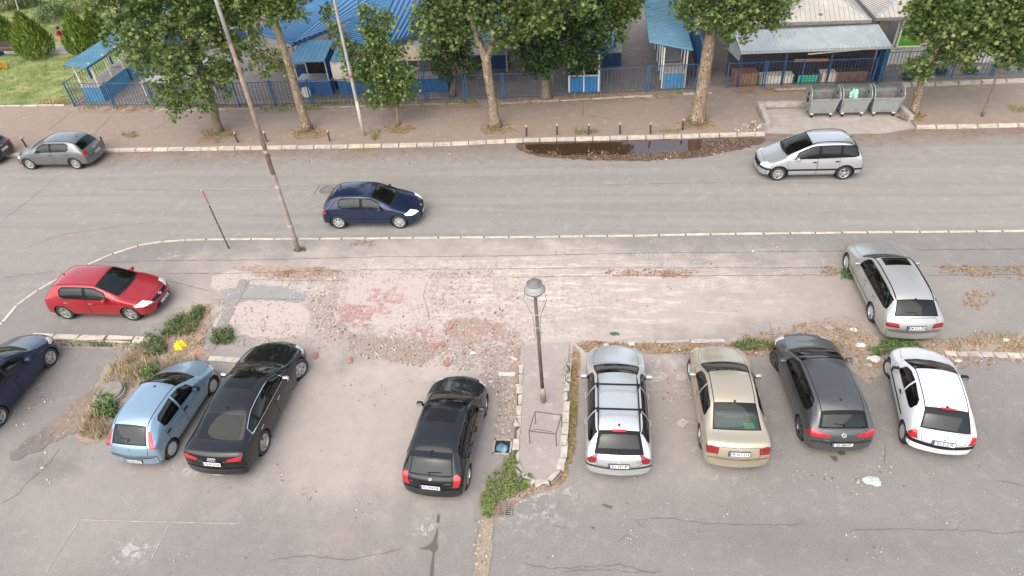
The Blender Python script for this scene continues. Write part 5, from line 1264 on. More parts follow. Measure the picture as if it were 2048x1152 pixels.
weeds('weeds', [([(965, 1010), (975, 960), (1020, 915), (1068, 955), (1062, 975), (1000, 1010)], 480), ([(962, 1030), (965, 985), (990, 1000), (985, 1035)], 260), ([(1010, 925), (1030, 905), (1036, 930), (1016, 940)], 120)], .01, 'leafy', .04, .20, 'bright green weeds round the foot of the lamp post island', .05, mats=[GREEN[0], GREEN[1], OLIVE])
weeds('weeds', [([(1138, 740), (1156, 720), (1154, 850), (1146, 920), (1120, 968), (1080, 985), (1090, 975), (1128, 925)], 1300)], .01, 'blade', .04, .13, 'low olive weeds along the right kerb of the island', mats=[GREEN[1], DRY[1], DRY[0]])
weeds('weeds', [([(1130, 735), (1140, 735), (1138, 780), (1130, 780)], 60), ([(1460, 690), (1500, 680), (1550, 690), (1545, 700), (1480, 702)], 260), ([(1730, 700), (1780, 684), (1830, 686), (1850, 700), (1760, 712), (1740, 712)], 330), ([(1680, 560), (1692, 500), (1704, 510), (1712, 560)], 260), ([(1760, 680), (1830, 676), (1830, 690), (1760, 694)], 200)], .01, 'leafy', .05, .2, 'green weeds between the pale silver estate and the row of cars', .04)
weeds('dry_weeds', [([(1640, 690), (1660, 650), (1720, 650), (1760, 690), (1700, 720), (1650, 712)], 420), ([(1880, 690), (1950, 665), (2060, 665), (2060, 700), (1900, 706)], 520), ([(1470, 672), (1530, 676), (1560, 700), (1480, 700)], 350)], .01, 'dry', .04, .18, 'dry yellow weeds on the dirt strip at right')
weeds('weeds', [([(120, 682), (290, 688), (285, 697), (125, 693)], 420)], .01, 'blade', .04, .14, 'thin weeds along the white kerb stones at left')
weeds('weeds', [([(150, 212), (930, 203), (1390, 184), (1390, 190), (930, 209), (150, 220)], 1500), ([(1150, 262), (1200, 262), (1190, 268), (1150, 270)], 240), ([(520, 216), (640, 212), (650, 222), (520, 224)], 400), ([(1310, 262), (1360, 258), (1360, 265), (1310, 268)], 120), ([(742, 262), (765, 258), (760, 280), (744, 282)], 160)], ZF + .01, 'blade', .08, .3, 'weeds growing under the blue fence and beside the bollards', mats=[GREEN[0], GREEN[1], DRY[0]])
weeds('weeds', [([(x - 30 * s, y), (x + 30 * s, y), (x + 20 * s, y + 9 * s), (x - 20 * s, y + 9 * s)], 260) for x, y, s in pits] + [([(240, 268), (270, 264), (280, 272), (255, 278)], 220), ([(2018, 212), (2060, 210), (2060, 226), (2024, 224)], 300)], ZF + .01, 'blade', .05, .2, 'tufts of grass at the feet of the street trees', mats=[DRY[0], DRY[1], GREEN[1]])
weeds('weeds', [([(583, 504), (590, 496), (612, 496), (612, 504)], 140)], .01, 'blade', .05, .16, 'small tuft at the foot of the tall leaning pole')
weeds('lawn_grass', [([(-60, 205), (130, 205), (180, 150), (200, 112), (-60, 118)], 9000)], ZF + .01, 'blade', .05, .16, 'dry yellow green lawn left of the market fence', mats=[plain('lawn_a', (.25, .28, .08), .9), plain('lawn_b', (.38, .37, .15), .9), plain('lawn_c', (.15, .20, .05), .9)])
weeds('lawn_grass', [([(-60, 85), (230, 85), (300, 0), (-60, -10)], 6000)], ZF + .01, 'blade', .06, .2, 'dark green lawn beyond the footpath', mats=[plain('lawn_d', (.06, .10, .03), .9), plain('lawn_e', (.09, .13, .04), .9), plain('lawn_f', (.04, .07, .02), .9)])
# ---- litter and loose things
def thing_mesh(name, mbx, mat, label, cat, smooth=False, group=None):
    o = mbx.build(name, mat, None, smooth); return tag(o, label, cat, group)
def crumple(name, x, y, r, h, mat, label, cat, z=.012, n=14, asp=1.0):
    c = G(x, y, z); m = MB(); rings = [(1, 0), (.8, .5), (.5, .85), (.15, .75)]; vs = []
    for k, (rr, hh) in enumerate(rings):
        for i in range(n):
            a = 2 * math.pi * i / n; q = r * rr * (1 + rnd.uniform(-.3, .3)); vs.append((c.x + q * math.cos(a), c.y + q * asp * math.sin(a), z + h * hh * (1 + rnd.uniform(-.5, .5)) * (1 if k else 0)))
    fs = [(k * n + i, k * n + (i + 1) % n, (k + 1) * n + (i + 1) % n, (k + 1) * n + i) for k in range(3) for i in range(n)] + [tuple(3 * n + i for i in range(n))]
    m.add(vs, fs); return thing_mesh(name, m, mat, label, cat)
crumple('plastic_bag', 361, 692, .21, .20, plain('yellow_plastic', (.75, .56, .01), .4), 'crumpled yellow plastic bag lying by the green weeds', 'bag')
crumple('plastic_sheet', 1745, 962, .22, .03, plain('clear_plastic', (.42, .45, .41), .3), 'flat translucent plastic lid on the asphalt below the white car', 'litter', asp=.62)
WP = plain('litter_white', (.58, .56, .52), .8)
for x, y, r, lab in ((1748, 718, .22, 'torn white paper left of the nose of the white car'), (1722, 690, .14, 'crumpled white paper in the dry weeds behind the grey hatchback'), (1262, 688, .12, 'white paper at the kerb above the silver estate with roof bars'), (1213, 690, .09, 'small white bottle at the left end of the broken kerb'),
                     (1916, 722, .10, 'white paper scrap right of the nose of the white car'), (2012, 680, .10, 'white paper scrap in the weeds by the right edge'), (1706, 660, .13, 'grey white paper beside the rear wheel of the pale estate'), (945, 706, .11, 'white lump lying in the rubble above the black hatchback')):
    crumple('paper_scrap', x, y, r, .06, WP, lab, 'litter', asp=.6)
crumple('plastic_rag', 1230, 668, .16, .06, plain('green_plastic', (.05, .12, .08), .6), 'dark green rag on the plaza above the silver estate', 'rag', asp=.45)
crumple('plastic_rag', 395, 704, .13, .05, plain('orange_plastic', (.55, .20, .05), .5), 'orange scrap just below the yellow bag', 'litter', asp=.6)
def brick(x, y, rz, mat, lab, d=(.25, .12, .065)):
    c = G(x, y, .012); m = MB(); m.box((0, 0, d[2] / 2), d, taper=.96); o = m.build('brick', mat); o.location = (c.x, c.y, .015); o.rotation_euler = (rnd.uniform(-.1, .1), rnd.uniform(-.1, .1), rz); tag(o, lab, 'brick', 'loose bricks in the rubble')
BR = STONE[3]
for x, y, lab in ((632, 712, 'orange brick alone right of the black saloon bonnet'), (868, 694, 'red brick half under rubble at the middle of the plaza edge'), (884, 690, 'red brick right beside the drain hole rubble'), (893, 728, 'red brick above the roof of the black hatchback'), (901, 655, 'brick on the dusty slab left of the lamp post'), (700, 722, 'brick end lying in the gravel right of the orange one')):
    brick(x, y, rnd.uniform(0, 3), BR, lab)
def board(x0, y0, x1, y1, w, mat, lab, name='plank', z=.03, t=.03):
    a, b = G(x0, y0, z), G(x1, y1, z + .02); m = MB(); m.bar(a, b, w, t); tag(m.build(name, mat), lab, name.replace('_', ' '))
WOODP = rough_mat('pale_plank', (.46, .38, .30), (.62, .53, .43), 8, .85)
board(998, 748, 1030, 749, .16, WOODP, 'pale short plank in the rubble left of the lamp post'); board(1022, 714, 1034, 720, .10, WOODP, 'small wood chip near the lamp post')
board(1358, 842, 1372, 850, .3, WHITEC, 'flat broken cement lump between the silver estate and the beige saloon', 'cement_lump', .01, .03)
for x, y, lab in ((1735, 730, 'pale stone slab left of the white car'), (1658, 655, 'pale stone by the weeds under the pale estate')): board(x - 8, y, x + 8, y + 2, .14, CONC, lab, 'stone', .02, .05)
# ================================================================== FENCES, MARKET, BINS, POLES
def corr_mat(name, c, c2, rough=.32):
    m, nt, b = nmat(name); p = wpos(nt); n = noise(nt, .8, 6, .7, p); n2 = noise(nt, 7, 5, .7, p)
    col = mixc(nt, step(nt, n, .42, .72), c, c2); col = mixc(nt, mth(nt, 'MULTIPLY', step(nt, n2, .56, .75), .45), col, (.25, .17, .12)); nt.links.new(col, b.inputs['Base Color'])
    b.inputs['Roughness'].default_value = rough; b.inputs['Metallic'].default_value = .3; return m
BLUER = corr_mat('blue_sheet', (.018, .13, .29), (.035, .17, .34)); BLUEL = corr_mat('faded_blue_sheet', (.065, .20, .32), (.11, .26, .37)); TEAL = corr_mat('teal_sheet', (.030, .13, .20), (.075, .20, .27))
GREYR = corr_mat('galvanised_sheet', (.42, .45, .45), (.55, .57, .56), .4); CREAMR = corr_mat('cream_sheet', (.58, .52, .45), (.72, .67, .60), .6)
BLUEP_ = rough_mat('blue_panel', (.02, .085, .22), (.035, .13, .30), 3, .6, bd=0); DBLUE = rough_mat('dark_blue_panel', (.012, .035, .10), (.02, .055, .15), 3, .65, bd=0); LBLUE = rough_mat('light_blue_panel', (.05, .18, .33), (.10, .27, .42), 3, .6, bd=0)
POSTW = rough_mat('cream_post', (.50, .46, .38), (.70, .66, .57), 6, .7, bd=0); FBLUE = rough_mat('fence_blue', (.018, .065, .155), (.045, .13, .25), 5, .55, bd=0); FDARK = rough_mat('fence_dark_blue', (.020, .040, .085), (.045, .085, .16), 5, .6, bd=0)
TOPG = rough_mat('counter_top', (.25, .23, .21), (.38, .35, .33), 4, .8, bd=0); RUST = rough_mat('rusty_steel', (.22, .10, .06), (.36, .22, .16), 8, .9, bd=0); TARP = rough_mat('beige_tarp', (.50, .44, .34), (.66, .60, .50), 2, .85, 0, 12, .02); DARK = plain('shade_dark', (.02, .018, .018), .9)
def corr(P00, P10, P11, P01, mat, parent, pitch=.2, h=.06, name='roof_sheet'):
    """corrugated sheet; ribs run P00->P10, repeated towards P01"""
    a, b, c, d = [Vector(p) for p in (P00, P10, P11, P01)]; n = max(2, int((d - a).length / pitch)); N = (b - a).cross(d - a).normalized()
    if N.z < 0: N = -N
    m = MB(); vs = []
    for i in range(n):
        for t, hh in ((0, 0), (.35, 0), (.5, h), (.85, h)):
            k = (i + t) / n; vs.append(a.lerp(d, k) + N * hh); vs.append(b.lerp(c, k) + N * hh)
    vs += [d, c]; m.add(vs, [(2 * i, 2 * i + 1, 2 * i + 3, 2 * i + 2) for i in range(len(vs) // 2 - 1)]); return m.build(name, mat, parent)
def post(parent, x, y, z0, z1, mat=POSTW, w=.07, name='post'):
    m = MB(); m.box((x, y, (z0 + z1) / 2), (w, w, z1 - z0)); return m.build(name, mat, parent)
def counter(parent, x0, x1, y0, y1, zt, mat, top=TOPG, z0=ZF + .006):
    m = MB(); m.box(((x0 + x1) / 2, (y0 + y1) / 2, (z0 + zt) / 2), (x1 - x0, y1 - y0, zt - z0)); m.build('counter', mat, parent)
    m = MB(); m.box(((x0 + x1) / 2, (y0 + y1) / 2, zt + .02), (x1 - x0 + .08, y1 - y0 + .08, .04)); m.build('counter_top', top, parent)
# ---- fences
def fence(name, pts, H, label, sp=.17, mat=FBLUE, bmat=FDARK, pan=2.35, z0=ZF + .01, lean=0.0, cnt=[0], bw=.022):
    root = empty(name, label=label, cat='fence'); L = 0
    bar = MB(); bar.box((0, 0, 0), (bw, bw, 1)); bme = bar.mesh('bar'); bme.materials.append(bmat); pm_ = MB(); pm_.box((0, 0, 0), (.06, .06, 1)); pme = pm_.mesh('fence_post'); pme.materials.append(mat)
    for a, b in zip(pts, pts[1:]):
        a, b = Vector(a), Vector(b); d = b - a; n = max(1, round(d.length / pan)); ang = math.atan2(d.y, d.x)
        for i in range(n):
            p, q = a.lerp(b, i / n), a.lerp(b, (i + 1) / n)
            for dd in ((.0,) if i == 0 else (-.06, .06)):
                o = bpy.data.objects.new('fence_post', pme); COL.objects.link(o); o.parent = root; r = p + d.normalized() * dd; o.location = (r.x, r.y, z0 + H / 2 + .03); o.scale = (1, 1, H + .06); o.rotation_euler = (rnd.uniform(-.02, .02), lean + rnd.uniform(-.015, .015), ang)
            for zz, ww in ((z0 + .10, .035), (z0 + H - .02, .04)):
                m = MB(); m.bar((p.x, p.y, zz), (q.x, q.y, zz + rnd.uniform(-.02, .02)), ww, .03); m.build('rail', bmat if zz < 1 else mat, root)
            k = int((q - p).length / sp)
            for j in range(1, k):
                o = bpy.data.objects.new('bar', bme); COL.objects.link(o); o.parent = root; r = p.lerp(q, j / k); o.location = (r.x, r.y, z0 + .10 + (H - .12) / 2); o.scale = (1, 1, H - .12); o.rotation_euler = (rnd.uniform(-.01, .01), lean + rnd.uniform(-.02, .02), ang)
        o = bpy.data.objects.new('fence_post', pme); COL.objects.link(o); o.parent = root; o.location = (b.x, b.y, z0 + H / 2); o.scale = (1, 1, H); o.rotation_euler = (0, 0, ang)
    return root
def g2(x, y, z=ZF): p = G(x, y, z); return (p.x, p.y)
fence('metal_fence', [g2(150, 213), g2(480, 214), g2(700, 208), g2(930, 201)], 1.42, 'dark blue bar fence along the pavement left of the forked tree', sp=.20)
fence('metal_fence', [g2(935, 201), g2(1080, 196), g2(1200, 189), g2(1390, 180)], 1.42, 'blue bar fence along the pavement right of the forked tree', sp=.19)
fence('metal_fence', [g2(150, 212), (-30.9, 44.5)], 1.42, 'blue side fence between the lawn and the roofed market tables', sp=.26)
fence('metal_fence', [g2(1452, 176), g2(1600, 170), g2(1742, 167)], 1.35, 'blue bar fence in front of the grey roofed shed', sp=.17, pan=2.5)
fence('metal_fence', [g2(1760, 167), g2(1900, 161), g2(2060, 155), g2(2200, 151)], 1.5, 'blue bar fence on the low kerb at the right edge', sp=.17, z0=ZF + .16, bmat=FBLUE, pan=2.3)
kw = [Vector(g2(x, y, ZF + .1)) for x, y in ((1640, 175), (1800, 169), (2060, 159), (2300, 150))]
kerb('low_wall', kw, 1.15, .26, ZF + .15, .3, [CREAM2, CONC], jit=.02)
kw = [Vector(g2(x, y, ZF + .02)) for x, y in ((1000, 206), (1390, 187), (1640, 175))]
kerb('fence_footing', kw, 1.6, .2, ZF + .04, .1, [CREAM2, CONC], skip=lambda m: rnd.random() < .35, jit=.03)
kw = [Vector(g2(x, y, ZF + .02)) for x, y in ((222, 219), (560, 217), (930, 206))]
kerb('fence_footing', kw, 1.5, .14, ZF + .03, .08, [CREAM2, CONC], skip=lambda m: rnd.random() < .45, jit=.03)
z = ZF + .006
# ---- roofed table row at the left
t = empty('market_stall', label='long row of blue market tables under a narrow blue roof beside the lawn', cat='market stall')
counter(t, -30.0, -28.85, 35.3, 38.2, .95, LBLUE); counter(t, -30.0, -28.85, 38.5, 41.2, .95, LBLUE); counter(t, -30.0, -28.85, 41.6, 45.0, .95, LBLUE)
for y in (35.4, 36.8, 38.1, 39.4, 40.8, 42.2, 43.6, 45.0):
    for x in (-29.95, -28.9): post(t, x, y, .9, 2.35)
corr((-30.15, 34.9, 2.45), (-28.80, 34.9, 2.25), (-28.80, 46.0, 2.25), (-30.15, 46.0, 2.45), TEAL, t, .25, .03)
m = MB(); m.bar((-28.81, 34.9, 2.20), (-28.81, 46.0, 2.20), .05, .08); m.bar((-30.1, 34.9, 2.4), (-30.1, 46, 2.4), .05, .08); m.build('roof_beam', FBLUE, t)
# ---- white tables under the first tree
for i, (x, y) in enumerate(((-26.6, 36.0), (-25.4, 38.6), (-23.9, 36.2))):
    t = empty('market_table', label=('white framed empty table nearest the roofed blue row', 'white framed table behind, hidden by the leaves of the leftmost street tree', 'white framed table right of the leftmost tree trunk')[i], cat='table', group='white market tables')
    for dx in (0, 1.6):
        for dy in (0, .9): post(t, x + dx, y + dy, z, .85, POSTW, .06, 'leg')
    m = MB(); m.box((x + .8, y + .45, .88), (1.8, 1.1, .05)); m.build('tabletop', rough_mat('white_top', (.26, .25, .23), (.36, .34, .32), 4, .8, bd=0) if i == 0 else bpy.data.materials['white_top'], t)
# ---- far stalls at the top left
for i, (x, y, lab) in enumerate(((-25.9, 45.2, 'small stall with white posts and a dark blue counter, behind the tall rusty pole'), (-21.5, 48.2, 'far stall with a pale blue roof at the top edge right of the rusty pole'))):
    t = empty('market_stall', label=lab, cat='market stall')
    for dx in (0, 1.9):
        for dy in (0, 1.5): post(t, x + dx, y + dy, z, 2.2)
    counter(t, x, x + 1.9, y, y + .9, .85, DBLUE); corr((x - .2, y + 1.9, 2.5), (x - .2, y - .4, 2.15), (x + 2.2, y - .4, 2.15), (x + 2.2, y + 1.9, 2.5), BLUER, t)
# ---- big blue roofs on posts (a: left/near, b: middle/valley...), located where the photo shows them
def big_roof(label, quads, posts, counters, mats):
    t = empty('market_roof', label=label, cat='market roof')
    for i, (q, pitch) in enumerate(quads):
        P = [G(*c) for c in q]; corr(P[0], P[1], P[2], P[3], mats[i % len(mats)], t, pitch * 1.35, .10)
        m = MB(); m.bar(P[0] - Vector((0, 0, .05)), P[3] - Vector((0, 0, .05)), .06, .1); m.bar(P[1] - Vector((0, 0, .05)), P[2] - Vector((0, 0, .05)), .06, .1); m.build('roof_beam', FBLUE, t)
    for x, y, zt in posts:
        post(t, *G(x, y, 0).to_2d(), z, zt, rough_mat('grey_post', (.26, .23, .2), (.38, .35, .31), 5, .8, bd=0) if 'grey_post' not in bpy.data.materials else bpy.data.materials['grey_post'], .08)
    for c in counters: counter(t, *c)
    return t
big_roof('large bright blue corrugated roof between the leaning plane tree and the grey pole',
    [(((513, 68, 3.0), (584, 90, 2.55), (702, -12, 2.55), (610, -30, 3.0)), .17), (((584, 90, 2.55), (700, -14, 2.6), (812, -14, 2.75), (655, 62, 2.75)), .24)],
    [(600, 150, 2.4), (640, 128, 2.5), (672, 128, 2.6), (712, 92, 2.6), (740, 70, 2.6), (782, 45, 2.6), (545, 140, 2.5)], [(-18.6, -16.4, 38.4, 39.4, .85, DBLUE), (-15.0, -13.6, 39.8, 42.5, .85, DBLUE)], [BLUER, BLUER])
big_roof('second bright blue corrugated roof right of the grey pole, half hidden by the small tree',
    [(((668, 78, 2.6), (748, 96, 2.6), (795, -18, 2.9), (760, -18, 2.9)), .17), (((748, 96, 2.6), (795, -14, 2.9), (905, -10, 2.8), (845, 66, 2.5)), .24)],
    [(700, 150, 2.4), (760, 150, 2.4), (850, 112, 2.3), (880, 90, 2.3)], [(-12.9, -11.2, 38.6, 39.6, .85, DBLUE)], [BLUER, BLUER])
big_roof('third blue corrugated roof seen through the crown of the forked tree',
    [(((930, 80, 2.5), (1012, 88, 2.5), (1070, -16, 2.7), (950, -16, 2.7)), .17), (((1012, 88, 2.5), (1070, -14, 2.7), (1120, -14, 2.6), (1050, 70, 2.4)), .24)],
    [(945, 150, 2.4), (1015, 146, 2.4), (1035, 120, 2.3)], [(-7.5, -5.1, 39.0, 40.0, .9, DBLUE)], [BLUEL, BLUER])
big_roof('fourth blue corrugated roof above the blue kiosk, behind leaves',
    [(((1090, 92, 2.5), (1196, 106, 2.5), (1200, -16, 2.8), (1085, -16, 2.8)), .17), (((1196, 106, 2.5), (1200, -14, 2.8), (1238, -14, 2.6), (1232, 90, 2.3)), .24)],
    [(1105, 165, 2.3), (1228, 128, 2.2), (1196, 130, 2.3)], [(.4, 1.5, 39.0, 41.0, .85, DBLUE)], [TEAL, BLUEL])
# ---- two small stalls at the fence
for i, (x0, x1, lab) in enumerate(((-16.9, -14.9, 'small blue roofed stall with an open dark front, right of the leaning plane trunk'), (-14.5, -12.5, 'small blue roofed stall with a white rust stained tarp over its front'))):
    t = empty('market_stall', label=lab, cat='market stall')
    for x in (x0 + .08, x1 - .08):
        for y in (35.75, 37.3): post(t, x, y, z, 2.2 if y < 36 else 2.5)
    counter(t, x0, x1, 35.7, 36.7, .88, BLUEP_, GREYR); corr((x0, 37.55, 2.55), (x0, 35.3, 2.12), (x1 + .05, 35.3, 2.12), (x1 + .05, 37.55, 2.55), BLUEL, t, .26, .03)
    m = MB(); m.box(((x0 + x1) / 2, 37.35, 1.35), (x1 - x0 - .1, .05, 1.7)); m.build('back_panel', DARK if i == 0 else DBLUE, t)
    m = MB(); m.box((x1 - .03, 36.5, 1.3), (.04, 1.6, 1.6)); m.build('side_panel', BLUEP_, t)
    if i:
        n = 14; m = MB(); vs = []
        for k in range(n + 1):
            for y, zz in ((35.40, 2.08), (35.38, 1.85), (35.36, 1.55), (35.42, 1.2), (35.5, .98)): vs.append((x0 - .05 + (x1 - x0 - .35) * k / n, y + .03 * math.sin(k * 1.9 + zz * 4), zz + .02 * math.sin(k * 1.3)))
        m.add(vs, [(k * 5 + j, (k + 1) * 5 + j, (k + 1) * 5 + j + 1, k * 5 + j + 1) for k in range(n) for j in range(4)]); m.build('tarp', rough_mat('stained_tarp', (.66, .60, .52), (.74, .69, .62), 1.3, .8, 0, 10, .01, c3=(.50, .27, .10)), t, True)
# ---- tarp roofed stall with stacked frames
t = empty('market_stall', label='stall with tan tarp roof and blue front behind the fence, left of the forked tree', cat='market stall')
for x in (-10.3, -8.2):
    for y in (35.9, 38.2): post(t, x, y, z, 2.0)
counter(t, -10.4, -8.15, 35.75, 36.6, .9, BLUEP_); m = MB(); m.add([(-10.9, 36.2, 1.75), (-8.0, 36.2, 1.72), (-7.9, 37.2, 2.15), (-10.9, 37.3, 2.2), (-8.0, 38.6, 2.1), (-10.9, 38.6, 2.0)], [(0, 1, 2, 3), (3, 2, 4, 5)]); m.build('tarp_roof', rough_mat('tan_tarp', (.33, .26, .18), (.46, .38, .28), 3, .9, 0, 12, .03), t)
m = MB(); m.box((-9.5, 37.9, 2.2), (2.6, 1.2, .03)); m.build('cloth_roof', rough_mat('faded_cloth', (.18, .18, .25), (.33, .32, .36), 5, .95, bd=0), t)
for k in range(6): m = MB(); m.bar((-10.2 + k * .35, 35.8, 1.0), (-10.1 + k * .35, 36.1, 1.55), .05); m.build('stacked_leg', RUST if k % 2 else FBLUE, t)
m = MB(); m.bar((-10.3, 35.9, 1.3), (-8.3, 35.9, 1.3), .05); m.bar((-10.3, 36.0, 1.55), (-8.3, 36.0, 1.5), .05); m.build('stacked_rail', FDARK, t)
crate = MB(); crate.box((0, 0, .12), (.42, .3, .24)); o = crate.build('crate', rough_mat('red_crate', (.4, .06, .04), (.5, .1, .07), 5, .7, bd=0)); o.location = (-8.3, 37.6, 2.22); tag(o, 'red box lying on the cloth roof of the tan stall', 'box')
# ---- blue kiosk with white corner posts
t = empty('kiosk', label='half height blue kiosk with white corner posts, right of the dark leafed tree', cat='kiosk'); x0, x1, y0, y1 = -1.38, .22, 35.45, 36.9
for x in (x0, (x0 + x1) / 2, x1):
    for y in (y0, y1): post(t, x, y, z, 2.25, rough_mat('white_post', (.62, .60, .55), (.75, .73, .68), 6, .6, bd=0) if 'white_post' not in bpy.data.materials else bpy.data.materials['white_post'], .10 if x != (x0 + x1) / 2 else .07)
TM = rough_mat('blue_tile', (.03, .17, .42), (.05, .24, .50), 9, .5, bd=0)
m = MB(); m.box((0, 0, 0), (.235, .03, .11)); tme = m.mesh('tile'); tme.materials.append(TM)
m = MB(); m.box(((x0 + x1) / 2, y0 + .03, .50), (x1 - x0 - .08, .05, .86)); m.build('front_panel', FBLUE, t)
for i in range(6):
    for j in range(7): o = bpy.data.objects.new('tile', tme); COL.objects.link(o); o.parent = t; o.location = (x0 + .18 + i * .248, y0 - .005, z + .08 + j * .122)
for (a, b, c, d) in ((x0, y0, x1, y0), (x0, y0, x0, y1), (x1, y0, x1, y1)): m = MB(); m.bar((a, b, .98), (c, d, .98), .09, .05); m.build('ledge', bpy.data.materials['white_post'], t)
for x in (x0 + .02, x1 - .02): m = MB(); m.box((x, (y0 + y1) / 2, .5), (.04, y1 - y0 - .1, .86)); m.build('side_panel', BLUEP_, t)
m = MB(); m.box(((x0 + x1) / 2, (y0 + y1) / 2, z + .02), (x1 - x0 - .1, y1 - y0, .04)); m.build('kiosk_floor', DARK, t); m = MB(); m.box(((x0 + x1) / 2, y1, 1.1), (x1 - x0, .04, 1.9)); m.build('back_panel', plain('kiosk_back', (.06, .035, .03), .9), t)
corr((x0 - .2, y1 + .3, 2.45), (x0 - .2, y0 - .1, 2.3), (x1 + .2, y0 - .1, 2.3), (x1 + .2, y1 + .3, 2.45), BLUEL, t, .25, .02)
m = MB(); m.box((.05, y1 - .1, 2.0), (.55, .04, .3)); m.build('sign_board', LBLUE, t)
# ---- long stall with teal roof running away from the fence
t = empty('market_stall', label='long teal roofed stall with white posts running back from the fence', cat='market stall')
counter(t, 3.65, 4.75, 35.7, 37.0, .92, LBLUE, rough_mat('pale_top', (.36, .34, .31), (.46, .44, .4), 3, .7, bd=0)); counter(t, 3.7, 4.7, 37.4, 39.6, .9, DBLUE); counter(t, 3.7, 4.7, 40.0, 45.0, .9, DBLUE)
for y in (35.75, 36.9, 38.2, 39.6, 41.5, 43.5):
    for x in (3.62, 4.82): post(t, x, y, z, 2.3, bpy.data.materials['white_post'], .07)
P = [G(1298, 86, 2.55), G(1386, 103, 2.3), G(1352, -22, 2.3), G(1283, -22, 2.55)]
for k in range(4):
    a, b = k / 4, (k + 1) / 4 + .01; corr(P[0].lerp(P[3], a) + Vector((0, 0, .012 * k)), P[1].lerp(P[2], a) + Vector((0, 0, .012 * k)), P[1].lerp(P[2], b) + Vector((0, 0, .012 * k)), P[0].lerp(P[3], b) + Vector((0, 0, .012 * k)), TEAL, t, .21, .085)
t = empty('panel_fence', label='solid blue sheet fence running back beside the long teal roof', cat='fence')
for k in range(6):
    y = 36.4 + k * 1.7; x = 5.75
    m = MB(); m.bar((x, y, 1.0), (x, y + 1.64, 1.0), 1.9, .03, up=(1, 0, 0)); m.build('fence_panel', BLUEP_, t); post(t, x, y, z, 2.0, FBLUE, .08, 'fence_post')
    m = MB(); m.bar((x, y, 1.97), (x, y + 1.66, 1.97), .06, .05); m.build('rail', LBLUE, t)
# ---- shed with the low galvanised roof
t = empty('shed', label='low open shed with a pale galvanised roof behind the fence and bins', cat='shed')
corr((7.2, 36.75, 2.62), (7.45, 35.35, 2.08), (14.95, 35.75, 2.02), (14.55, 37.15, 2.62), GREYR, t, .19, .035)
m = MB(); m.add([(7.15, 36.8, 2.6), (7.45, 35.35, 2.06), (7.45, 35.5, 1.55), (7.1, 36.9, 1.6)], [(0, 1, 2, 3)]); m.build('gable_sheet', GREYR, t)
m = MB(); m.bar((7.45, 35.36, 2.03), (14.95, 35.76, 1.97), .05, .10); m.bar((7.2, 36.8, 2.58), (14.55, 37.2, 2.58), .08, .16); m.build('roof_beam', GREYR, t)
for x in (7.6, 9.9, 12.2, 14.6): post(t, x, 35.75 + (x - 7.6) * .05, z, 2.0, FDARK, .09)
m = MB(); m.box((11.0, 37.3, 1.2), (7.6, .08, 2.3)); m.build('back_wall', plain('shed_back', (.055, .045, .05), .9), t)
m = MB(); m.bar((10.9, 35.75, 1.75), (14.5, 35.85, 1.95), .05); m.build('white_pipe', POSTW, t)
m = MB(); m.box((14.75, 36.3, 1.0), (.06, 1.1, 1.9)); m.build('side_panel', FBLUE, t)
def boxthing(name, c, d, mat, lab, cat, slats=0, rz=.05):
    t = empty(name, (c[0], c[1], z), rz, lab, cat)
    if slats:
        m = MB(); m.box((0, 0, d[2] / 2), (d[0] - .06, d[1] - .06, d[2] - .04)); m.build('crate_core', plain('crate_shadow', (.05, .04, .035), .9), t)
        for k in range(slats): m = MB(); m.box((0, -d[1] / 2, (k + .5) * d[2] / slats), (d[0], .025, d[2] / slats * .8)); m.build('slat', mat, t)
        for sx in (-1, 1): m = MB(); m.box((sx * (d[0] / 2 - .03), -d[1] / 2 - .02, d[2] / 2), (.06, .02, d[2])); m.build('crate_post', mat, t)
    else:
        m = MB(); m.box((0, 0, d[2] / 2), d, taper=.97); m.build('box_body', mat, t); m = MB(); m.box((0, 0, d[2] + .015), (d[0] + .05, d[1] + .05, .03)); m.build('box_lid', mat, t)
boxthing('stacked_box', (8.0, 36.3), (1.25, .7, .62), rough_mat('rusty_brown_sheet', (.21, .10, .06), (.32, .17, .11), 4, .8, bd=0), 'rusty brown chest at the left end of the shed', 'chest')
boxthing('stacked_box', (9.6, 36.2), (1.7, .6, .45), POSTW, 'cream low chest behind the fence, left of the green crate', 'chest'); boxthing('crate', (11.15, 36.2), (1.0, .6, .5), rough_mat('green_crate', (.05, .36, .22), (.08, .45, .30), 4, .6, bd=0), 'bright green crate in the shed behind the fence', 'crate', 4)
boxthing('crate', (13.4, 36.3), (1.5, .7, .62), rough_mat('brown_crate', (.15, .08, .055), (.25, .15, .10), 4, .8, bd=0), 'brown wooden crate at the right end of the shed', 'crate', 5); boxthing('stacked_box', (12.3, 36.3), (.8, .6, .48), TARP, 'beige box between the green and the brown crate', 'box')
t = empty('shelf_table', label='long orange edged table with dark top in the shed', cat='table'); m = MB(); m.box((12.1, 36.9, 1.0), (3.6, .5, .05)); m.build('tabletop', plain('table_dark', (.06, .05, .05), .8), t); m = MB(); m.box((11.4, 36.63, 1.08), (1.7, .03, .14)); m.build('table_edge', rough_mat('orange_board', (.55, .22, .06), (.6, .3, .1), 4, .7, bd=0), t)
for x in (10.4, 13.8): post(t, x, 36.9, z, .97, FDARK, .06, 'leg')
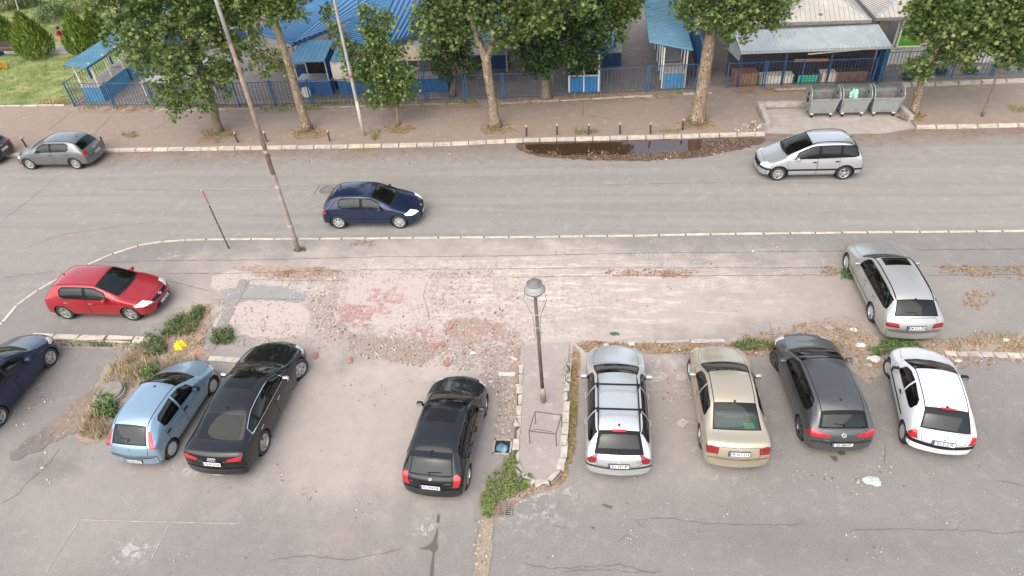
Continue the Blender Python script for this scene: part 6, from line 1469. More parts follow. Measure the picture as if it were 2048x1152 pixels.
# ---- white sheet building with hipped roofs
t = empty('market_hall', label='cream market building with ribbed pyramid roofs behind the shed', cat='building')
def hip(x0, x1, y0, y1, ze, za, mat, skip=()):
    c = Vector(((x0 + x1) / 2, (y0 + y1) / 2, za)); cs = [Vector((x0, y0, ze)), Vector((x1, y0, ze)), Vector((x1, y1, ze)), Vector((x0, y1, ze))]
    for i in range(4):
        if i in skip: continue
        a, b = cs[i], cs[(i + 1) % 4]; n = max(4, int((b - a).length / .24)); m = MB(); mid = (a + b) / 2; N = (b - a).cross(c - a).normalized(); N = N if N.z > 0 else -N
        for k in range(n):                       # ribs running up the slope
            for (t0, t1, hh) in ((k / n, (k + .72) / n, 0), ((k + .72) / n, (k + 1) / n, .035)):
                def P(tt): return a.lerp(b, tt)
                def Q(tt):                       # where the rib meets the hip
                    s_ = 1 - abs(2 * tt - 1); return P(tt) + (c - mid) * s_
                m.add([P(t0) + N * hh, P(t1) + N * hh, Q(t1) + N * hh, Q(t0) + N * hh], [(0, 1, 2, 3)])
        m.build('roof_sheet', mat, t)
        m = MB(); m.bar(a, c, .12, .05); m.build('hip_cap', GREYR, t); m = MB(); m.bar(a - Vector((0, 0, .06)), b - Vector((0, 0, .06)), .10, .14); m.build('gutter', rough_mat('gutter_metal', (.2, .18, .16), (.33, .31, .28), 5, .7, bd=0) if 'gutter_metal' not in bpy.data.materials else bpy.data.materials['gutter_metal'], t)
e = G(1745, 57, 2.95); w0 = G(1600, 66, 2.95)
hip(9.55, 14.15, 37.3, 41.9, 2.85, 4.15, CREAMR); hip(4.85, 9.35, 37.4, 42.0, 2.80, 4.0, CREAMR, skip=(3,)); hip(14.5, 19.1, 37.6, 42.2, 2.85, 4.15, CREAMR); hip(9.6, 14.2, 42.2, 46.8, 2.9, 4.2, CREAMR); hip(14.55, 19.15, 42.4, 47.0, 2.9, 4.2, CREAMR); hip(19.4, 24.0, 37.8, 42.4, 2.85, 4.15, CREAMR); hip(5.0, 9.4, 42.3, 46.9, 2.9, 4.1, CREAMR)
SHEETW = corr_mat('white_wall_sheet', (.60, .57, .52), (.72, .70, .65), .6)
for x0, x1 in ((7.3, 9.4), (9.6, 14.2), (16.0, 17.1), (17.1, 18.2), (18.2, 19.3), (19.3, 20.9), (20.9, 22.4), (22.4, 24.0)):
    y = 38.35 if x0 > 15 else 37.7; corr((x0, y, 2.8), (x0, y, z), (x1 - .04, y, z), (x1 - .04, y, 2.8), SHEETW, t, .14, .02, 'wall_sheet')
for x in (16.0, 17.1, 18.2, 19.3, 20.9, 22.4): post(t, x, 38.28, z, 2.8, POSTW, .09, 'wall_post')
m = MB(); m.bar((16, 38.27, 1.1), (24, 38.27, 1.1), .05, .03); m.build('wall_rail', plain('rail_brown', (.09, .05, .04), .8), t)
m = MB(); m.box((15.4, 38.9, 1.4), (.5, .5, 2.7)); m.build('wall_pillar', CONC, t)
t = empty('poster', label='framed picture poster of green plants on the white market wall', cat='poster')
def poster_mat():
    m, nt, b = nmat('poster_print'); p = wpos(nt); s = nt.nodes.new('ShaderNodeSeparateXYZ'); nt.links.new(p, s.inputs[0]); n = noise(nt, 4.5, 6, .7, p)
    h = mth(nt, 'ADD', s.outputs[2], mth(nt, 'MULTIPLY', mth(nt, 'SUBTRACT', n, .5), 1.2))
    nt.links.new(ramp(nt, mth(nt, 'DIVIDE', h, 3.0), [(.40, (.07, .30, .02)), (.52, (.15, .42, .03)), (.58, (.02, .07, .03)), (.72, (.06, .16, .06)), (.86, (.62, .70, .52))]), b.inputs['Base Color']); b.inputs['Roughness'].default_value = .4; return m
m = MB(); m.box((16.75, 38.20, 1.95), (1.15, .03, 1.65)); m.build('print', poster_mat(), t)
FW = plain('poster_frame_cream', (.74, .74, .58), .5)
for a, b in (((16.15, 1.1), (16.15, 2.82)), ((17.35, 1.1), (17.35, 2.82)), ((16.15, 1.1), (17.35, 1.1)), ((16.15, 2.82), (17.35, 2.82))): m = MB(); m.bar((a[0], 38.17, a[1]), (b[0], 38.17, b[1]), .08, .05, up=(0, 1, 0)); m.build('frame', FW, t)
t2 = MB(); t2.box((17.95, 38.2, 2.1), (.75, .03, .9)); tag(t2.build('poster', rough_mat('orange_print', (.50, .10, .02), (.65, .22, .06), 9, .5, bd=0)), 'orange picture panel right of the green plant poster, half behind leaves', 'poster')
crumple('roof_bundle', 1640, 30, .1, .05, RUST, 'brown rusty piece lying on the cream roof', 'scrap'); o = bpy.data.objects['roof_bundle']; q0 = G(1640, 30, .012); q1 = G(1641, 31, 3.60); o.location = (q1.x - q0.x, q1.y - q0.y, 3.60); o.scale = (1, 1, 1.6)
# ---- bins
GALV = rough_mat('galvanised_bin', (.24, .255, .25), (.37, .39, .38), 2.5, .5, .5, 30, .003, c3=(.33, .345, .34)); GALVD = rough_mat('bin_inside', (.13, .12, .11), (.24, .22, .2), 3, .8, bd=0); WHITEB = plain('bin_bracket', (.66, .66, .64), .5)
def bin_(x, y, lab, rz=0):
    t = empty('wheeled_bin', (x, y, -.02), rz, lab, 'bin', 'wheeled rubbish bins'); W, D, z0, z1 = 1.34, 1.0, .22, .98
    m = MB(); n = 10
    b = [(-W / 2 + .10, -D / 2 + .14), (W / 2 - .10, -D / 2 + .14), (W / 2 - .10, D / 2 - .14), (-W / 2 + .10, D / 2 - .14)]; tp = [(-W / 2, -D / 2), (W / 2, -D / 2), (W / 2, D / 2), (-W / 2, D / 2)]
    m.add([(p[0], p[1], z0) for p in b] + [(p[0], p[1], z1) for p in tp], [(3, 2, 1, 0)] + [(i, (i + 1) % 4, 4 + (i + 1) % 4, 4 + i) for i in range(4)]); m.build('tub', GALV, t)
    m = MB(); m.add([(p[0] * .95, p[1] * .93, z0 + .12) for p in b] + [(p[0] * .965, p[1] * .95, z1 + .002) for p in tp], [(0, 1, 2, 3)] + [(4 + i, 4 + (i + 1) % 4, (i + 1) % 4, i) for i in range(4)]); m.build('tub_lining', GALVD, t)
    for i in range(4):
        a, c = tp[i], tp[(i + 1) % 4]; m = MB(); m.bar((a[0], a[1], z1), (c[0], c[1], z1), .06, .05); m.build('rim', GALV, t)
    for sx in (-1, 1):                                   # round-topped cheeks that carry the lid
        m = MB(); X = sx * (W / 2 - .01); pr = [(D / 2 * math.cos(a), z1 + .46 * math.sin(a)) for a in [math.pi * k / n for k in range(n + 1)]]
        vs = [(X - .015, p[0], p[1]) for p in pr] + [(X + .015, p[0], p[1]) for p in pr]; q = n + 1
        m.add(vs, [tuple(range(q)), tuple(q + k for k in reversed(range(q)))] + [(k, k + 1, q + k + 1, q + k) for k in range(n)]); m.build('cheek', GALV, t)
        m = MB(); m.tube([(X, p[0], p[1]) for p in pr], .022, 6); m.build('cheek_edge', GALV, t)
        m = MB(); m.tube([(X + sx * .03, -.3, .8), (X + sx * .09, -.3, .72), (X + sx * .09, .3, .72), (X + sx * .03, .3, .8)], .016, 6); m.build('handle', GALV, t)
        m = MB(); m.box((X * .98 + sx * .02, 0, z1 - .05), (.05, .12, .5)); m.build('hinge', BLACKP, t)
    # lid pushed back behind
    m = MB(); pr = [(D / 2 * 1.03 * math.cos(a), z1 + .49 * math.sin(a)) for a in [math.pi * k / 12 * .42 for k in range(11)]]
    m.add([(-W / 2, p[0], p[1]) for p in pr] + [(W / 2, p[0], p[1]) for p in pr], [(k, k + 1, 12 + k, 11 + k) for k in range(10)]); m.build('lid', GALV, t)
    for sx in (-1, 1):
        for sy in (-1, 1):
            m = MB(); m.box((sx * (W / 2 - .22), sy * (D / 2 - .2), .22), (.12, .12, .16)); m.build('bracket', WHITEB, t)
            m = MB(); M = Matrix.Translation((sx * (W / 2 - .22), sy * (D / 2 - .2) - .04, .085)) @ Matrix.Rotation(R(90), 4, 'Y') @ Matrix.Rotation(rnd.uniform(-.6, .6), 4, 'X'); m.lathe([(.03, -.02), (.08, -.02), (.085, 0), (.08, .02), (.03, .02)], 14, M=M, close=True); m.build('castor', BLACKP, t)
            m = MB(); m.bar((sx * (W / 2 - .22), sy * (D / 2 - .2), .16), (sx * (W / 2 - .22) + .03, sy * (D / 2 - .2) - .05, .08), .06, .02); m.build('fork', RUST, t)
    return t
bin_(11.02, 32.45, 'galvanised wheeled bin with open lid, leftmost of the three in the bay', .02); bin_(12.46, 32.50, 'middle galvanised wheeled bin with a mint green bag inside', .03); bin_(13.93, 32.50, 'galvanised wheeled bin nearest the tree at right, empty inside', -.01)
o = crumple('rubbish_bag', 1720, 215, .2, .34, plain('mint_plastic', (.35, .66, .52), .5), 'mint green bag in the middle bin', 'bag'); q0 = G(1720, 215, .012); o.location = (12.55 - q0.x, 32.75 - q0.y, .72)
o = crumple('rubbish_bag', 1650, 215, .12, .12, WP, 'small white rubbish in the leftmost bin', 'litter'); q0 = G(1650, 215, .012); o.location = (10.65 - q0.x, 32.3 - q0.y, .40)
for (a, b, w_, h_, lab) in (((8.32, 31.1), (8.32, 33.1), .24, .34, 'low concrete wall at the left side of the bin bay'), ((8.2, 33.25), (11.9, 33.3), .2, .32, 'low concrete wall along the back of the bin bay'), ((14.98, 31.5), (14.8, 33.0), .22, .32, 'short concrete block wall at the right side of the bin bay')):
    m = MB(); m.bar((a[0], a[1], .14), (b[0], b[1], .14), w_, h_); tag(m.build('concrete_wall', CONC), lab, 'low wall')
# ---- poles
def pole(base, top, r0, r1, mat, label, cat, name='pole', z0=0.0, bands=(), top_mat=None, lowmat=None, n=12):
    b = G(*base, z0); T = top; t = empty(name, (0, 0, 0), 0, label, cat); v = T - b
    def P(k): return b + v * k
    segs = [0, .12, .35, .6, .8, 1]; m = MB(); m.tube([P(k) for k in segs], [r0 + (r1 - r0) * k for k in segs], n); m.build('shaft', mat, t, True)
    for k, bm_ in bands: m = MB(); m.tube([P(k), P(k + .012)], (r0 + (r1 - r0) * k) + .012, n); m.build('band', bm_, t)
    return t, P
GREYPOLE = rough_mat('weathered_pole', (.20, .155, .13), (.36, .31, .27), 3, .8, 0, 20, .004, space='o'); ALU = rough_mat('pale_metal_pole', (.30, .28, .26), (.46, .43, .40), 3, .5, .2, bd=0, space='o')
# tall pole: leaning left, rusty from half way, pale tip
bp = G(597, 500, 0); tp_ = AT(432, 0, bp.y + .3); mid = bp.lerp(tp_, 1)
t, P = pole((597, 502), tp_, .100, .056, GREYPOLE, 'tall leaning steel pole at the near kerb, rusty in its upper half', 'pole', bands=[(.06, GREYPOLE), (.12, ALU), (.16, GREYPOLE), (.30, ALU), (.33, GREYPOLE), (.45, GREYPOLE)])
d_ = (tp_ - bp); k1 = .70
m = MB(); m.tube([P(.36), P(.62), P(.86)], [.089, .078, .067], 12); m.build('rusty_section', rough_mat('rusty_pole', (.16, .098, .078), (.31, .235, .20), 4, .85, 0, 20, .003, space='o'), t, True)
m = MB(); m.tube([P(.86), P(1.0), P(1.4)], [.066, .060, .045], 12); m.build('pale_section', ALU, t, True)
# grey pole on the far pavement
bp2 = G(728, 271, ZF); tp2 = AT(668, 0, bp2.y + .1)
t, P = pole((728, 271), bp2.lerp(tp2, 1.4), .085, .06, ALU, 'pale grey pole with peeling foot on the far pavement left of the small tree', 'pole', z0=ZF, bands=[(.33, plain('red_band', (.4, .05, .04), .6))])
m = MB(); m.tube([P(.0), P(.10), P(.2)], [.088, .086, .084], 12); m.build('peeling_section', rough_mat('peeling_paint', (.16, .11, .09), (.5, .46, .42), 9, .8, bd=0, space='o', c3=(.30, .24, .2)), t, True)
# green thin pole behind
bp4 = G(733, 130, ZF); pole((733, 135), AT(716, 0, bp4.y), .06, .05, rough_mat('green_pole', (.03, .13, .15), (.06, .2, .2), 5, .6, bd=0), 'thin dark teal pole between the two bright blue roofs', 'pole', z0=ZF)
# sign post without sign
bp3 = G(458, 497, 0); t, P = pole((458, 497), AT(404, 380, bp3.y), .032, .030, rough_mat('sign_post_paint', (.06, .055, .05), (.16, .12, .1), 9, .6, bd=0), 'short bare sign post with red top section at the kerb', 'sign post')
m = MB(); m.tube([P(.80), P(.99)], .034, 10); m.build('red_section', rough_mat('faded_red', (.30, .10, .09), (.38, .2, .17), 6, .7, bd=0), t)
for k in (.76, .99): m = MB(); m.tube([P(k), P(k + .02)], .055, 8); m.build('clamp', ALU, t)
# pole at the top left in the lawn
pole((62, 100), AT(22, -30, G(62, 100, 0).y), .06, .05, ALU, 'thin pale pole rising between the first two conifers', 'pole', z0=ZF)
# small bollards
BOL = rough_mat('bollard_dark', (.035, .028, .025), (.08, .06, .05), 8, .7, bd=0); BOLT_ = rough_mat('bollard_top', (.40, .26, .10), (.55, .45, .32), 9, .7, bd=0)
spots = [(53, 294), (208, 291), (476, 285), (534, 284), (660, 282), (1053, 272), (1114, 270), (1177, 269), (1240, 268), (1301, 267), (1365, 260)]
labs = ['leftmost short bollard, beside the steel grey hatchback bonnet', 'short bollard behind the steel grey hatchback', 'first short bollard right of the leftmost street tree', 'short bollard just left of the tall leaning pole crossing the pavement', 'short bollard right of the leaning plane trunk',
        'bollard above the left end of the puddle', 'second bollard from the left end of the puddle', 'bollard standing in the small green tuft', 'yellow topped bollard reflected in the puddle', 'yellow topped bollard just left of the big straight plane trunk', 'last bollard, right at the foot of the big straight plane trunk']
m = MB(); m.lathe([(.045, 0), (.045, .52), (.043, .53)], 10); s0 = m.mesh('shaft', True); s0.materials.append(BOL)
m = MB(); m.lathe([(.047, .50), (.047, .56), (.035, .60), (.002, .605)], 10); s1 = m.mesh('cap', True); s1.materials.append(BOLT_)
for (x, y), lb in zip(spots, labs):
    c = G(x, y, ZF); t = empty('bollard', (c.x, c.y, ZF), rnd.uniform(0, 3), lb, 'bollard', 'short bollards along the far kerb'); t.rotation_euler = (rnd.uniform(-.06, .06), rnd.uniform(-.06, .06), 0); obj('shaft', s0, t); obj('cap', s1, t)
# ---- lamp post on the island
b = G(1087, 803, .09); Tp = AT(1070, 588, b.y); t = empty('lamp_post', label='rusty lamp post with a round grey lantern on the concrete island', cat='lamp post')
LPM = rough_mat('lamp_post_rust', (.075, .055, .047), (.15, .115, .10), 4, .75, 0, 30, .003, space='o'); ax = (Tp - b).normalized(); Hh = (Tp - b).length
def Q(k): return b + ax * k
m = MB(); m.tube([Q(0), Q(.5), Q(.52), Q(.62)], [.085, .085, .075, .06], 12); m.build('foot', GREYPOLE, t, True)
m = MB(); m.tube([Q(.55), Q(Hh * .5), Q(Hh - .05)], [.055, .05, .045], 12); m.build('shaft', LPM, t, True)
for k in (.72, .83): m = MB(); m.tube([Q(Hh * k), Q(Hh * k + .03)], .056, 10); m.build('band', ALU, t)
MZ = Matrix.Translation(Q(Hh)) @ ax.to_track_quat('Z', 'Y').to_matrix().to_4x4()
LG = plain('lantern_grey', (.36, .34, .32), .5); LGD = plain('lantern_dark', (.16, .145, .14), .6)
m = MB(); m.lathe([(.05, -.06), (.07, -.02), (.17, .02), (.25, .10), (.265, .13)], 24, M=MZ); m.build('lantern_bowl', rough_mat('lantern_bowl_paint', (.19, .18, .175), (.28, .27, .26), 6, .5, bd=0, space='o'), t, True)
m = MB(); m.lathe([(.262, .13), (.262, .16), (.245, .17), (.24, .20), (.215, .28), (.185, .33)], 24, M=MZ); m.build('lantern_glass', rough_mat('lantern_milk_glass', (.28, .27, .26), (.36, .35, .34), 5, .25, bd=0, space='o'), t, True)
m = MB(); m.lathe([(.20, .325), (.205, .355), (.15, .365), (.13, .37), (.13, .42), (.12, .435), (.002, .44)], 24, M=MZ); m.build('lantern_cap', LGD, t, True)
m = MB(); m.lathe([(.27, .145), (.278, .155), (.27, .165)], 24, M=MZ); m.build('lantern_ring', LGD, t, True)
m = MB()
for s_ in (-1, 1): m.tube([Q(Hh + .12) + Vector((s_ * .24, -.03, 0)), Q(Hh - .15) + Vector((s_ * .30, -.05, 0)), Q(Hh - .5) + Vector((s_ * .18, -.05, 0)), Q(Hh - .75) + Vector((s_ * .10, -.05, 0)), Q(Hh - 1.6) + Vector((.07 * s_, -.04, 0))], .006, 4)
m.build('loose_cable', BLACKP, t)
# wire table frame on the island
t = empty('table_frame', label='bare rusty metal table frame standing on the island below the lamp post', cat='table frame'); FR = rough_mat('frame_rust', (.05, .04, .035), (.12, .09, .075), 9, .8, bd=0)
zt = .62; c4 = [G(1056, 864, 0), G(1100, 894, 0), G(1124, 870, 0)]; A0, A1, A2, A3 = G(1070, 823, zt), G(1123, 830, zt), G(1112, 868, zt), G(1058, 862, zt)
for p, q in ((A0, A1), (A1, A2), (A2, A3), (A3, A0)): m = MB(); m.tube([p, q], .013, 6); m.build('frame_rail', FR, t)
for p in (A0, A1, A2, A3): m = MB(); m.tube([p, (p.x, p.y, .09)], .013, 6); m.build('leg', FR, t)
m = MB(); m.tube([A3, A3 + Vector((.2, .1, -.03)), A2 + Vector((-.1, .05, .02))], .008, 5); m.build('bent_wire', FR, t)
# ---- round concrete lid, drains, manhole
t = empty('concrete_cover', (0, 0, 0), 0, 'round raised concrete lid among the dry weeds behind the light blue car', 'cover'); c = G(218, 783, .2)
m = MB(); m.lathe([(.30, -.2), (.40, -.2), (.42, 0), (.40, .03), (.002, .035)], 22, M=Matrix.Translation((c.x, c.y, .20)) @ Matrix.Rotation(.05, 4, 'X')); m.build('lid', rough_mat('lid_concrete', (.17, .15, .13), (.27, .24, .21), 5, .95, 0, 30, .01), t); m = MB(); m.lathe([(.43, 0), (.46, .0), (.46, .15), (.43, .16)], 22, M=Matrix.Translation((c.x, c.y, .0))); m.build('collar', CONC, t)
def grate(cx, cy, w, h, n, lab, mat, z0=.02):
    c = G(cx, cy, z0); t = empty('drain_grate', (c.x, c.y, z0), .0, lab, 'drain grate'); m = MB(); m.box((0, 0, -.006), (w, h, .012)); m.build('pit', DARK, t)
    for i in range(n + 1):
        for s_ in (-.25, .25): m = MB(); m.box((s_ * w, -h / 2 + h * i / n, .01), (w * .46, h / n * .42, .03)); m.build('grate_bar', mat, t)
    for x in (-w / 2, 0, w / 2): m = MB(); m.box((x, 0, .01), (.035, h + .03, .032)); m.build('grate_frame', mat, t)
GRM = rough_mat('cast_iron', (.15, .13, .12), (.26, .22, .2), 9, .8, bd=0)
grate(1010, 1019, .36, .36, 6, 'cast iron drain grate below the green weeds of the island', GRM, .02); 
t = empty('drain_hole', label='open square drain hole with blue rubbish left of the island', cat='drain'); c = G(1005, 895, 0)
m = MB(); m.box((c.x, c.y, .016), (.44, .44, .012)); m.build('pit', DARK, t)
for dx, dy, w_, h_ in ((-.24, 0, .05, .52), (.24, 0, .05, .52), (0, -.24, .52, .05), (0, .24, .52, .05)): m = MB(); m.box((c.x + dx, c.y + dy, .03), (w_, h_, .04)); m.build('drain_frame', CONC, t)
crumple('rubbish_bag', 1004, 896, .16, .10, plain('blue_plastic', (.12, .25, .36), .4), 'blue plastic rubbish in the open drain hole', 'bag', z=.025)
t = empty('manhole', label='round manhole cover in a square frame behind the navy car', cat='manhole'); c = G(654, 380, ZS)
m = MB(); m.lathe([(.001, .006), (.26, .006), (.27, .010), (.30, .010), (.31, .004)], 24, M=Matrix.Translation((c.x, c.y, ZS + .002))); m.build('cover', rough_mat('manhole_iron', (.16, .135, .12), (.24, .21, .19), 9, .7, bd=0), t)
m = MB(); m.lathe([(.31, .012), (.335, .012)], 24, M=Matrix.Translation((c.x, c.y, ZS + .002))); m.lathe([(.20, .012), (.215, .012)], 24, M=Matrix.Translation((c.x, c.y, ZS + .002))); m.build('groove', CRACK, t)
m = MB()
for a, b_ in (((-.5, -.42), (-.5, .42)), ((-.5, .42), (.6, .42))): m.bar((c.x + a[0], c.y + a[1], ZS + .006), (c.x + b_[0], c.y + b_[1], ZS + .006), .025, .008)
m.build('frame_edge', SEAM, t)
# ---- bench, bike rack, flowers
t = empty('bench', label='dark park bench in front of the first conifer at the left edge', cat='bench'); BN = plain('bench_brown', (.05, .032, .028), .7); c = G(22, 110, ZF)
for k in range(3): m = MB(); m.box((c.x, c.y - .25 + k * .16, .46), (1.7, .13, .04)); m.build('seat_slat', BN, t); m = MB(); m.box((c.x, c.y + .25 + k * .02, .60 + k * .13), (1.7, .03, .11)); m.build('back_slat', BN, t)
for sx in (-.7, .7): m = MB(); m.box((c.x + sx, c.y, .24), (.07, .5, .4)); m.build('leg', FDARK, t)
t = empty('bike_rack', label='low rusty spiral bike rack on the pavement left of the fence corner', cat='bike rack'); a, b_ = G(80, 208, ZF), G(138, 208, ZF)
for k in range(9):
    p = a.lerp(b_, k / 8); pts = [(p.x + .08 * math.sin(q) * .6, p.y + .14 * math.cos(q), ZF + .18 + .16 * math.sin(q)) for q in [i * 2 * math.pi / 12 for i in range(13)]]; m = MB(); m.tube(pts, .014, 5, cap=False); m.build('hoop', RUST, t)
for zz in (.04, .34): m = MB(); m.tube([(a.x - .1, a.y, ZF + zz), (b_.x + .1, b_.y, ZF + zz)], .016, 6); m.build('rail', RUST, t)
weeds('flower_bed', [([(-20, 130), (12, 128), (16, 138), (-20, 142)], 500)], ZF + .02, 'leafy', .1, .3, 'yellow flowers at the left edge of the lawn', .06, mats=[plain('flower_yellow', (.85, .52, .02), .7), plain('flower_orange', (.75, .35, .02), .7), GREEN[1]])
# tyre / round drum beside the small stall
t = empty('drum', label='round wooden cable end leaning at the foot of the leaning plane tree behind the fence', cat='cable drum'); c = G(616, 195, ZF); m = MB(); m.lathe([(.002, 0), (.30, 0), (.31, .05), (.30, .1), (.002, .1)], 18, M=Matrix.Translation((c.x, c.y, ZF + .33)) @ Matrix.Rotation(R(80), 4, 'X')); m.build('disc', POSTW, t)
# ================================================================== TREES AND PEOPLE
def leaf_mat(name, cols, trans=.25):
    m, nt, b = nmat(name); g = nt.nodes.new('ShaderNodeNewGeometry'); n = noise(nt, .9, 3, .6, wpos(nt))
    f = mth(nt, 'ADD', mth(nt, 'MULTIPLY', g.outputs['Random Per Island'], .72), mth(nt, 'MULTIPLY', n, .35))
    nt.links.new(ramp(nt, f, [(.12, cols[0]), (.45, cols[1]), (.72, cols[2]), (.93, cols[3])]), b.inputs['Base Color'])
    b.inputs['Roughness'].default_value = .55; b.inputs['Specular IOR Level'].default_value = .35
    out = nt.nodes['Material Output']; tr = nt.nodes.new('ShaderNodeBsdfTranslucent'); nt.links.new(mixc(nt, 1.0, ramp(nt, f, [(.1, cols[1]), (.9, cols[3])]), (1.0, 1.15, .5), 'MULTIPLY'), tr.inputs[0])
    ms = nt.nodes.new('ShaderNodeMixShader'); ms.inputs[0].default_value = trans; nt.links.new(b.outputs[0], ms.inputs[1]); nt.links.new(tr.outputs[0], ms.inputs[2]); nt.links.new(ms.outputs[0], out.inputs[0]); return m
PLANE = leaf_mat('plane_leaves', [(.026, .054, .016), (.085, .135, .038), (.17, .225, .075), (.32, .38, .14)]); DEEP = leaf_mat('deep_leaves', [(.016, .038, .014), (.038, .075, .025), (.075, .125, .042), (.16, .22, .085)]); BRIGHT = leaf_mat('bright_leaves', [(.035, .07, .015), (.09, .15, .035), (.17, .23, .06), (.30, .36, .12)])
THUJA = leaf_mat('thuja_sprays', [(.045, .085, .015), (.11, .17, .03), (.20, .27, .05), (.34, .40, .09)], .1)
_a = [(0, 1.0), (.22, .42), (.62, .62), (.42, .14), (.62, -.22), (.14, -.12), (0, -.32)]
LEAFP = np.array([(x, y) for x, y in _a] + [(-x, y) for x, y in _a[-2:0:-1]]); NL = len(LEAFP)
def leaves_mesh(name, P, size, mat, seed, droop=.5, up=.65):
    rs = np.random.RandomState(seed); n = len(P); s = size * rs.uniform(.5, 1.45, n); yaw = rs.uniform(0, 2 * np.pi, n)
    nrm = rs.normal(size=(n, 3)) * .55 + np.array([0, 0, up]); nrm /= np.linalg.norm(nrm, axis=1)[:, None]
    t = np.stack([np.cos(yaw), np.sin(yaw), -droop * np.ones(n)], 1); t -= nrm * (t * nrm).sum(1)[:, None]; t /= np.linalg.norm(t, axis=1)[:, None]; bt = np.cross(nrm, t)
    L = LEAFP; fold = np.abs(L[:, 0]) * .35
    V = P[:, None, :] + s[:, None, None] * (bt[:, None, :] * L[None, :, 0:1] + t[:, None, :] * L[None, :, 1:2] + nrm[:, None, :] * fold[None, :, None] * rs.uniform(-1, 1, n)[:, None, None])
    C = P + nrm * 0; V = np.concatenate([C[:, None, :], V], 1); k = NL + 1
    base = (np.arange(n) * k)[:, None, None]; tri = np.array([(0, i + 1, (i + 1) % NL + 1) for i in range(NL)])[None]; F = (base + tri).reshape(-1, 3)
    me = bpy.data.meshes.new(name); me.vertices.add(n * k); me.vertices.foreach_set('co', V.reshape(-1).astype(np.float32)); me.loops.add(len(F) * 3); me.loops.foreach_set('vertex_index', F.reshape(-1).astype(np.int32)); me.polygons.add(len(F)); me.polygons.foreach_set('loop_start', np.arange(0, len(F) * 3, 3, dtype=np.int32)); me.update(calc_edges=True); me.materials.append(mat); return me
BARK = {}
def bark(kind):
    if kind in BARK: return BARK[kind]
    m, nt, b = nmat('bark_' + kind); p = wpos(nt, (1, 1, .55)); v = nt.nodes.new('ShaderNodeTexVoronoi'); v.inputs['Scale'].default_value = 11; nt.links.new(p, v.inputs['Vector'])
    n = noise(nt, 9, 5, .6, p, 1.2); n2 = noise(nt, 1.4, 4, .6, p)
    if kind == 'plane': col = ramp(nt, n, [(.36, (.07, .05, .03)), (.45, (.20, .14, .09)), (.49, (.34, .27, .19)), (.53, (.15, .10, .065)), (.58, (.27, .195, .13)), (.63, (.50, .43, .32))])
    else: col = ramp(nt, n, [(.3, (.09, .065, .045)), (.5, (.19, .145, .10)), (.7, (.30, .24, .175))])
    col = mixc(nt, mth(nt, 'MULTIPLY', n2, .4), col, (.13, .09, .06)); nt.links.new(col, b.inputs['Base Color']); b.inputs['Roughness'].default_value = .9; bump(nt, b, n, .03, .8); BARK[kind] = m; return m
def tree(name, trunk, blobs, n, size, mat, label, bk='plane', seed=1, limbs=(), cat='tree', group=None, n_twig=None, top=None):
    """trunk: list of (world point, radius); blobs: list of (centre, radius)"""
    rs = np.random.RandomState(seed); t = empty(name, label=label, cat=cat, group=group)
    m = MB(); P = [Vector(p) for p, r in trunk]; rr = [r for p, r in trunk]
    Q, RR = [], []
    for i in range(len(P) - 1):
        for k in range(4): Q.append(P[i].lerp(P[i + 1], k / 4) + Vector((rs.uniform(-.03, .03), rs.uniform(-.03, .03), 0)) * rr[i] * 2); RR.append((rr[i] + (rr[i + 1] - rr[i]) * k / 4) * rs.uniform(.94, 1.06))
    Q.append(P[-1]); RR.append(rr[-1]); Q[0] = P[0] - Vector((0, 0, .05)); RR[0] = rr[0] * 1.45; RR[1] *= 1.08
    m.tube(Q, RR, 14); m.build('trunk', bark(bk), t, True)
    for k, L in enumerate(limbs):
        m = MB(); m.tube([Vector(p) for p, r in L], [r for p, r in L], 9); m.build('limb', bark(bk), t, True)
    # twigs from the nearest trunk/limb point to each clump centre
    skel = [Vector(p) for p, r in trunk[1:]] + [Vector(p) for L in limbs for p, r in L[1:]]
    m = MB()
    for c, r in blobs:
        c = Vector(c); s = min(skel, key=lambda q: (q - c).length); mid = s.lerp(c, .5) + Vector((0, 0, .15 * (c - s).length))
        m.tube([s, mid, c], [.05, .032, .012], 5)
        for q in range(5):
            e = c + Vector(rs.normal(size=3).tolist()).normalized() * r * .8; m.tube([mid.lerp(c, rs.uniform(.3, 1)), c.lerp(e, .5) + Vector((0, 0, .06)), e], [.018, .011, .005], 4)
    m.build('branches', bark('twig'), t)['kind'] = 'stuff'
    # leaves gather on twig ends near the outside of each clump
    tot = sum(r ** 2.2 for c, r in blobs); pts = []
    for c, r in blobs:
        k = int(n * r ** 2.2 / tot); nt_ = max(6, k // 24); d = rs.normal(size=(nt_, 3)); d /= np.linalg.norm(d, axis=1)[:, None]; rad = r * rs.uniform(.25, 1.45, nt_) ** .6
        cc = np.array(c) + d * rad[:, None] * np.array([1, 1, .85]); idx = rs.randint(0, nt_, k); pts.append(cc[idx] + rs.normal(size=(k, 3)) * .17 * np.array([1, 1, .8]))
    me = leaves_mesh('crown', np.concatenate(pts), size, mat, seed + 50); obj('crown', me, t)
    if top:
        x, y, r, z0_, z1_ = top; k = int(2100 * r); d = rs.normal(size=(k, 3)); d /= np.linalg.norm(d, axis=1)[:, None]; u = rs.uniform(.5, 1.0, k)[:, None]; nn = np.sin(d[:, 0:1] * 5 + 1) * .12 + np.cos(d[:, 1:2] * 6 + d[:, 2:3] * 4) * .12
        P2 = np.array([x, y, (z0_ + z1_) / 2]) + d * u * (1 + nn) * np.array([r, r * .8, (z1_ - z0_) / 2]); obj('upper_crown', leaves_mesh('upper_crown', P2, .23, mat, seed + 90), t)
        m = MB(); q = Vector(trunk[-1][0]); m.tube([q, q.lerp(Vector((x, y, z1_)), .4), Vector((x, y, z1_ - 1))], [trunk[-1][1], trunk[-1][1] * .7, .03], 8); m.build('upper_trunk', bark(bk), t)
    return t
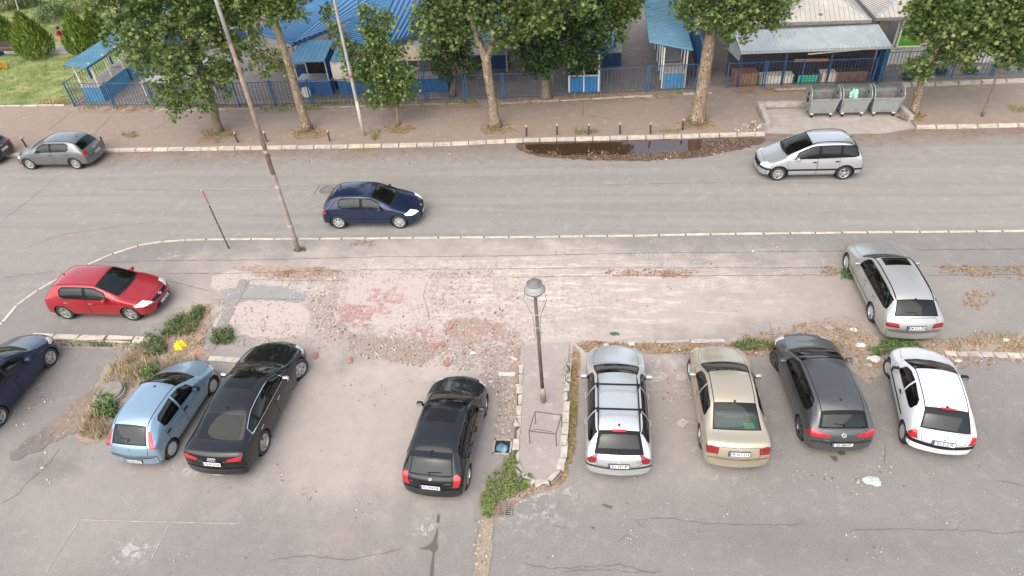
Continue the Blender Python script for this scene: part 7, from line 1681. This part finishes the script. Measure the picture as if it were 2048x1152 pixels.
def px_blobs(L, Y, sc=None):
    out = []
    for q in L:
        x, y, r = q[:3]; yy = Y + (q[3] if len(q) > 3 else 0); c = AT(x, y, yy); e = AT(x + r, y, yy); out.append((tuple(c), (Vector(e) - Vector(c)).length))
    return out
def tpt(x, y, Y, r): return (tuple(AT(x, y, Y)), r)
def gpt(x, y, r, z=ZF): return (tuple(G(x, y, z)), r)
b = G(437, 264, ZF).y
tree('plane_tree', [gpt(437, 264, .22), tpt(428, 215, b, .19), tpt(415, 175, b, .17), tpt(395, 110, b, .13), tpt(370, 40, b, .09), tpt(360, -40, b, .06)],
    px_blobs([(258, 70, 48, -.3), (235, 15, 45), (300, 20, 55), (330, 75, 62, -.6), (375, 20, 60), (420, 30, 52), (455, 55, 38, .3), (395, 85, 55, -.8), (310, 130, 42, -.6), (365, 150, 52, -.9), (428, 120, 45, .2), (425, 165, 34, .4), (340, 185, 30, -.8), (385, 195, 30, -.9), (366, 222, 24, -.9), (345, -60, 90), (440, -50, 70), (262, -60, 70), (455, 95, 26), (290, 95, 36, .5)], b), 17500, .14, PLANE,
    'large leafy plane tree at left whose crown hides the roofed blue tables', top=(-21.5, 31.5, 3.8, 7.0, 15), bk='rough', seed=3, limbs=[[tpt(415, 175, b, .11), tpt(350, 130, b - .4, .07), tpt(300, 80, b - .3, .04)]], cat='tree', group='street trees along the far pavement')
b = G(615, 260, ZF).y
tree('plane_tree', [gpt(615, 260, .24), tpt(596, 195, b, .21), tpt(575, 120, b, .19), tpt(555, 60, b, .17), tpt(540, 15, b, .14), tpt(528, -60, b, .10)],
    px_blobs([(500, 10, 36), (545, 5, 42, -.5), (590, 10, 30, -.3), (570, -40, 60), (500, -40, 50), (480, 30, 24), (555, 30, 30, -.6), (465, 5, 30)], b) + px_blobs([(540, 140, 16), (558, 132, 18, -.2), (520, 118, 18), (500, 95, 16), (480, 88, 14), (548, 115, 20, .1), (520, 70, 16)], b), 6500, .125, BRIGHT,
    'bare trunked plane tree leaning left in front of the bright blue roof', top=(-16, 31.5, 3.4, 7.0, 15), seed=5, limbs=[[tpt(556, 50, b, .07), tpt(520, 38, b, .05), tpt(450, 18, b, .03)], [tpt(590, 175, b, .04), tpt(555, 120, b, .03), tpt(500, 92, b, .015)]], group='street trees along the far pavement')
b = G(797, 250, ZF).y
tree('young_plane_tree', [gpt(797, 250, .085), tpt(793, 205, b, .07), tpt(782, 150, b, .05), tpt(765, 80, b, .03), tpt(750, 30, b, .02)],
    px_blobs([(782, 188, 22), (812, 182, 16, -.2), (750, 195, 14), (770, 155, 26), (805, 148, 18), (735, 142, 22), (708, 122, 17), (745, 108, 20), (785, 108, 20), (700, 98, 15), (760, 75, 22), (735, 60, 16), (770, 45, 16), (690, 80, 12), (668, 52, 11), (652, 30, 9), (660, 12, 8), (740, 25, 14), (718, 150, 16), (820, 165, 14)], b), 7600, .12, PLANE,
    'small young plane tree on the far pavement right of the pale grey pole', seed=9, limbs=[[tpt(782, 150, b, .03), tpt(710, 100, b, .02), tpt(655, 25, b, .01)]], group='street trees along the far pavement')
b = G(990, 250, ZF).y
tree('plane_tree', [gpt(990, 252, .30), tpt(984, 200, b, .22), tpt(976, 150, b, .215), tpt(972, 120, b, .22), tpt(952, 70, b, .14), tpt(938, 10, b, .13), tpt(925, -60, b, .1)],
    px_blobs([(1000, 40, 42), (1030, 10, 45), (985, 85, 22), (1015, 85, 18), (940, 30, 38, .3), (905, 45, 40, .5), (885, 10, 45), (1055, 45, 38), (1085, 20, 45, .3), (870, 65, 24), (960, -20, 60), (1060, -30, 70), (880, -40, 60), (1140, -10, 55), (920, 80, 18), (850, 40, 26, .4), (835, 65, 18, .3), (860, 90, 22, .6), (1030, 60, 28, -.3), (845, 10, 26)], b), 12500, .135, PLANE,
    'big forked plane tree in the middle with mottled bark', top=(-5.5, 32, 4.6, 7.1, 16), seed=11, limbs=[[tpt(974, 125, b, .16), tpt(985, 80, b, .125), tpt(985, 20, b, .12), tpt(990, -60, b, .09)], [tpt(940, 20, b, .08), tpt(890, 20, b, .04)]], group='street trees along the far pavement')
b2 = G(1090, 194, ZF).y
tree('plane_tree', [gpt(1092, 196, .26), tpt(1090, 150, b2, .22), tpt(1088, 90, b2, .18), tpt(1085, 20, b2, .12), tpt(1085, -60, b2, .08)],
    px_blobs([(1085, 60, 46), (1060, 100, 34, -.5), (1100, 118, 30, -.6), (1130, 95, 38, -.3), (1165, 70, 34), (1150, 125, 22, -.4), (1178, 112, 20), (1055, 132, 16, -.5), (1120, 30, 50), (1185, 35, 40), (1040, 60, 30), (1205, 90, 20), (1080, 140, 14, -.6), (1140, -30, 60), (1190, 130, 10)], b2), 12000, .125, DEEP,
    'dark green tree behind the fence left of the blue kiosk', bk='rough', seed=17, group='trees inside the market')
tree('plane_tree', [gpt(905, 192, .16), tpt(908, 150, b2, .13), tpt(905, 90, b2, .1), tpt(900, 20, b2, .06)],
    px_blobs([(905, 105, 30), (880, 125, 24, -.3), (930, 125, 20), (925, 80, 26), (875, 90, 24), (900, 150, 16, -.2), (860, 110, 16), (895, 60, 30), (935, 148, 12)], b2), 5200, .10, DEEP, 'dark shadowy tree behind the fence left of the forked tree', bk='rough', seed=19, group='trees inside the market')
b = G(1395, 242, ZF).y
tree('plane_tree', [gpt(1393, 244, .36), tpt(1404, 180, b, .31), tpt(1414, 110, b, .28), tpt(1424, 55, b, .25), tpt(1430, 0, b, .2), tpt(1436, -60, b, .15)],
    px_blobs([(1420, 20, 44), (1450, 50, 26, -.3), (1480, 40, 36), (1500, 10, 40), (1535, 20, 34), (1548, 40, 20), (1395, 45, 18, .4), (1385, 20, 22), (1465, -20, 60), (1540, -15, 50), (1400, -30, 50), (1365, 5, 20), (1495, 65, 14)], b), 7200, .135, PLANE,
    'big straight plane tree with pale mottled trunk beside the last bollard', top=(6.2, 32, 4.6, 7.1, 16), seed=23, group='street trees along the far pavement')
tree('plane_tree', [(tuple(AT(1290, -160, b + 1)), .1), (tuple(AT(1240, -100, b + .6)), .08), (tuple(AT(1215, -30, b + .4)), .05)],
    px_blobs([(1175, 15, 34), (1215, 25, 38, -.3), (1250, 15, 30), (1225, 60, 24), (1200, 55, 18), (1262, 35, 16), (1190, -25, 50), (1245, -30, 50), (1240, 80, 11)], b + .4), 4600, .11, BRIGHT, 'bright green hanging branch at the top middle, between the kiosk and the teal roof', seed=29, cat='branch') if False else None
tree('plane_tree', [gpt(1246, 150, .12, ZF), tpt(1240, 100, 39.5, .1), tpt(1225, 40, 38.5, .07), tpt(1215, -20, 37.5, .05)] if False else [(tuple(Vector((-.6, 41.8, ZF))), .2), (tuple(Vector((-.1, 41.0, 3.5))), .17), (tuple(AT(1190, -70, 38.5)), .12)],
    px_blobs([(1175, 12, 32), (1215, 22, 36, -.3), (1250, 12, 28), (1225, 58, 22), (1200, 52, 18), (1262, 32, 14), (1190, -25, 46), (1245, -30, 46), (1240, 76, 10), (1160, 40, 18)], 36.2), 7000, .125, BRIGHT, 'bright green crown hanging at the top edge above the blue kiosk', seed=31, group='trees inside the market')
b = G(1828, 228, ZF).y
tree('plane_tree', [gpt(1828, 228, .19), tpt(1838, 180, b, .16), tpt(1850, 140, b, .14), tpt(1872, 100, b, .11), tpt(1905, 50, b, .08), tpt(1925, -20, b, .05)],
    px_blobs([(1840, 142, 18, -.3), (1825, 132, 12), (1858, 122, 18), (1845, 60, 30), (1880, 50, 40, -.3), (1920, 70, 36), (1905, 105, 22), (1950, 105, 18, -.3), (1935, 130, 10), (1870, 10, 44), (1925, 10, 46), (1880, -30, 50), (1945, 40, 30), (1832, 30, 20), (1885, 90, 18)], b), 9500, .14, PLANE,
    'plane tree right of the bins with a low tuft on its trunk', top=(17.5, 32.5, 3.6, 6.9, 13.5), seed=37, group='street trees along the far pavement')
b = G(1963, 232, ZF).y
tree('young_plane_tree', [gpt(1964, 232, .055), tpt(1985, 180, b, .05), tpt(2003, 115, b, .045), tpt(2018, 50, b, .035), tpt(2030, -20, b, .025)],
    px_blobs([(1985, 60, 30), (2020, 80, 36), (2040, 50, 34), (1998, 95, 20), (2012, 122, 14), (2045, 110, 22), (2000, 15, 44), (2050, 0, 44), (1975, 30, 26), (1970, 85, 18), (2070, 70, 34)], b), 8500, .14, PLANE,
    'thin stemmed plane tree at the right edge with a diagonal trunk', bk='rough', seed=41, group='street trees along the far pavement')
# ---- conifers
def conifer(x, y, hpx, wpx, lab, seed):
    c = G(x, y, ZF); H = hpx / 31.0; W = wpx / 2 / 27.0; rs = np.random.RandomState(seed); n = 5200; t = empty('conifer', (0, 0, 0), 0, lab, 'conifer', 'golden conifers on the lawn')
    m = MB(); m.tube([(c.x, c.y, ZF), (c.x, c.y, ZF + H * .8)], [.07, .02], 8); m.build('trunk', bark('rough'), t)
    u = rs.uniform(0, 1, n) ** .8; th = rs.uniform(0, 2 * np.pi, n); prof = np.interp(u, [0, .06, .3, .6, .85, 1], [.55, .85, 1.0, .66, .26, .02]); rad = W * prof * (rs.uniform(.62, 1.04, n) + .07 * np.sin(th * 7 + u * 9)); z_ = ZF + .05 + u * H
    P = np.stack([c.x + rad * np.cos(th), c.y + rad * np.sin(th), z_], 1); s = rs.uniform(.10, .22, n); out = np.stack([np.cos(th), np.sin(th), np.zeros(n)], 1); tw = rs.normal(size=(n, 3)) * .22; d = out * .42 + np.array([0, 0, 1.0]) + tw; d /= np.linalg.norm(d, axis=1)[:, None]; sd_ = np.cross(d, out + rs.normal(size=(n, 3)) * .5); sd_ /= np.linalg.norm(sd_, axis=1)[:, None]
    V = np.stack([P - sd_ * s[:, None] * .16, P + sd_ * s[:, None] * .16, P + d * s[:, None] + sd_ * s[:, None] * .2, P + d * s[:, None] * 1.5, P + d * s[:, None] - sd_ * s[:, None] * .2], 1).reshape(-1, 3); F = [(5 * i, 5 * i + 1, 5 * i + 2, 5 * i + 3, 5 * i + 4) for i in range(n)]
    me = bpy.data.meshes.new('crown'); me.from_pydata(V.tolist(), [], F); me.materials.append(THUJA); me.update(); obj('crown', me, t)
conifer(80, 113, 88, 68, 'golden green conifer right of the bench, second from the left edge', 1); conifer(176, 108, 84, 62, 'golden green conifer just right of the standing person', 2); conifer(6, 93, 84, 76, 'golden green conifer cut by the left edge', 3); conifer(208, 90, 76, 44, 'narrow conifer partly behind the crown of the leftmost plane tree', 4)
def bush(cx, cy, r, h, lab, seed, mat=DEEP, n=1800):
    c = G(cx, cy, ZF); rs = np.random.RandomState(seed); t = empty('bush', label=lab, cat='bush'); m = MB()
    for k in range(6): a = rs.uniform(0, 6.28); m.tube([(c.x, c.y, ZF), (c.x + math.cos(a) * r * .5, c.y + math.sin(a) * r * .5, ZF + h * .8)], [.03, .01], 5)
    m.build('stems', bark('rough'), t); d = rs.normal(size=(n, 3)); d /= np.linalg.norm(d, axis=1)[:, None]; d[:, 2] = np.abs(d[:, 2]); P = np.array([c.x, c.y, ZF + .1]) + d * np.array([r, r, h]) * rs.uniform(.5, 1.05, n)[:, None]; obj('foliage', leaves_mesh('foliage', P, .08, mat, seed), t)
bush(110, 40, 1.5, 1.3, 'dark bush on the far lawn above the standing person', 1); bush(150, 22, 1.6, 1.2, 'low grey green bush at the top behind the conifers', 2, PLANE); bush(20, 18, 1.4, 1.6, 'dark bush at the top left corner', 3); bush(60, 12, 1.2, 1.0, 'dark bush at the top edge between the pale poles', 5); bush(275, 25, 1.6, 1.6, 'dark bush behind the crown of the leftmost plane tree', 6)
for i, (x, y) in enumerate(((1880, 148), (1940, 146), (1815, 158))): bush(x, y, .35, .35, ('low weed bush behind the right fence, left of the thin tree trunk', 'low weed bush behind the right fence near the plane tree trunk', 'low weed bush at the corner of the right fence')[i], 60 + i, DEEP, 260)

# ---- people
def skin_body(name, J, E, parent, mat, sub=2):
    """J: name -> (pos, radius); E: edges; one continuous skinned mesh"""
    ks = list(J); me = bpy.data.meshes.new(name); me.from_pydata([J[k][0] for k in ks], [(ks.index(a), ks.index(b)) for a, b in E], []); o = bpy.data.objects.new(name, me); COL.objects.link(o)
    sk = o.modifiers.new('skin', 'SKIN'); sk.use_smooth_shade = True
    for i, k in enumerate(ks):
        v = me.skin_vertices[0].data[i]; r = J[k][1]; v.radius = (r, r) if not isinstance(r, tuple) else r; v.use_root = i == 0
    ss = o.modifiers.new('sub', 'SUBSURF'); ss.levels = ss.render_levels = sub
    dg = bpy.context.evaluated_depsgraph_get(); m2 = bpy.data.meshes.new_from_object(o.evaluated_get(dg), depsgraph=dg); bpy.data.objects.remove(o); m2.name = name
    for p in m2.polygons: p.use_smooth = True
    m2.materials.clear(); m2.materials.append(mat[0])
    for q in mat[1:]: m2.materials.append(q)
    return obj(name, m2, parent)
def paint_by(o, fn):
    for p in o.data.polygons: p.material_index = fn(p.center)
REDJ = plain('red_jacket', (.55, .03, .05), .8); HAIR = plain('dark_hair', (.012, .010, .010), .7); TROU = plain('grey_trousers', (.20, .20, .19), .85); SHOE = plain('shoes_dark', (.03, .03, .03), .7)
c = G(138, 103, ZF); t = empty('person', (c.x, c.y, ZF), R(25), 'person in a red jacket and grey trousers standing between two conifers', 'person')
J = {'pelvis': ((0, 0, .92), (.15, .11)), 'chest': ((0, .0, 1.25), (.17, .12)), 'sh': ((0, 0, 1.42), (.12, .09)), 'neck': ((0, .0, 1.50), .05), 'head': ((0, .02, 1.60), .09), 'head2': ((0, .02, 1.69), .085),
     'ls': ((.18, 0, 1.40), .065), 'le': ((.26, .05, 1.14), .05), 'lw': ((.14, .26, 1.10), .035), 'lh': ((.08, .30, 1.12), .04), 'rs': ((-.18, 0, 1.40), .065), 're': ((-.26, .05, 1.14), .05), 'rw': ((-.14, .26, 1.10), .035), 'rh': ((-.08, .30, 1.12), .04),
     'lk': ((.11, .02, .50), .07), 'la': ((.12, -.02, .09), .045), 'lt': ((.13, .13, .04), .04), 'rk': ((-.11, .02, .50), .07), 'ra': ((-.12, -.02, .09), .045), 'rt': ((-.13, .13, .04), .04), 'lp': ((.10, 0, .85), .10), 'rp': ((-.10, 0, .85), .10)}
E_ = [('pelvis', 'chest'), ('chest', 'sh'), ('sh', 'neck'), ('neck', 'head'), ('head', 'head2'), ('sh', 'ls'), ('ls', 'le'), ('le', 'lw'), ('lw', 'lh'), ('sh', 'rs'), ('rs', 're'), ('re', 'rw'), ('rw', 'rh'), ('pelvis', 'lp'), ('lp', 'lk'), ('lk', 'la'), ('la', 'lt'), ('pelvis', 'rp'), ('rp', 'rk'), ('rk', 'ra'), ('ra', 'rt')]
o = skin_body('body', J, E_, t, [SKIN, REDJ, TROU, SHOE]); paint_by(o, lambda p: 3 if p.z < .12 else (2 if p.z < .93 and abs(p.y) < .2 else (1 if p.z < 1.49 and p.y < .25 else 0)))
m = rbox((0, -.01, 1.66), (.20, .22, .20), crease=.4); obj('hair', m, t, HAIR); m = rbox((0, -.14, 1.36), (.20, .06, .26), crease=.4); obj('hood', m, t, HAIR)
def driver(car_loc, rz, off, shirt, lab, z0):
    t = empty('person', (car_loc[0], car_loc[1], z0), rz, lab, 'person'); x, y = off
    J = {'pelvis': ((x - .05, y, .62), (.14, .12)), 'chest': ((x - .12, y, .92), (.17, .11)), 'sh': ((x - .12, y, 1.06), (.11, .08)), 'neck': ((x - .10, y, 1.14), .05), 'head': ((x - .07, y, 1.22), .085), 'head2': ((x - .07, y, 1.29), .08),
         'ls': ((x - .12, y + .19, 1.04), .06), 'le': ((x + .10, y + .24, .88), .045), 'lh': ((x + .36, y + .14, .96), .035), 'rs': ((x - .12, y - .19, 1.04), .06), 're': ((x + .10, y - .24, .88), .045), 'rh': ((x + .36, y - .14, .96), .035), 'lk': ((x + .42, y + .12, .66), .075), 'la': ((x + .62, y + .10, .40), .05), 'rk': ((x + .42, y - .12, .66), .075), 'ra': ((x + .62, y - .10, .40), .05)}
    E2 = [('pelvis', 'chest'), ('chest', 'sh'), ('sh', 'neck'), ('neck', 'head'), ('head', 'head2'), ('sh', 'ls'), ('ls', 'le'), ('le', 'lh'), ('sh', 'rs'), ('rs', 're'), ('re', 'rh'), ('pelvis', 'lk'), ('lk', 'la'), ('pelvis', 'rk'), ('rk', 'ra')]
    o = skin_body('body', J, E2, t, [SKIN, shirt, TROU]); paint_by(o, lambda p: 2 if p.z < .78 and p.x > x - .3 and p.z < .76 else (1 if p.z < 1.11 and p.x < x + .12 else 0)); obj('hair', rbox((x - .10, y, 1.30), (.19, .17, .14), crease=.4), t, HAIR)
for oo in [o for o in bpy.data.objects if o.name.startswith('moving_car')]:
    if 'navy' in oo['label']: driver(oo.location, oo.rotation_euler.z, (-.12, -.36), plain('mint_shirt', (.45, .68, .60), .8), 'driver in a mint shirt inside the moving navy hatchback', oo.location.z)
    else: driver(oo.location, oo.rotation_euler.z, (.05, .36), plain('maroon_shirt', (.22, .03, .05), .8), 'driver in a maroon shirt inside the moving silver people carrier', oo.location.z)
